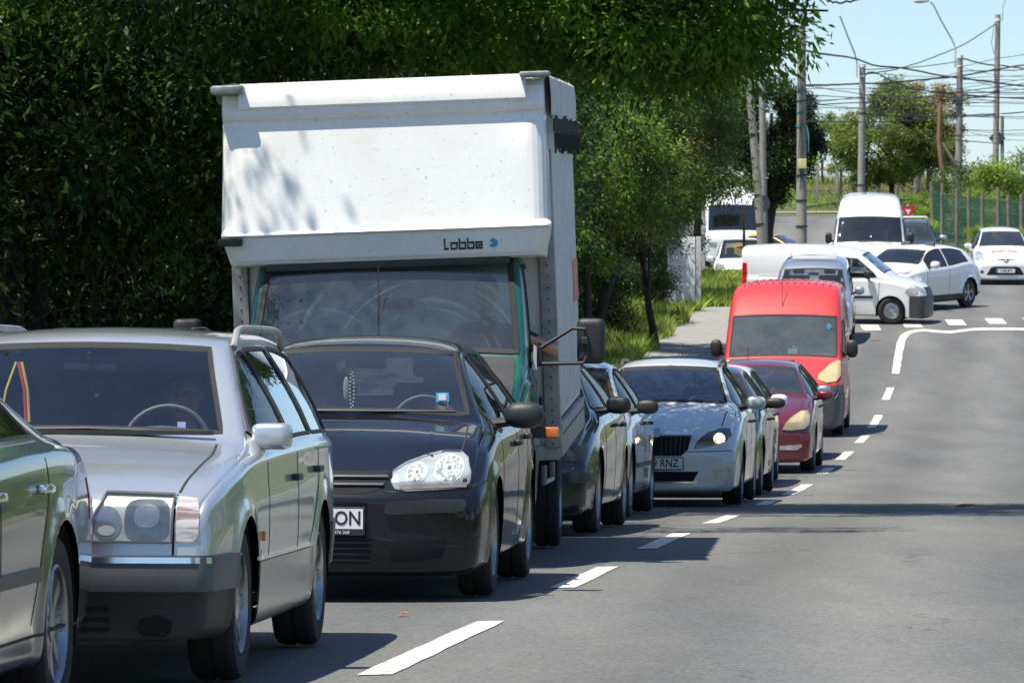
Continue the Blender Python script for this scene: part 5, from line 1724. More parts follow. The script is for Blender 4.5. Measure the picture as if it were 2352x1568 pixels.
# ---------------- silver estate (second from the left)
def silver_estate():
    root = thing('estate_car', 'old silver estate car with roof rails and square headlights at the front left', 'car', group=QG)
    place(root, -2.02, 20.66, -.0755, fo=.84, wb=2.80, roll=R_(.3))
    spec = dict(L=4.78, W=1.74, R=.315, fo=.84, wb=2.80, cell=.025, wr=.59, crown=.04, edge=.035, r=.045, zb=[(0, .20), (.5, .19), (1.2, .18), (3.8, .19), (4.4, .24), (4.78, .30)], rt=.06, bow=.075, dn=.5, flare=.016, side_hi=.965,
        top=[(0, .72), (.03, .765), (.08, .787), (.5, .868), (1.0, .938), (1.36, .985), (1.42, 1.0), (1.50, 1.035), (2.20, 1.375), (2.30, 1.41), (2.45, 1.435), (2.9, 1.46), (3.6, 1.465), (4.2, 1.44), (4.40, 1.40), (4.50, 1.25), (4.62, 1.02), (4.70, .92), (4.78, .7)],
        belt=[(0, .67), (.08, .748), (.5, .828), (1.0, .892), (1.5, .918), (2.5, .94), (3.6, .95), (4.3, .95), (4.7, .86), (4.78, .62)],
        noseprof=[(.1, .07), (.30, .03), (.46, .0), (.60, .012), (.74, .03), (.82, .08), (1.0, .15)],
        plan=[(0, .925), (.15, .955), (.4, .982), (.8, 1), (2.4, 1), (4.0, .985), (4.5, .95), (4.78, .92)])
    pr = cproto(spec)
    sides = [pr.sidewin(1.66, 2.62, lean1=.02, dz=.095), pr.sidewin(2.70, 3.50, lean1=-.01, dz=.095), pr.sidewin(3.58, 4.36, lean1=-.08, dz=.095)]
    lampL = [(.335, .592), (.345, .66), (.40, .772), (.668, .764), (.668, .588)]
    zones = [('bumper', [(-.3, .40), (-.3, .536), (.478, .536), (.470, .40)], M['bumper_silver'], .028),
             ('front_apron', [(-.2, .0), (-.2, .398), (.466, .398), (.466, .0)], M['apron_grey'], .006),
             ('side_cladding', [(1.22, .20), (1.22, .47), (3.25, .47), (3.25, .20)], M['clad_silver'], .006),
             ('rear_bumper', [(4.98, .36), (4.98, .56), (4.15, .56), (4.15, .36)], M['bumper_silver'], .012)]
    gaps = [('x', [(1.60, .24), (1.60, .60), (1.585, .91)], .009), ('x', [(2.66, .26), (2.66, .94)], .009), ('x', [(3.05, .38), (3.30, .60), (3.54, .80), (3.54, .95)], .009),
            ('z', [(.68, .20), (.69, .5), (.70, 1.0), (.675, 1.34)], .012), ('y', [(.675, .535), (.675, .775)], .010),
            ('x', [(1.3, .24), (1.33, .52)], .009), ('z', [(.25, 2.72), (.25, 3.42)], .008)]
    trims = [dict(name='bumper_chrome', poly=[(-.80, .505), (.80, .505), (.80, .528), (-.80, .528)], m=M['chrome'], off=.034, skirt=.02),
             dict(name='grille', poly=[(-.29, .60), (.29, .60), (.27, .79), (-.27, .79)], m=M['black_plastic'], off=.012, skirt=.02),
             dict(name='air_slats', poly=[(-.42, .315), (.42, .315), (.42, .33), (-.42, .33)], m=M['dark_void'], off=.010),
             dict(name='air_slats', poly=[(-.42, .275), (.42, .275), (.42, .29), (-.42, .29)], m=M['dark_void'], off=.010),
             dict(name='air_slats', poly=[(-.42, .235), (.42, .235), (.42, .25), (-.42, .25)], m=M['dark_void'], off=.010),
             dict(name='fog_recess', poly=[(.50, .20), (.66, .20), (.67, .28), (.62, .30), (.55, .29)], m=M['dark_void'], off=.010, mirror=True),
             dict(name='side_repeater', poly=[(1.36, .555), (1.43, .555), (1.43, .595), (1.36, .595)], m=M['amber'], axis='x', side=1, off=.012, mirror=True),
             dict(name='waist_strip', poly=[(1.25, .478), (3.22, .478), (3.22, .492), (1.25, .492)], m=M['chrome'], axis='x', side=1, off=.010, mirror=True, cell=.06)]
    screen = scr(.675, 1.005, .525, 1.362, .018)
    c = make_car(spec, root, M['paint_silver'], sides, screen, scr(.58, 1.03, .50, 1.33), zones, gaps=gaps, trims=trims, glassm=M['glass_w124'], kind='8', seal=.022, sideglass=[M['glass_side'], M['glass_mirrory'], M['glass_mirrory']])
    for sx in (1, -1):
        o = c.add_patch('headlight', [(sx * p[0], p[1]) for p in lampL], M['lamp_frame'], root, 'y', -1, .004, .03)
        rnd = lambda cx, cz, rx, rz, e=1.0, n=28: [(sx * (cx + rx * math.copysign(abs(math.cos(t)) ** e, math.cos(t))), cz + rz * math.copysign(abs(math.sin(t)) ** e, math.sin(t))) for t in np.linspace(0, 2 * math.pi, n, endpoint=False)]
        c.add_patch('fog_lens', rnd(.412, .662, .058, .066), M['lamp_mid'], o, 'y', -1, .007, .02, .004)
        c.add_patch('fog_lens', rnd(.412, .635, .034, .020), M['lamp_bright'], o, 'y', -1, .009, .02, .004)
        c.add_patch('main_lens', rnd(.570, .675, .088, .078, .55), M['lamp_deep'], o, 'y', -1, .007, .02, .004)
        c.add_patch('main_reflector', rnd(.570, .690, .050, .044, .8), M['lamp_mid'], o, 'y', -1, .009, .02, .004)
        c.add_patch('lens', [(sx * p[0], p[1]) for p in lampL], M['lens_ribbed'], o, 'y', -1, .016, .03, .012)
        c.ribbon([(sx * p[0], p[1]) for p in lampL], .010, 'y', -1, .018, True).build('lens_rim', M['bumper_silver'], o)
        c.add_patch('indicator', [(sx * a, b) for a, b in ((.684, .588), (.684, .766), (.755, .758), (.772, .70), (.768, .61), (.75, .59))], M['indicator_w'], root, 'y', -1, .006, .03)
        # roof rail
        mb = MB(); pts = []
        for t in np.linspace(0, 1, 16):
            y = 2.42 + 1.75 * t; l, n = c.ray('z', 1, sx * .605, y); hgt =   .080 * min(1, math.sin(math.pi * min(max(t * 5, .0), .5)) if t < .5 else math.sin(math.pi * min((1 - t) * 5, .5)))
            pts.append((sx * .605, y, l.z + .01 + hgt))
        mb.tube(pts, .017, 8); mb.build('roof_rail', M['alu_old'], root)
        # grey gutter trim up the screen pillar
        c.ribbon([(1.60, 1.0), (1.96, 1.19), (2.36, 1.365)], .030, 'x', sx, .008).build('pillar_trim', M['grey_plastic'], root)
        for yy, zz in ((2.52, .80), (3.40, .82)):
            l, n = c.ray('x', sx, yy, zz); MB().box((l.x + sx * .015, yy, zz), (.035, .17, .03), bev=.01).build('door_handle', M['black_plastic'], root)
    mirror(root, .775, 1.66, .99, M['paint_silver'], (.17, .15, .115), p=.45, base=.01)
    interior(root, c, 1.60, .98, 2.35)
    mb = MB(); mb.tube([(-.30, 1.46, 1.015), (.1, 1.44, 1.022), (.52, 1.50, 1.01)], .009, 6); mb.box((.25, 1.415, 1.005), (.8, .03, .018)); mb.build('wiper', M['black_plastic'], root)
    mb = MB(); mb.ell((-.30, 1.02, .952), (.03, .04, .02), 8); mb.build('washer_jet', M['black_plastic'], root)
    # tricolour ribbon and round badge hanging from the mirror
    o = MB().tube([(-.30, 2.06, 1.30), (-.34, 2.04, 1.18), (-.36, 2.03, 1.06)], .006, 6).build('ribbon', M['ribbon_yellow'], root)
    MB().tube([(-.29, 2.06, 1.30), (-.26, 2.04, 1.18), (-.25, 2.03, 1.04)], .008, 6).build('ribbon', M['ribbon_red'], root)
    MB().tube([(-.275, 2.055, 1.30), (-.245, 2.035, 1.18), (-.235, 2.025, 1.04)], .006, 6).build('ribbon', M['ribbon_yellow'], root)
    MB().ell((-.36, 1.98, 1.03), (.10, .02, .065), 12).build('hanging_badge', M['lamp_lens'], root)
    MB().box((.50, 1.53, 1.035), (.035, .006, .03)).build('screen_sticker', M['blue_pale'], root)
    plate(root, '', -.035, .30, w=.52, h=.11)
    add_person('driver with glasses and pale blue shirt at the wheel of the silver estate', root, .37, 2.60, .42, 'shirt_blue', glasses=True, lean=R_(4))
    return c

M['glass_mirrory'] = glass('glass_mirrory', (0.34, 0.38, 0.40), dirt=0.012, boost=1.5)
M['paint_silver'] = paint('paint_silver', (0.56, 0.59, 0.60), metal=.6, rough=.32, dirt=.30, rust=.5)
M['lamp_frame'] = mat('lamp_frame', (0.72, 0.72, 0.66), .4, coat=.5, var=.2, scale=12)
M['lamp_mid'] = mat('lamp_mid', (0.42, 0.45, 0.46), .25, metal=.5, coat=1, var=.35, scale=22)
M['lamp_deep'] = mat('lamp_deep', (0.20, 0.23, 0.23), .22, metal=.4, coat=1, var=.5, scale=14)
M['bumper_silver'] = mat('bumper_silver', (0.11, 0.115, 0.12), .45, metal=.2, var=.25, scale=4)
M['apron_grey'] = mat('apron_grey', (0.028, 0.029, 0.031), .6, var=.4, scale=5)
M['clad_silver'] = paint('clad_silver', (0.24, 0.25, 0.26), metal=.5, rough=.4, dirt=.4, coat=.5)
M['lens_ribbed'] = glass('lens_ribbed', (0.98, 0.99, 0.98), dirt=0.03, boost=.6)
M['reflector_dim'] = mat('reflector_dim', (0.45, 0.48, 0.50), 0.22, metal=1.0, var=.4, scale=20)
def indi():
    m, nt, b = _mat('indicator_clear')
    f = noise(nt, 14, 2, .5, stretch=(.4, .4, 3.2))
    nt.links.new(ramp(nt, f, (.24, .16, .15), (.58, .56, .55), .40, .58), b.inputs["Base Color"])
    b.inputs["Roughness"].default_value = .25; b.inputs["Coat Weight"].default_value = 1
    return m
M['indicator_w'] = indi()
M['glass_w124'] = glass('glass_blueband', (0.90, 0.95, 0.97), dirt=0.010, boost=1.0)
M['ribbon_yellow'] = mat('ribbon_yellow', (0.7, 0.55, 0.08), .8)
M['ribbon_red'] = mat('ribbon_red', (0.55, 0.05, 0.05), .8)
M['blue_pale'] = mat('blue_pale', (0.45, 0.55, 0.85), .5)

# ---------------- dark grey saloon cut by the left edge
def grey_saloon():
    root = thing('saloon_car', 'dark grey green saloon cut off by the left picture edge, showing rear side and wheel', 'car', group=QG)
    place(root, -2.865, 15.50, -.09, fo=.85, wb=2.83)
    spec = dict(L=4.80, W=1.80, R=.335, fo=.85, wb=2.83, cell=.03, wr=.56, crown=.05, edge=.06, Ra=.385, flare=.02,
        top=[(0, .62), (.1, .74), (.6, .86), (1.2, .95), (1.38, .98), (2.05, 1.33), (2.4, 1.42), (3.0, 1.435), (3.35, 1.39), (3.90, 1.12), (4.02, 1.07), (4.4, 1.04), (4.65, 1.00), (4.74, .93), (4.8, .7)],
        belt=[(0, .56), (.4, .74), (1.2, .88), (2.4, .96), (3.6, .985), (4.2, .97), (4.65, .90), (4.8, .6)])
    pr = cproto(spec)
    sides = [pr.sidewin(1.55, 2.42, lean1=.02), pr.sidewin(2.50, 3.42, lean1=-.10, bz=.04)]
    gaps = [('x', [(1.45, .26), (1.45, .9)], .01), ('x', [(2.46, .26), (2.46, .98)], .01), ('x', [(3.12, .36), (3.3, .66), (3.44, .84), (3.44, .98)], .01), ('x', [(.3, .30), (4.5, .33)], .012)]
    trims = [dict(name='side_moulding', poly=[(1.28, .505), (3.2, .515), (3.2, .565), (1.28, .555)], m=M['mould_dark'], axis='x', side=1, off=.014, mirror=True, cell=.06),
             dict(name='headlight', poly=[(.36, .60), (.38, .70), (.6, .74), (.8, .72), (.8, .6)], m=M['lamp_lens'], mirror=True),
             dict(name='grille', poly=[(-.28, .56), (.28, .56), (.26, .74), (-.26, .74)], m=M['black_plastic']),
             dict(name='rear_lamp', poly=[(.50, .70), (.86, .70), (.86, .86), (.50, .86)], m=M['red_lens'], side=1, mirror=True)]
    c = make_car(spec, root, M['paint_darkgreen'], sides, scr(.66, 1.01, .50, 1.33), scr(.60, 1.12, .48, 1.36), (), gaps=gaps, trims=trims, kind='8')
    for sx in (1, -1):
        for yy, zz in ((2.34, .83), (3.28, .84)):
            l, n = c.ray('x', sx, yy, zz); MB().box((l.x + sx * .016, yy, zz), (.04, .19, .035), bev=.014).build('door_handle', M['chrome'], root)
        c.ribbon([(1.52, .955), (2.5, 1.0), (3.45, 1.015)], .016, 'x', sx, .006).build('window_chrome', M['chrome'], root)
    mirror(root, .80, 1.60, 1.04, M['paint_silver'], (.20, .15, .13), p=.7, base=.04)
    interior(root, c, 1.60, .98, 2.3)
    return c
M['paint_darkgreen'] = paint('paint_darkgreen', (0.055, 0.068, 0.068), metal=.55, rough=.3, dirt=.3)
M['mould_dark'] = mat('mould_dark', (0.03, 0.04, 0.045), .4)

# ---------------- black hatchback
def black_hatch():
    root = thing('hatchback_car', 'black hatchback car directly in front of the green box truck, plate ending in BON', 'car', group=QG)
    place(root, -1.03, 28.75, -.079, fo=.88, wb=2.58, roll=R_(.4))
    spec = dict(L=4.20, W=1.76, R=.315, fo=.88, wb=2.58, cell=.025, wr=.56, crown=.05, edge=.07, r=.08, rt=.10, bow=.20, dn=.75, flare=.018, Ra=.365,
        top=[(0, .62), (.04, .69), (.12, .735), (.35, .83), (.7, .92), (1.05, .985), (1.16, 1.005), (1.24, 1.04), (1.90, 1.385), (2.02, 1.425), (2.2, 1.455), (2.6, 1.48), (3.1, 1.475), (3.6, 1.42), (3.78, 1.37), (4.00, 1.04), (4.10, .95), (4.2, .72)],
        belt=[(0, .56), (.1, .64), (.4, .765), (.8, .85), (1.2, .905), (2.4, .94), (3.5, .985), (3.9, .96), (4.1, .88), (4.2, .62)],
        noseprof=[(.1, .06), (.2, .02), (.35, 0), (.55, 0), (.62, .03), (.72, .06), (.85, .14), (1.0, .2)],
        plan=[(0, .95), (.3, .98), (.8, .99), (2.4, 1), (3.5, .985), (4.2, .94)])
    pr = cproto(spec)
    sides = [pr.sidewin(1.46, 2.36, lean1=.01), pr.sidewin(2.44, 3.14, lean1=-.01), pr.sidewin(3.20, 3.50, lean1=-.08)]
    hl = [(.350, .655), (.355, .705), (.42, .750), (.52, .790), (.62, .815), (.70, .812), (.745, .775), (.765, .70), (.765, .64), (.70, .618), (.44, .603), (.375, .615)]
    zones = []
    gaps = [('x', [(1.36, .22), (1.36, .55), (1.35, .90)], .008), ('x', [(2.40, .24), (2.40, .94)], .008), ('x', [(2.98, .34), (3.10, .60), (3.22, .80), (3.22, .97)], .008),
            ('z', [(.70, .36), (.71, .7), (.69, 1.08)], .010), ('y', [(.765, .63), (.84, .66)], .007), ('y', [(-.74, .300), (-.6, .30)], .004),
            ('x', [(.05, .60), (.45, .66)], .008)]
    trims = [dict(name='grille', poly=[(-.345, .712), (.345, .712), (.33, .66), (.29, .61), (.20, .588), (-.20, .588), (-.29, .61), (-.33, .66)], m=M['dark_void'], off=.002),
             dict(name='grille_slat', poly=[(-.335, .672), (.335, .672), (.33, .682), (-.33, .682)], m=M['slat'], off=.016, skirt=.02),
             dict(name='grille_slat', poly=[(-.31, .630), (.31, .630), (.315, .641), (-.315, .641)], m=M['slat'], off=.016, skirt=.02),
             dict(name='rub_strip', poly=[(.325, .482), (.325, .525), (.345, .548), (.745, .558), (.755, .540), (.75, .500), (.70, .492), (.36, .476)], m=M['black_plastic'], off=.020, skirt=.026, mirror=True),
             dict(name='lower_intake', poly=[(-.26, .345), (.26, .345), (.24, .20), (-.24, .20)], m=M['dark_void'], off=.002),
             dict(name='side_intake', poly=[(.36, .335), (.66, .345), (.64, .235), (.36, .21)], m=M['dark_void'], off=.002, mirror=True)]
    for k in range(4):
        trims.append(dict(name='intake_slat', poly=[(-.25, .222 + k * .032), (.25, .222 + k * .032), (.25, .230 + k * .032), (-.25, .230 + k * .032)], m=M['black_plastic'], off=.010, skirt=.012))
    screen = scr(.675, 1.02, .53, 1.375, .02)
    c = make_car(spec, root, M['paint_black'], sides, screen, scr(.56, 1.08, .50, 1.34), zones, gaps=gaps, trims=trims, glassm=M['glass_screen'], kind='7')
    for sx in (1, -1):
        lamp_flat(c, root, hl, sx, [(.485, .700, .056), (.655, .722, .078)], M['lens_ribbed'], M['lamp_house'], strip=[(.40, .610), (.755, .624), (.758, .650), (.39, .636)])
        for yy, zz in ((2.28, .845), (3.05, .875)):
            l, n = c.ray('x', sx, yy, zz); MB().box((l.x + sx * .016, yy, zz), (.04, .19, .035), bev=.014).build('door_handle', M['black_plastic'], root)
    for sx in (1, -1): c.ribbon([(sx * .55, .40), (sx * .52, .6), (sx * .50, .95)], .02, 'z', 1, .004).build('bonnet_crease', M['paint_black'], root)
    mirror(root, .80, 1.52, 1.015, M['black_plastic'], (.235, .16, .155), p=.8, base=.06)
    interior(root, c, 1.42, .985, 2.15)
    mb = MB(); mb.tube([(-.60, 1.27, 1.035), (0, 1.19, 1.035), (.60, 1.27, 1.035)], .010, 6); mb.build('wiper', M['black_plastic'], root)
    plate(root, 'BON', -.012, .452, x=-.05, extra='0733 476 368', tx=.150, size=.108, sx=.86)
    o = MB().box((.515, 1.375, 1.115), (.075, .004, .055), Matrix.Translation((0, 0, 0))).build('vignette_sticker', M['sticker_blue'], root)
    MB().box((.515, 1.371, 1.115), (.045, .004, .035)).build('sticker_face', M['white_plate'], o)
    mb = MB()
    for k in range(26): a = k / 25; mb.ell((-.07 + .012 * math.sin(a * math.pi) * (1 if k % 2 else -1), 1.93, 1.285 - .27 * a), (.011, .011, .011), 6)
    mb.build('hanging_beads', M['beads'], root)
    MB().ell((-.105, 1.93, 1.16), (.035, .02, .14), 10).build('hanging_charm', M['lamp_lens'], root)
    add_person('dark haired driver low behind the wheel of the black hatchback', root, .36, 2.42, .34, 'shirt_dark', lean=R_(3))
    return c
M['paint_black'] = paint('paint_black', (0.006, 0.007, 0.012), metal=0, rough=.45, dirt=.03, coat=.75, spec=.08)
M['slat'] = mat('slat', (0.10, 0.105, 0.11), .25, coat=.6)
M['sticker_blue'] = mat('sticker_blue', (0.10, 0.50, 0.75), .5)
M['beads'] = mat('beads', (0.70, 0.62, 0.42), .4)

# ---------------- green box truck
def box_truck():
    root = thing('box_truck', 'old green cab box truck with a tall white overhanging box marked Labbe', 'truck', group=QG)
    place(root, -.865, 33.62, -.050, fo=.95, wb=3.15, track=1.7)
    roll = Matrix.Rotation(R_(-2.0), 4, 'Y'); pit = Matrix.Translation((0, 1.0, .7)) @ Matrix.Rotation(R_(2.2), 4, 'X') @ Matrix.Translation((0, -1.0, -.7))
    RT = Matrix.Translation((.06, 0, -.045)) @ roll @ pit
    cab = link('cab', None, root); cab.matrix_local = roll
    bpy.data.objects.remove(cab)
    spec = dict(L=1.95, W=1.92, R=.335, fo=.95, wb=3.15, cell=.03, wr=.86, crown=.05, edge=.06, r=.09, rt=.02, bow=.12, dn=.5, Ra=.41, side_hi=.975,
        top=[(0, .98), (.06, 1.08), (.2, 1.17), (.55, 1.33), (.62, 1.36), (.68, 1.42), (1.04, 1.99), (1.10, 2.06), (1.2, 2.10), (1.5, 2.13), (1.95, 2.13)],
        belt=[(0, .85), (.2, 1.02), (.6, 1.20), (1.0, 1.22), (1.95, 1.22)],
        plan=[(0, .93), (.3, .97), (.7, 1), (1.95, 1)], zb=[(0, .36), (.3, .30), (1.95, .30)],
        tailprof=None, tbow=0)
    M_ = M['paint_green']
    sidew = [(.98, 1.30), (1.02, 1.42), (1.22, 1.96), (1.84, 1.97), (1.86, 1.28)]
    screen = scr(.865, 1.385, .80, 2.00, .02)
    c = Car(**spec); c.cutmask = Ticket()
    arc = [(c.fo + c.Ra * math.cos(a), c.R + c.Ra * math.sin(a)) for a in np.linspace(-.15, math.pi + .15, 28)] + [(c.fo - c.Ra, -.1), (c.fo + c.Ra, -.1)]
    c.cutmask |= c.select('x', arc, lambda A: np.abs(A[:, 0]) > .6)
    c.cutmask |= c.select('x', sidew, lambda A: np.abs(A[:, 0]) > .5)
    c.cutmask |= c.select('y', screen, lambda A: A[:, 1] < 1.3)
    z1 = c.select('x', [(-.3, .2), (-.3, .70), (.50, .70), (.50, .2)], lambda A: A[:, 2] > 0)
    z2 = c.select('y', [(-.84, .92), (.84, .92), (.86, 1.20), (.845, 1.352), (-.845, 1.352), (-.86, 1.20)], lambda A: (A[:, 1] < .75))
    body = c.finish(root, M_, [('bumper', z1, M['grey_plastic'], .02), ('bonnet_cover', z2, M['bra'], .008)])
    ws = c.add_patch('windscreen', screen, M['glass_truck'], root, 'y', -1, -.002, .05, 0)
    c.ribbon(screen, .045, 'y', -1, .008, True).build('screen_seal', M['rubber'], ws)
    # pale weather shield inside the right end of the screen and a dark band under the box
    for sx in (1, -1):
        o = c.add_patch('side_window', sidew, M['glass_dark'], root, 'x', sx, -.004, .06, 0) if sx < 0 else None
        w = c.ribbon(sidew, .035, 'x', sx, .006, True).build('window_seal', M['rubber'], root)
        # door lines
        c.ribbon([(.80, .55), (.86, 1.2), (1.0, 1.5), (1.14, 2.02)], .012, 'x', sx, .003).build('door_gap', M['rubber'], root)
        mb = MB(); mb.box((sx * 1.005, .70, .86), (.10, .10, .075), bev=.01); o = mb.build('indicator_base', M['black_plastic'], root)
        MB().box((sx * 1.09, .70, .86), (.10, .085, .07), bev=.015).build('indicator_lens', M['amber'], o)
        mb = MB(); mb.ell((sx * .70, .075, .80), (.36, .10, .22), 14, p=.6); mb.build('headlight', M['lamp_lens'], root)
        # long armed mirror
        bx = sx * 1.34
        hd = MB(); hd.box((bx, .98, 1.46), (.185, .11, .30), bev=.045); o = hd.build('door_mirror', M['black_plastic'], root, sharp=60)
        g = MB(); g.box((bx, 1.037, 1.46), (.15, .004, .25)); g.build('mirror_glass', M['chrome'], o)
        a = MB(); a.tube([(sx * .93, .95, 1.40), (sx * 1.02, .92, 1.42), (sx * 1.22, .90, 1.545), (sx * 1.30, .90, 1.54), (sx * 1.315, .91, 1.47)], .013, 8)
        a.tube([(sx * .93, .96, 1.31), (sx * 1.0, .92, 1.31), (sx * 1.29, .90, 1.315), (sx * 1.315, .91, 1.36), (sx * 1.32, .92, 1.47)], .013, 8)
        a.tube([(sx * .99, .93, 1.29), (sx * .99, .93, 1.45)], .02, 8); a.box((sx * 1.30, .905, 1.46), (.045, .05, .05), bev=.008); a.build('mirror_arms', M['black_plastic'], o)
        MB().add([(sx * .955, .88, 1.27), (sx * .965, .88, 1.44), (sx * .955, 1.08, 1.40), (sx * .965, 1.08, 1.27), (sx * .985, .88, 1.27), (sx * .985, .88, 1.42), (sx * .985, 1.06, 1.38), (sx * .985, 1.06, 1.27)], [(0, 1, 2, 3), (4, 7, 6, 5), (0, 4, 5, 1), (1, 5, 6, 2), (2, 6, 7, 3), (3, 7, 4, 0)]).build('mirror_plate', M['galv'], o)
        MB().ell((sx * .985, 1.52, 1.06), (.03, .09, .06), 10).build('door_handle', M['black_plastic'], root)
        # vertical pillar highlight strip
    MB().tube([(-.05, .62, 1.40), (-.055, .80, 1.62), (-.06, .86, 1.95)], .004, 5).build('aerial', M['black_plastic'], root)
    interior(root, c, .86, 1.30, 1.42, zfloor=.62, rear=False, hw=.44)
    # wheels
    ty, rim, hub = wheel_meshes(.335, .19, 'steel')
    for yc, xs in ((.95, (.85,)), (4.10, (.92, .72))):
        for x in xs:
            for sx in (1, -1):
                wo = link('wheel', ty, root, (sx * x, yc, .335), (0, 0, 0 if sx > 0 else math.pi)); link('rim', rim, wo)
    mb = MB()
    for sx in (1, -1):
        V = []; Fs = []
        for i in range(17):
            a = math.pi * i / 16; V += [(sx * .95, .95 + .41 * math.cos(a), .335 + .41 * math.sin(a)), (sx * .6, .95 + .41 * math.cos(a), .335 + .41 * math.sin(a))]
        for i in range(16): Fs.append((2 * i, 2 * i + 1, 2 * i + 3, 2 * i + 2))
        Fs.append(tuple(2 * i + 1 for i in range(17))); mb.add(V, Fs)
    mb.build('wheel_housing', M['dark_void'], root)
    for sx in (1, -1):
        MB().box((sx * .86, 1.42, .33), (.18, .012, .42)).build('mud_flap', M['rubber'], root)
        b = MB(); b.tube([(sx * .98, 2.1, .62), (sx * .98, 2.1, .50), (sx * .98, 3.4, .50), (sx * .98, 3.4, .62)], .02, 8); b.build('side_guard', M['alu_old'], root)
    MB().box((0, 3.4, .52), (.8, 4.6, .12)).build('chassis', M['dark_void'], root)
    # --- the box: profile of the nose moulding swept across, rounded at its sides
    hw = 1.075
    y0 = .98; zl = 2.03
    prof = [(1.62, zl + .02), (1.30, zl - .01), (1.06, zl), (1.01, zl + .02), (.985, zl + .06), (.955, zl + .21), (.935, zl + .222), (.925, zl + .235), (.935, zl + .25), (.975, zl + .258),
            (.985, zl + .30), (1.01, zl + .50), (1.05, zl + .75), (1.095, zl + .93), (1.10, zl + .955), (1.075, zl + .975), (1.055, zl + .995), (1.040, zl + 1.035), (1.045, zl + 1.05), (1.075, zl + 1.075), (1.12, zl + 1.155), (1.16, zl + 1.185), (1.25, zl + 1.20), (1.62, zl + 1.20)]
    # main face leans back; a dark undercut band sits below the rolled top edge
    prof = [(1.62, zl + .02), (1.30, zl - .01), (1.06, zl), (1.02, zl + .012), (1.0, zl + .04), (.968, zl + .19), (.945, zl + .198), (.938, zl + .207), (.945, zl + .216), (.966, zl + .224), (.972, zl + .25),
            (.982, zl + .30), (1.035, zl + .60), (1.088, zl + .90), (1.096, zl + .945), (1.094, zl + .96), (1.074, zl + .975), (1.066, zl + 1.0), (1.066, zl + 1.03), (1.085, zl + 1.09), (1.11, zl + 1.135), (1.15, zl + 1.165), (1.25, zl + 1.185), (1.62, zl + 1.19)]
    fz = [p[1] for p in prof]; n = len(prof)
    V = []; Fs = []
    xs = [-1, -.998, -.99, -.975, -.95, -.92] + list(np.linspace(-.88, .88, 16)) + [.92, .95, .975, .99, .998, 1]
    for xi in xs:
        a = abs(xi)
        rr = 0.0
        if a > .90: t = (a - .90) / .10; rr = .10 * (1 - math.sqrt(max(0, 1 - t * t)))
        for (y, z) in prof:
            ridge = 1.0 if abs(z - (zl + .21)) < .025 else 0
            w = hw + (.022 if ridge else 0) - (.03 if z < zl + .1 else 0)
            yy = y + rr * (1 if y < 1.3 else 0) + (.0 if ridge else .0)
            zz = z
            if .94 * zl + 0 < z and z > zl + .93 and a > .875 and y < 1.3: yy += .02; 
            V.append((xi * w, yy, zz))
    m = len(xs)
    for i in range(m - 1):
        for k in range(n - 1): Fs.append((i * n + k, i * n + k + 1, (i + 1) * n + k + 1, (i + 1) * n + k))
    Fs.append(tuple(range(n))); Fs.append(tuple(range((m - 1) * n + n - 1, (m - 1) * n - 1, -1)))
    mb = MB(); mb.add(V, Fs, RT); lut = mb.build('box_nose', M['grp_white'], root, sharp=14)
    # raised roll along the top edge and its end notches
    V = []; Fs = []
    pr2 = [(1.13, zl + 1.20), (1.095, zl + 1.165), (1.07, zl + 1.11), (1.064, zl + 1.05), (1.075, zl + 1.035), (1.12, zl + 1.05), (1.2, zl + 1.1), (1.25, zl + 1.21)]
    for x in np.linspace(-.94, .965, 12):
        for (y, z) in pr2: V.append((x - .01, y - .012, z + .004))
    k8 = len(pr2)
    for i in range(11):
        for k in range(k8): Fs.append((i * k8 + k, i * k8 + (k + 1) % k8, (i + 1) * k8 + (k + 1) % k8, (i + 1) * k8 + k))
    Fs.append(tuple(range(k8))); Fs.append(tuple(11 * k8 + k for k in range(k8 - 1, -1, -1)))
    MB().add(V, Fs, RT).build('box_roll', M['grp_white'], root)
    # cargo box
    b = MB()
    zt = zl + 1.185; zb = .66; Y0 = 1.60; Y1 = 5.85
    b.box((0, (Y0 + Y1) / 2, (zt + zb) / 2 + .12), (2.13, Y1 - Y0, zt - zb - .24), RT, bev=.02)
    b.build('cargo_box', M['box_side'], root)
    b = MB()
    for sx in (1, -1):
        b.box((sx * 1.035, Y0 + .0, (zt + zb) / 2 - .2), (.11, .09, zt - zb - .55), RT, bev=.012)
        b.box((sx * 1.07, (Y0 + Y1) / 2, zb + .12), (.05, Y1 - Y0, .22), RT, bev=.006)
        b.box((sx * 1.07, (Y0 + Y1) / 2, zt - .02), (.05, Y1 - Y0, .08), RT, bev=.01)
    b.box((0, Y0 + .02, zb + .04), (2.15, .06, .10), RT, bev=.006)
    b.build('corner_posts', M['alu_old'], root)
    for sx in (1, -1):
        b = MB()
        for k in range(24): b.box((sx * 1.072, Y0 + .12 + k * .175, (zt + zb) / 2 + .12), (.014, .03, zt - zb - .34), RT, bev=.004)
        b.build('side_ribs', M['box_side'], root)
    b = MB()
    for k in range(26):
        b.ell((1.035, Y0 - .047, zb + .1 + k * .075), (.014, .008, .014), 5, RT); b.ell((-1.035, Y0 - .047, zb + .1 + k * .075), (.014, .008, .014), 5, RT)
    for k in range(22): b.ell((1.098, Y0 + .1 + k * .19, zb + .16), (.008, .014, .014), 5, RT)
    rv = b.build('rivets', M['sign_back'], root); rv['kind'] = 'stuff'
    # red panel on the side, further back
    MB().box((1.081, 5.35, 1.78), (.006, .9, .30), RT).build('side_stripe', M['side_red'], root)
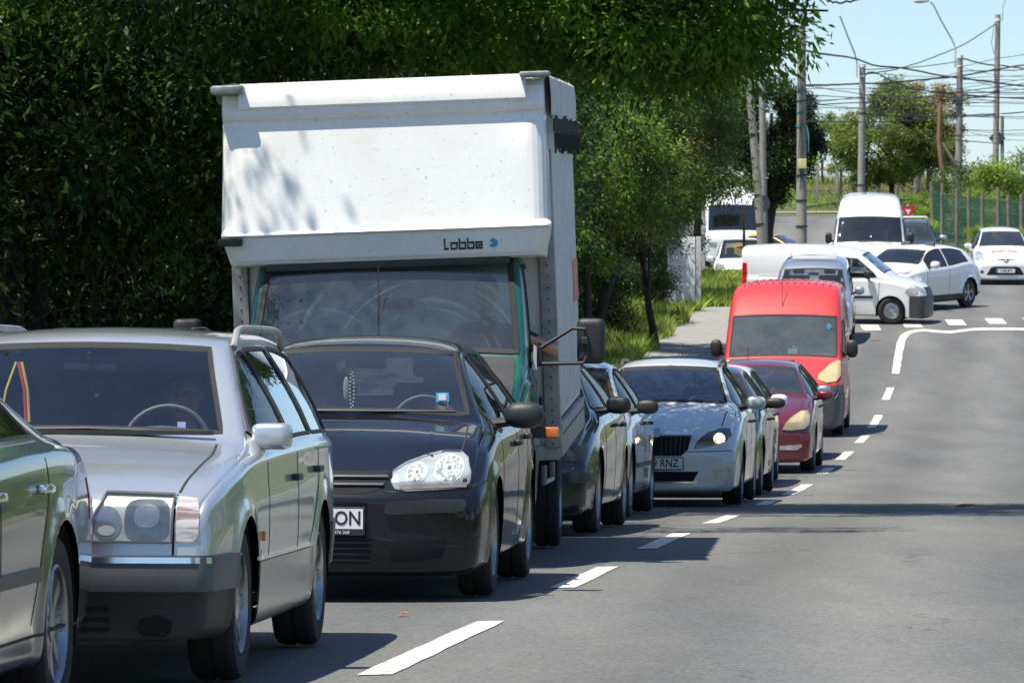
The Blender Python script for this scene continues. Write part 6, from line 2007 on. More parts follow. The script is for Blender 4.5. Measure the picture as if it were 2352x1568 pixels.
    # folded tarpaulin hanging over the top corners
    def tarp(sx, Ya, Yb_, drop, m, name):
        V = []; Fs = []; rs = random.Random(4 + sx); nn = 26
        for i in range(nn + 1):
            y = Ya + (Yb_ - Ya) * i / nn
            dd = drop * (1 + rs.uniform(-.12, .12))
            for k, (x, z) in enumerate(((.98, .035), (1.065, .03), (1.105, 0), (1.115, -dd * .5), (1.11, -dd))):
                V.append((sx * (x + rs.uniform(-.006, .006) + .012 * math.sin(i * 1.9)), y, zt + z))
        for i in range(nn):
            for k in range(4): Fs.append((i * 5 + k, i * 5 + k + 1, i * 5 + 6 + k, i * 5 + 5 + k))
        MB().add(V, Fs, RT).build(name, m, root)
    tarp(1, 1.22, 5.85, .26, M['tarp'], 'tarpaulin'); tarp(-1, 1.22, 5.85, .10, M['tarp'], 'tarpaulin')
    b = MB(); rs = random.Random(8)
    for k in range(40):
        y = 1.25 + k * .115; x = 1.128; z0 = zt - .27; b.box((x, y, z0 - .05), (.01, .055, .07 + rs.uniform(0, .07)), RT)
        b.tube([RT @ Vector((x + .004, y, z0 - .1)), RT @ Vector((x + .004, y + .03, z0 - .18 - rs.uniform(0, .06)))], .006, 4)
    b.build('elastic_cords', M['rubber'], root)
    b = MB(); b.box((-1.02, 1.12, zt - .01), (.22, .26, .06), RT, bev=.025); b.build('tarp_corner', M['tarp_grey'], root); b = MB(); b.box((1.02, 1.13, zt + .02), (.20, .24, .035), RT, bev=.015); b.build('tarp_corner', M['tarp_grey'], root)
    # dark cowling between the cab roof and the box, black tape patch
    MB().box((0, 1.18, 2.015), (1.62, .30, .06), RT, bev=.02).build('roof_fairing', M['black_plastic'], root)
    MB().box((-1.03, .955, zl + .165), (.16, .05, .05), RT, bev=.01).build('tape_patch', M['rubber'], root)
    # lettering made of straight strokes, as painted on the lower lip
    S = .0135
    glyph = {'L': [(0, 0, 1, 6.2), (0, 0, 3.6, 1)], 'a': [(0, 3.1, 5.4, 1), (0, 0, 1, 4.1), (0, 0, 4.1, 1), (4.6, 0, 1, 4.1)], 'b': [(0, 0, 1, 6.2), (0, 0, 5.4, 1), (4.6, 0, 1, 4.1), (1.5, 3.1, 4.1, 1)], 'e': [(0, 3.1, 5.6, 1), (0, 0, 1, 4.1), (0, 0, 5.6, 1), (4.6, 1.6, 1, 2.5), (1.5, 1.55, 4.1, .9)]}
    mb = MB(); x = .385; zc = zl + .065
    for ch in 'Labbe':
        for (a, z, w, h) in glyph[ch]:
            zz = zc + (z + h / 2) * S * .9; yy = 1.0 - (zz - zl - .04) * (.032 / .15) - .004
            mb.box((x + (a + w / 2) * S * .62, yy, zz), (w * S * .62, .006, h * S * .9), RT @ Matrix.Translation((x, yy, zz)) @ Matrix.Rotation(R_(14), 4, 'X') @ Matrix.Translation((-x, -yy, -zz)))
        x += (5.1 if ch == 'L' else 6.6) * S * .62
    mb.build('box_lettering', M['ink'], root, smooth=False)
    # faceted cube emblem with a notch
    cx, cz, r = x + .062, zc + .036, .034
    hexp = [(cx + r * math.sin(R_(60 * k)), cz + r * math.cos(R_(60 * k))) for k in range(6)]
    mb = MB()
    def poly(ps):
        b_ = []
        for (px_, pz_) in ps: b_.append((px_, 1.0 - (pz_ - zl - .04) * .213 - .006, pz_))
        b2 = [(p[0], p[1] + .004, p[2]) for p in b_]; k = len(ps)
        mb.add(b_ + b2, [tuple(range(k)), tuple(range(2 * k - 1, k - 1, -1))] + [(i, (i + 1) % k, k + (i + 1) % k, k + i) for i in range(k)], RT)
    s_ = lambda ps, f=.90: [(sum(p[0] for p in ps) / len(ps) + (p[0] - sum(q[0] for q in ps) / len(ps)) * f, sum(p[1] for p in ps) / len(ps) + (p[1] - sum(q[1] for q in ps) / len(ps)) * f) for p in ps]
    C0 = (cx, cz)
    poly(s_([hexp[0], hexp[1], C0, hexp[5]])); poly(s_([hexp[1], hexp[2], hexp[3], C0])); poly(s_([C0, hexp[3], hexp[4], (cx - r * .35, cz - r * .1)]))
    mb.build('box_emblem', M['emblem_blue'], root, smooth=False)
    add_person('truck driver resting a bare elbow out of the green cab window', root, .62, 1.52, 1.04, 'shirt_dark', arm='window')
    return c
M['paint_green'] = paint('paint_green', (0.005, 0.10, 0.072), metal=.1, rough=.45, dirt=.35, coat=.6, rust=.9)
M['bra'] = mat('bonnet_cover', (0.045, 0.047, 0.052), .75, var=.35, scale=7, bump=.3)
def grp():
    m, nt, b = _mat('grp_white')
    f = noise(nt, 1.4, 6, .7, stretch=(1, 1, .6)); sp = noise(nt, 38, 3, .8)
    tc = N(nt, "ShaderNodeTexCoord")
    c = ramp(nt, f, (.76, .75, .71), (.86, .86, .84), .30, .62)
    c = mixc(nt, ramp(nt, sp, (0, 0, 0), (.75, .75, .75), .64, .72), c, (.22, .20, .15))
    c = mixc(nt, ramp(nt, noise(nt, 5, 8, .8, stretch=(1, 1, 2.4)), (0, 0, 0), (.55, .55, .55), .56, .78), c, (.46, .42, .33))
    nt.links.new(c, b.inputs["Base Color"]); b.inputs["Roughness"].default_value = .38; b.inputs["Coat Weight"].default_value = .25
    bn = N(nt, "ShaderNodeBump"); bn.inputs["Strength"].default_value = .12; bn.inputs["Distance"].default_value = .05
    nt.links.new(noise(nt, 1.7, 2, .5), bn.inputs["Height"]); nt.links.new(bn.outputs[0], b.inputs["Normal"])
    return m
M['grp_white'] = grp()
M['box_side'] = mat('box_side', (0.74, 0.75, 0.74), .45, metal=.15, var=.22, scale=4)
M['alu_old'] = mat('alu_old', (0.36, 0.36, 0.35), .5, metal=.35, var=.4, scale=6)
M['side_red'] = mat('side_red', (0.55, 0.05, 0.07), .45)
M['tarp'] = mat('tarp', (0.52, 0.54, 0.54), .5, var=.3, scale=5)
M['tarp_grey'] = mat('tarp_grey', (0.30, 0.31, 0.31), .5, var=.5, scale=9)
M['emblem_blue'] = mat('emblem_blue', (0.05, 0.38, 0.68), .4)

# ---------------- simpler cars further back share this builder
def auto(name, label, cat, X, Y, th, L, W, H, wb, fo, R, kindp, paintm, style='hatch', cell=.045, hl=None, hlm=None, mirm=None, grp=QG, zoff=0.0, level=False, glassm=None, sideg=None,
         zones=(), trims=(), wheel='7', lit=None, lens=None, steer=0, low=None, msize=(.20, .14, .13), mz=None, pl=None, rails=False, extra_side=None, inner=True, mx=None, bow=.13):
    root = thing(name, label, cat, group=grp)
    place(root, X, Y, th, zoff, level=level, fo=fo, wb=wb)
    h = H
    if style == 'hatch':
        top = [(0, .60), (.04, .68), (.15, .745), (.6, .89), (1.0, .985), (1.08, 1.0), (1.16, 1.04), (1.80, h - .11), (1.95, h - .06), (2.4, h - .005), (2.9, h), (L - .6, h - .06), (L - .36, h - .13), (L - .14, .98), (L - .05, .86), (L, .7)]
        belt = [(0, .54), (.3, .70), (.8, .84), (1.2, .90), (2.4, .94), (L - .6, .985), (L - .15, .90), (L, .6)]
        zs, zc = h - .12, 1.02; sw = [(1.40, 2.25), (2.33, L - .98), (L - .92, L - .62)]
    elif style == 'sedan':
        top = [(0, .60), (.04, .68), (.15, .74), (.6, .86), (1.15, .95), (1.22, .97), (1.30, 1.0), (1.98, h - .10), (2.15, h - .05), (2.6, h), (3.0, h - .005), (L - 1.15, h - .08), (L - .72, 1.10), (L - .62, 1.04), (L - .2, .98), (L - .06, .90), (L, .7)]
        belt = [(0, .54), (.3, .68), (.8, .80), (1.3, .87), (2.5, .92), (L - 1, .95), (L - .2, .88), (L, .6)]
        zs, zc = h - .11, .99; sw = [(1.52, 2.36), (2.44, L - 1.12)]
    elif style == 'van':
        top = low; belt = [(0, .66), (.15, .80), (.5, .98), (1.0, 1.06), (1.4, 1.10), (L - .3, 1.12), (L, 1.1)]
        zs, zc = None, None; sw = []
    vsp = dict(L=L, W=W, R=R, fo=fo, wb=wb, cell=cell, wr=(W / 2 - .30) if style != 'van' else (W / 2 - .14), crown=.05, edge=.06 if style != 'van' else .10, r=.09, rt=.10 if style != 'van' else .12, bow=bow, dn=.7, top=top, belt=belt,
               tbow=.06 if style != 'van' else .04)
    if extra_side: vsp.update(extra_side.get('spec', {}))
    pr = cproto(vsp)
    if style != 'van':
        sides = [pr.sidewin(a, b, lean1=(-.06 if i == len(sw) - 1 else .0)) for i, (a, b) in enumerate(sw)]
        screen = scr(W / 2 - .20, zc + .01, W / 2 - .335, zs, .02); rear = scr(W / 2 - .32, zc + .06, W / 2 - .38, h - .15)
    else:
        sides = extra_side['sides']; screen = extra_side['screen']; rear = extra_side.get('rear')
    gaps = [('x', [(sw[0][0] - .06, .24), (sw[0][0] - .06, .88)], .010), ('x', [(sw[0][1] + .04, .24), (sw[0][1] + .04, .93)], .010)] if sw else []
    gaps += [('z', [(W / 2 - .20, .42), (W / 2 - .18, 1.0)], .012)] if style != 'van' else []
    gaps += list(extra_side.get('gaps', [])) if extra_side else []
    rec = [(hl, .05)] if (hl and lit) else []
    c = make_car(vsp, root, paintm, sides, screen, rear, zones, gaps=gaps, trims=list(trims), glassm=glassm, sideglass=sideg, kind=wheel, steer=steer, frontrec=rec, seal=.03)
    if hl:
        for sx in (1, -1):
            if lit is False:
                cx = sum(p[0] for p in hl) / len(hl); cz = sum(p[1] for p in hl) / len(hl)
                lamp_flat(c, root, hl, sx, [(cx + .02, cz - .01, .060)], lens, M['lamp_yellowed'])
            elif lit is not None:
                cx = sum(p[0] for p in hl) / len(hl); cz = sum(p[1] for p in hl) / len(hl)
                lamp(c, root, hl, sx, .05, [(cx + .05, cz - .01, .06, None)], house=M['smoked'] if lit else M['lamp_house'], lit=lit if lit else None, lens=lens)
            else:
                c.add_patch('headlight', [(sx * a, b) for a, b in hl], hlm or M['lamp_lens'], root, 'y', -1, .006, .04)
    if style != 'van':
        for sx in (1, -1):
            for yy in (sw[0][1] - .06, sw[1][1] - .08):
                l, n = c.ray('x', sx, yy, .84); MB().box((l.x + sx * .015, yy, .84), (.035, .16, .032), bev=.01).build('door_handle', M['black_plastic'], root)
    mzz = mz or 1.0
    mirror(root, mx or (W / 2 - .07), (sw[0][0] + .08) if sw else extra_side.get('my', 1.2), mzz, mirm or M['black_plastic'], msize, p=.75, base=.05)
    if inner: interior(root, c, (1.35 if style != 'van' else extra_side.get('dash', 1.0)), (.98 if style != 'van' else extra_side.get('dz', 1.12)), (2.05 if style != 'van' else extra_side.get('drv', 1.7)), rear=style != 'van', hw=.35, zfloor=.28 if style != 'van' else .5)
    if pl: plate(root, **pl)
    if rails:
        for sx in (1, -1):
            pts = []
            for t in np.linspace(0, 1, 12):
                y = 2.05 + (L - 2.9) * t; l, n = c.ray('z', 1, sx * (W / 2 - .32), y); pts.append((sx * (W / 2 - .32), y, l.z + .045 * min(1, 6 * t, 6 * (1 - t)) + .008))
            MB().tube(pts, .017, 8).build('roof_rail', M['grey_plastic'], root)
    return root, c

silver_estate(); grey_saloon(); black_hatch(); box_truck()

M['paint_navy'] = paint('paint_navy', (0.006, 0.011, 0.020), metal=.1, dirt=.06, spec=.1)
M['paint_lsilver'] = paint('paint_lsilver', (0.50, 0.53, 0.55), metal=.35, dirt=.15)
M['paint_pale'] = paint('paint_pale', (0.60, 0.63, 0.63), metal=.12, dirt=.18)
M['paint_black2'] = paint('paint_black2', (0.008, 0.010, 0.014), metal=.1, dirt=.05, spec=.1)
M['paint_white'] = paint('paint_white', (0.78, 0.79, 0.78), metal=0, dirt=.12)
M['paint_white2'] = paint('paint_white2', (0.80, 0.80, 0.79), metal=0, dirt=.08)
M['paint_maroon'] = paint('paint_maroon', (0.16, 0.010, 0.022), metal=.35, dirt=.12)
M['paint_red'] = paint('paint_red', (0.52, 0.030, 0.028), metal=0, rough=.5, dirt=.22, coat=.5)
M['paint_bluesilver'] = paint('paint_bluesilver', (0.40, 0.45, 0.52), metal=.7, dirt=.15)
M['paint_darkblue'] = paint('paint_darkblue', (0.05, 0.065, 0.085), metal=.5, dirt=.15)
M['paint_yellow'] = paint('paint_yellow', (0.75, 0.42, 0.02), metal=0, dirt=.1)

M['glass_dusty'] = glass('glass_dusty', (0.62, 0.74, 0.70), dirt=0.13, boost=1.9)
M['glass_fabia'] = glass('glass_fabia', (0.42, 0.50, 0.53), dirt=0.02, boost=2.0)
M['bumper_char'] = mat('bumper_char', (0.05, 0.053, 0.06), .55, var=.3)
def cpos(xout, Y, W, fo, th, py=None):
    """nose position from the outer left tyre edge seen at pixel xout at distance Y"""
    Xc = (xout - 1176) * Y / F - W / 2 + .01
    return Xc + fo * math.sin(th), Y - fo * math.cos(th)
TH = -.0975
# dark saloon behind the truck
x, y = cpos(1378, 41.0, 1.74, .85, TH)
r1, c1 = auto('saloon_car', 'dark navy saloon car tucked close behind the box truck with its black square mirror', 'car', x, y, TH, 4.45, 1.74, 1.42, 2.68, .85, .315, None, M['paint_navy'], 'sedan', .035, sideg=M['glass_side'],
     hl=[(.46, .56), (.46, .70), (.80, .68), (.80, .57)], hlm=M['black_plastic'], msize=(.20, .12, .14), mz=1.0,
     trims=[dict(name='front_bumper', poly=[(-.84, .40), (.84, .40), (.84, .48), (-.84, .48)], m=M['black_plastic'], off=.02, skirt=.03), dict(name='grille', poly=[(-.36, .54), (.36, .54), (.34, .68), (-.34, .68)], m=M['dark_void']), dict(name='lower_grille', poly=[(-.6, .22), (.6, .22), (.6, .34), (-.6, .34)], m=M['dark_void'])])
add_person('driver of the dark navy saloon with a hand at the open window', r1, .36, 2.45, .32, 'shirt_grey', arm='window', lean=R_(3))
x, y = cpos(1452, 46.9, 1.76, .88, TH)
r2, c2 = auto('saloon_car', 'light silver blue car with lit lamps between the navy saloon and the white hatchback', 'car', x, y, TH, 4.4, 1.76, 1.44, 2.66, .88, .315, None, M['paint_lsilver'], 'sedan', .035,
     hl=[(.42, .58), (.46, .70), (.62, .75), (.80, .73), (.81, .64), (.70, .57)], lit=M['glow'], msize=(.20, .12, .13), mz=.99,
     trims=[dict(name='grille', poly=[(-.36, .56), (.36, .56), (.34, .68), (-.34, .68)], m=M['dark_void']), dict(name='lower_grille', poly=[(-.6, .22), (.6, .22), (.6, .36), (-.6, .36)], m=M['dark_void']), dict(name='side_moulding', poly=[(1.5, .44), (3.2, .45), (3.2, .49), (1.5, .48)], m=M['black_plastic'], axis='x', side=1, off=.012, mirror=True, cell=.08)])
add_person('driver near the open window of the light silver blue car', r2, .40, 2.45, .34, 'shirt_red', arm='window', lean=R_(3))
# white-silver hatchback with roof rails, plate RNZ
x, y = cpos(1707, 53.05, 1.66, .83, TH)
r3, c3 = auto('hatchback_car', 'pale grey hatchback car with lit headlight, chrome grille edge and plate ending in RNZ', 'car', x, y, TH, 4.05, 1.66, 1.50, 2.46, .83, .305, None, M['paint_pale'], 'hatch', .03,
     hl=[(.36, .565), (.40, .65), (.50, .735), (.62, .780), (.71, .775), (.735, .71), (.69, .645), (.52, .59)], lit=M['glow'], mirm=M['paint_pale'], msize=(.21, .15, .14), mz=1.03, rails=True, glassm=M['glass_fabia'],
     trims=[dict(name='grille', poly=[(-.345, .70), (.345, .70), (.31, .56), (.24, .50), (-.24, .50), (-.31, .56)], m=M['dark_void'], off=.003),
            dict(name='grille_chrome', poly=[(.07, .705), (.36, .705), (.36, .725), (.20, .735), (.07, .745)], m=M['chrome'], off=.010, mirror=True),
            dict(name='lower_intake', poly=[(-.42, .345), (.42, .345), (.36, .245), (-.36, .245)], m=M['dark_void'], off=.003),
            dict(name='bumper_crease', poly=[(.30, .535), (.74, .548), (.74, .556), (.30, .543)], m=M['rubber'], off=.002, skirt=.001, mirror=True), dict(name='lower_chrome', poly=[(-.40, .232), (.40, .232), (.40, .242), (-.40, .242)], m=M['chrome'], off=.008),
            dict(name='fog_lamp', poly=[(.49, .255), (.49, .345), (.73, .385), (.73, .335), (.64, .27)], m=M['lamp_lens'], off=.004, mirror=True)],
     pl=dict(txt='9 RNZ', y=-.012, z=.425, x=0.0, w=.52, h=.11, tx=.09, size=.115, sx=.80))
MB().lathe([(.001, -.02), (.048, -.02), (.055, -.008), (.05, .01)], 24, 'y', Matrix.Translation((0, .035, .735))).build('badge', M['chrome'], r3)
mb = MB(); mb.tube([(0.02, 3.60, 1.49), (.02, 3.68, 1.66)], .006, 5); mb.build('aerial', M['black_plastic'], r3)
for sx in (1, -1):
    for k in range(6): c3.add_patch('grille_bar', [(sx * (.04 + k * .045), .52), (sx * (.052 + k * .045), .52), (sx * (.052 + k * .048), .69), (sx * (.04 + k * .048), .69)], M['black_plastic'], r3, 'y', -1, .014, .05)
x, y = cpos(1750, 57.9, 1.72, .80, TH)
r4, c4 = auto('hatchback_car', 'black hatchback car with bright white lamp between the pale hatchback and the white car', 'car', x, y, TH, 4.05, 1.74, 1.46, 2.50, .80, .315, None, M['paint_black2'], 'hatch', .04,
     hl=[(.50, .60), (.55, .72), (.70, .80), (.80, .80), (.80, .70), (.68, .60)], lit=M['glow_w'], msize=(.23, .14, .12), mz=1.02, trims=[dict(name='grille', poly=[(-.4, .30), (.4, .30), (.4, .5), (-.4, .5)], m=M['dark_void'])])
x, y = 2.16, 62.3
r5, c5 = auto('hatchback_car', 'white hatchback car mostly hidden between the black hatchback and the maroon car', 'car', x, y, TH, 4.1, 1.74, 1.47, 2.55, .82, .315, None, M['paint_white'], 'hatch', .04, hl=[(.46, .60), (.55, .72), (.72, .78), (.80, .74), (.78, .62)], mirm=M['paint_white'], msize=(.21, .14, .14), mz=1.03)
x, y = cpos(1873, 69.4, 1.70, .82, TH)
r6, c6 = auto('hatchback_car', 'maroon hatchback car in front of the red van, pale round-cornered headlights', 'car', x, y, TH, 4.05, 1.70, 1.47, 2.50, .82, .31, None, M['paint_maroon'], 'hatch', .035, glassm=M['glass_green'],
     hl=[(.43, .565), (.47, .64), (.55, .72), (.66, .795), (.74, .805), (.775, .74), (.765, .62), (.71, .575), (.55, .555)], lit=False, lens=M['lens_yellowed'], mirm=M['paint_maroon'], msize=(.23, .16, .13), mz=1.0,
     trims=[dict(name='fog_lamp', poly=[(.40, .305), (.40, .355), (.68, .375), (.69, .345), (.62, .30)], m=M['lamp_lens'], off=.006, mirror=True), dict(name='lower_grille', poly=[(-.34, .25), (.34, .25), (.34, .40), (-.34, .40)], m=M['dark_void'])])
mb = MB(); mb.tube([(-.2, 3.5, 1.44), (-.2, 3.6, 1.62)], .006, 5); mb.build('aerial', M['black_plastic'], r6)
add_person('driver of the maroon hatchback silhouetted against the rear window', r6, .35, 2.35, .33, 'shirt_dark')
r7, c7 = auto('hatchback_car', 'silver car mostly hidden between the maroon hatchback and the red van, mirror showing', 'car', 3.44, 74.4, TH, 4.1, 1.72, 1.42, 2.55, .82, .315, None, M['paint_bluesilver'], 'hatch', .05, hl=[(.46, .60), (.55, .72), (.72, .78), (.80, .74)], mirm=M['paint_bluesilver'], mz=.98)

# red van
vt = [(0, .78), (.05, .90), (.15, .98), (.50, 1.16), (.66, 1.24), (.72, 1.27), (.80, 1.34), (1.44, 1.96), (1.50, 2.01), (1.62, 2.12), (1.95, 2.36), (2.2, 2.46), (2.6, 2.52), (4.2, 2.54), (4.78, 2.50), (4.85, 2.44)]
X0, Y0_ = cpos(1938, 86.7, 2.03, .93, TH)
ex = dict(spec=dict(wr=.90, crown=.07, edge=.10, side_hi=.975, belt=[(0, .70), (.12, .86), (.5, 1.06), (1.0, 1.16), (1.6, 1.20), (4.85, 1.20)]),
          sides=[[(1.02, 1.28), (1.10, 1.42), (1.56, 1.86), (2.05, 1.88), (2.10, 1.26)]], screen=scr(.89, 1.29, .86, 1.945, .03), my=1.22, dash=.95, dz=1.22, drv=1.65,
          gaps=[('x', [(.94, .35), (.95, 1.2)], .012), ('x', [(2.14, .35), (2.14, 1.95)], .012), ('x', [(2.22, .4), (3.3, .4), (3.3, 2.2)], .012), ('z', [(.62, .15), (.72, .6)], .012)])
r8, c8 = auto('red_van', 'bright red high roof van with grey bumper and yellowed headlight', 'van', X0, Y0_, TH, 4.85, 2.03, 2.52, 2.95, .93, .335, None, M['paint_red'], 'van', .045, low=vt, extra_side=ex, glassm=M['glass_dusty'],
     hl=[(.60, .93), (.60, 1.00), (.78, 1.17), (.90, 1.235), (.945, 1.22), (.96, 1.0), (.90, .90), (.75, .88)], lit=False, lens=M['lens_yellowed'], msize=(.20, .16, .30), mz=1.42, mx=.98, wheel='steel',
     zones=[('front_bumper', [(-.3, .1), (-.3, .84), (.60, .84), (.58, .1)], M['grey_plastic'], .02)],
     trims=[dict(name='grille', poly=[(-.45, .60), (.45, .60), (.45, .74), (-.45, .74)], m=M['dark_void'], off=.024), dict(name='bumper_slot', poly=[(.50, .62), (.86, .64), (.86, .69), (.50, .68)], m=M['dark_void'], off=.024, mirror=True)])
MB().tube([(-.05, 1.60, 2.12), (-.06, 1.85, 2.62)], .006, 5).build('aerial', M['black_plastic'], r8)
for k in range(13): c8.ribbon([(-.72 + k * .12, 2.35), (-.72 + k * .12, 4.6)], .03, 'z', 1, .012, step=.1).build('roof_rib', M['paint_red'], r8)
o = MB().box((.15, 1.02, 1.38), (.16, .05, .09)).build('dash_papers', M['white_plate'], r8)
MB().box((.66, .98, 1.32), (.34, .20, .03), Matrix.Identity(4)).build('dash_papers', mat('paper_yellow', (.65, .62, .35), .8), r8)
MB().lathe([(.001, -.002), (.045, -.002), (.045, .002)], 20, 'y', Matrix.Translation((.74, 1.26, 1.79))).build('screen_sticker', M['sticker_blue'], r8)
mb = MB(); mb.tube([(.05, .80, 1.335), (.5, .83, 1.33), (.80, .86, 1.32)], .012, 6); mb.tube([(-.80, .86, 1.33), (-.45, .84, 1.36)], .012, 6); mb.build('wiper', M['black_plastic'], r8)

# silver people carrier behind it
mt = [(0, .68), (.06, .80), (.2, .90), (.7, 1.03), (.95, 1.08), (1.05, 1.13), (1.62, 1.58), (1.72, 1.65), (1.9, 1.72), (2.4, 1.80), (3.6, 1.82), (4.2, 1.79), (4.35, 1.70)]
ex = dict(spec=dict(wr=.72, crown=.06, edge=.10, side_hi=.96, belt=[(0, .6), (.15, .74), (.5, .88), (1.0, .98), (1.6, 1.0), (4.35, 1.03)]),
          sides=[[(1.32, 1.08), (1.40, 1.18), (1.78, 1.52), (2.3, 1.55), (2.35, 1.08)], [(2.45, 1.08), (2.42, 1.55), (3.3, 1.56), (3.35, 1.08)], [(3.45, 1.08), (3.42, 1.55), (4.0, 1.52), (4.1, 1.10)]], screen=scr(.74, 1.13, .64, 1.57, .03), rear=scr(.66, 1.14, .62, 1.55), my=1.42, dash=1.15, dz=1.05, drv=1.95,
          gaps=[('x', [(1.22, .3), (1.22, 1.0)], .012), ('x', [(2.40, .3), (2.40, 1.05)], .012)])
r9, c9 = auto('people_carrier', 'silver people carrier between the red van and the turning white van', 'car', 6.62, 115.6, -.085, 4.35, 1.82, 1.82, 2.68, .88, .325, None, M['paint_bluesilver'], 'van', .06, low=mt, extra_side=ex,
     hl=[(.52, .70), (.58, .84), (.80, .92), (.84, .80)], mirm=M['paint_bluesilver'], msize=(.22, .16, .18), mz=1.12, mx=.88)
mb = MB()
for k in range(4): mb.box((0, 2.1 + k * .3, 1.80 + k * .006), (1.0, .07, .02), bev=.006)
mb.build('roof_stripes', M['white_paint'], r9)

# white delivery van turning across, seen from its side
dt = [(0, .66), (.05, .78), (.15, .88), (.45, 1.00), (.80, 1.08), (.90, 1.12), (.98, 1.18), (1.52, 1.62), (1.62, 1.68), (1.85, 1.75), (2.4, 1.81), (3.4, 1.83), (4.2, 1.80), (4.45, 1.78)]
ex = dict(spec=dict(rt=.05, wr=.74, crown=.05, edge=.10, side_hi=.965, belt=[(0, .58), (.15, .74), (.5, .90), (1.0, 1.0), (1.6, 1.04), (4.45, 1.06)]),
          sides=[[(1.20, 1.10), (1.28, 1.20), (1.66, 1.52), (2.06, 1.55), (2.12, 1.08)]], screen=scr(.73, 1.19, .65, 1.60, .03), rear=scr(.6, 1.15, .55, 1.5), my=1.38, dash=1.05, dz=1.08, drv=1.75,
          gaps=[('x', [(1.16, .32), (1.12, 1.0)], .014), ('x', [(2.20, .3), (2.20, 1.65), (2.12, 1.68)], .014), ('x', [(2.25, 1.08), (4.0, 1.10)], .008), ('x', [(3.25, .3), (3.25, 1.66)], .012), ('x', [(2.3, .72), (3.2, .72)], .012)])
r10, c10 = auto('delivery_van', 'white panel van side on, turning across the junction with a dark grey bumper', 'van', 9.93, 123.7, R_(78), 4.45, 1.74, 1.83, 2.70, .86, .31, None, M['paint_white'], 'van', .045, low=dt, extra_side=ex, grp=JG, steer=R_(18),
     hl=[(.50, .72), (.54, .84), (.70, .92), (.80, .90), (.81, .76)], msize=(.15, .14, .22), mz=1.16, mx=.84, wheel='steel', sideg=M['glass_side'],
     zones=[('front_bumper', [(-.4, .1), (-.4, .66), (.42, .66), (.42, .1)], M['bumper_char'], .015), ('rear_bumper', [(4.9, .1), (4.9, .50), (4.12, .50), (4.12, .1)], M['bumper_char'], .015)],
     trims=[dict(name='side_lamp', poly=[(.20, .70), (.24, .86), (.46, .84), (.52, .74), (.44, .68)], m=M['lamp_lens'], axis='x', side=-1, off=.006, mirror=True), dict(name='tail_lamp', poly=[(4.30, .62), (4.30, 1.40), (4.40, 1.40), (4.42, .62)], m=M['red_lens'], axis='x', side=-1, off=.012, mirror=True),
            dict(name='rub_strip', poly=[(1.28, .60), (2.12, .60), (2.12, .66), (1.28, .66)], m=M['black_plastic'], axis='x', side=-1, off=.012, mirror=True, cell=.08),
            dict(name='grille', poly=[(-.45, .66), (.45, .66), (.45, .84), (-.45, .84)], m=M['black_plastic'], off=.01)])
# white crossover behind it
jt = [(0, .68), (.06, .82), (.2, .93), (.7, 1.04), (1.0, 1.09), (1.08, 1.13), (1.66, 1.46), (1.8, 1.51), (2.2, 1.565), (2.8, 1.56), (3.4, 1.49), (3.6, 1.42), (3.85, 1.15), (4.0, 1.02), (4.12, .8)]
ex = dict(spec=dict(wr=.60, crown=.05, edge=.07, flare=.055, Ra=.40, belt=[(0, .62), (.3, .84), (.8, .95), (1.2, .99), (2.4, 1.03), (3.4, 1.10), (3.9, 1.0), (4.12, .7)]), sides=None, screen=scr(.70, 1.14, .58, 1.44, .03), rear=scr(.5, 1.2, .45, 1.4), my=1.42, dash=1.2, dz=1.05, drv=1.95,
          gaps=[('x', [(1.32, .34), (1.32, 1.0)], .012), ('x', [(2.38, .34), (2.38, 1.05)], .012)])
_pr = Car(L=4.12, W=1.77, R=.345, fo=.84, wb=2.53, cell=.2, wr=.60, top=jt, belt=ex['spec']['belt'])
ex['sides'] = [_pr.sidewin(1.42, 2.34), _pr.sidewin(2.42, 3.42, lean1=-.12)]
r11, c11 = auto('crossover_car', 'white crossover car with bulging wheel arches angled behind the turning panel van', 'car', 8.72, 127.6, R_(-35), 4.12, 1.77, 1.565, 2.53, .84, .345, None, M['paint_white2'], 'van', .05, low=jt, extra_side=ex, grp=JG,
     hl=[(.52, .62), (.54, .76), (.72, .80), (.76, .66)], mirm=M['paint_white2'], msize=(.24, .17, .18), mz=1.12, mx=.86, wheel='5', sideg=M['glass_dark'],
     zones=[('sill_cladding', [(-.3, .0), (-.3, .36), (4.5, .36), (4.5, .0)], M['black_plastic'], .01)], trims=[dict(name='grille', poly=[(-.5, .62), (.5, .62), (.4, .80), (-.4, .80)], m=M['dark_void']), dict(name='bonnet_lamp', poly=[(.58, .93), (.62, .97), (.80, .97), (.78, .92)], m=M['lamp_lens'], off=.01, mirror=True)])
# small white hatchback with red lettering on the bonnet
r12, c12 = auto('hatchback_car', 'small white hatchback facing the camera with red lettering on its bonnet', 'car', 13.60, 144.0, R_(-1.5), 3.9, 1.70, 1.51, 2.46, .80, .30, None, M['paint_white2'], 'hatch', .04, grp=JG, glassm=M['glass_green'],
     hl=[(.56, .70), (.60, .86), (.72, .90), (.79, .86), (.80, .70), (.74, .64)], mirm=M['paint_white2'], msize=(.22, .15, .15), mz=1.02,
     trims=[dict(name='lower_grille', poly=[(-.52, .27), (.52, .27), (.40, .47), (.30, .50), (-.30, .50), (-.40, .47)], m=M['dark_void'], off=.004), dict(name='grille_slot', poly=[(-.34, .70), (-.1, .665), (.1, .665), (.34, .70), (.1, .70), (-.1, .70)], m=M['dark_void'], off=.005), dict(name='fog_recess', poly=[(.60, .33), (.64, .31), (.68, .33), (.68, .38), (.64, .40), (.60, .38)], m=M['dark_void'], off=.005, mirror=True)],
     pl=dict(txt='B 380 MTI', y=-.02, z=.385, x=0.0, w=.52, h=.11, tx=.02, size=.085, sx=.85, eu=True))
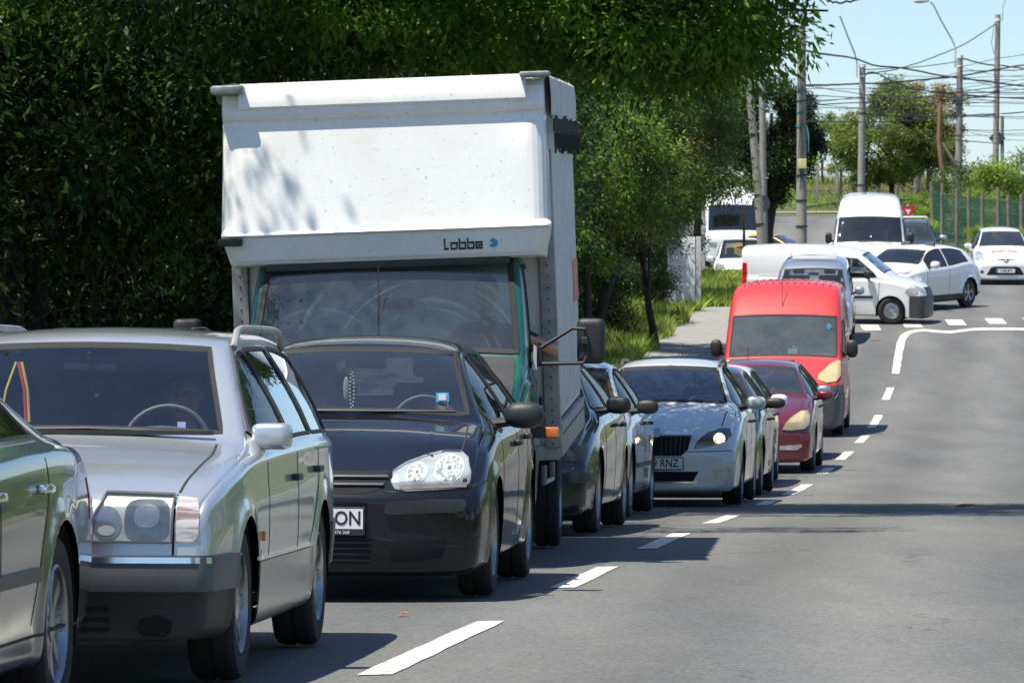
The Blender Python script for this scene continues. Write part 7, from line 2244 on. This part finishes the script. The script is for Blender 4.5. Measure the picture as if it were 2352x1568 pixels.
MB().lathe([(.045, -.01), (.055, -.02), (.065, -.01), (.055, 0), (.045, -.01)], 24, 'y', Matrix.Translation((0, .02, .72))).build('badge', M['chrome'], r12)
M['bonnet_red'] = mat('bonnet_red', (0.70, 0.12, 0.08), .5)
tm = text_mesh('bonnet_lettering', 'EXAMTUNAI', .125, M['bonnet_red'], .001, .003, sx=1.0)
for v in tm.vertices:
    l, n = c12.ray('y', -1, v.co.x, .90 + v.co.z * .6 - .25 * v.co.x ** 2); v.co = l + n * .006
link('bonnet_lettering', tm, r12)
# tall white van facing the camera
st = [(0, .80), (.06, .94), (.2, 1.06), (.75, 1.24), (.90, 1.30), (.98, 1.36), (1.50, 2.02), (1.60, 2.12), (1.9, 2.42), (2.2, 2.54), (2.8, 2.58), (5.2, 2.60), (5.5, 2.54)]
ex = dict(spec=dict(wr=.78, crown=.06, edge=.12, side_hi=.97, belt=[(0, .70), (.15, .90), (.6, 1.14), (1.0, 1.22), (5.5, 1.26)]),
          sides=[[(1.18, 1.34), (1.26, 1.46), (1.62, 1.94), (2.2, 1.95), (2.25, 1.32)]], screen=scr(.86, 1.36, .80, 1.99, .03), my=1.35, dash=1.05, dz=1.30, drv=1.8, gaps=[('x', [(1.05, .35), (1.05, 1.25)], .012), ('x', [(2.3, .35), (2.3, 2.0)], .012)])
r13, c13 = auto('tall_van', 'tall white van facing the camera behind the turning panel van', 'van', 9.33, 136.5, -.075, 5.5, 1.98, 2.60, 3.2, .95, .34, None, M['paint_white2'], 'van', .055, low=st, extra_side=ex, grp=JG,
     hl=[(.56, .90), (.62, 1.08), (.86, 1.12), (.88, .92)], msize=(.18, .16, .30), mz=1.46, mx=.94, wheel='steel', trims=[dict(name='grille', poly=[(-.45, .75), (.45, .75), (.42, .95), (-.42, .95)], m=M['black_plastic'])])
mb = MB(); mb.tube([(-.30, .93, 1.37), (.2, .93, 1.385), (.62, .96, 1.37)], .018, 6); mb.build('wiper', M['black_plastic'], r13)
add_person('driver of the tall white van behind its dark windscreen', r13, .42, 1.95, .85, 'shirt_dark')
# dark estate with roof bars behind
r14, c14 = auto('estate_car', 'dark car with silver roof bars right of the tall white van', 'car', 11.3, 149.0, -.075, 4.5, 1.82, 1.60, 2.65, .88, .335, None, M['paint_darkblue'], 'hatch', .06, grp=JG,
     hl=[(.50, .68), (.55, .80), (.80, .84), (.84, .70)], mirm=M['paint_bluesilver'], msize=(.24, .16, .17), mz=1.08, rails=True, glassm=M['glass_green'])
mb = MB()
for yy in (2.3, 3.2): mb.tube([(-.56, yy, 1.64), (-.5, yy, 1.66), (.5, yy, 1.66), (.56, yy, 1.64)], .018, 6)
mb.build('roof_bars', M['galv'], r14)
# left side street: white car, tall white vehicle with a dark screen, yellow car
r15, c15 = auto('hatchback_car', 'white car far left of the junction, partly hidden by leaves above the white board', 'car', 7.35, 168, -.05, 4.2, 1.80, 1.75, 2.6, .85, .33, None, M['paint_white'], 'hatch', .06, grp=JG, level=True, hl=[(.50, .68), (.55, .82), (.80, .86), (.84, .70)], mirm=M['paint_white'], mz=1.05, glassm=M['glass_screen'],
     trims=[dict(name='grille', poly=[(-.5, .50), (.5, .50), (.5, .64), (-.5, .64)], m=M['grey_plastic'])])
vt2 = [(0, 1.0), (.04, 1.15), (.12, 1.25), (.3, 2.25), (.36, 2.35), (.6, 2.75), (.9, 2.92), (5.2, 2.95), (5.5, 2.90)]
ex = dict(spec=dict(wr=.98, crown=.05, edge=.12, side_hi=.98, belt=[(0, .95), (.2, 1.2), (5.5, 1.2)], noseprof=None), sides=[[(.5, 1.3), (.6, 2.1), (1.6, 2.1), (1.6, 1.3)]], screen=scr(.90, 1.30, .88, 2.20, .02), my=.4, dash=.5, dz=1.2, drv=1.4)
r16, c16 = auto('minibus', 'tall white minibus with large dark screen half hidden behind leaves and leaning pole', 'van', 8.05, 190, -.04, 5.5, 2.10, 2.95, 3.3, .95, .35, None, M['paint_white'], 'van', .07, low=vt2, extra_side=ex, grp=JG, level=True, hl=[(.6, .7), (.6, .85), (.9, .85), (.9, .7)], msize=(.14, .14, .26), mz=1.6, mx=1.05, wheel='steel', glassm=M['glass_dark'], bow=.05)
r17, c17 = auto('saloon_car', 'yellow car whose roof shows behind the leaning pole at the junction', 'car', 11.1, 181, R_(60), 4.2, 1.7, 1.42, 2.55, .82, .31, None, M['paint_yellow'], 'sedan', .07, level=True, grp=JG, hl=[(.46, .56), (.46, .70), (.80, .68), (.80, .57)], inner=False)
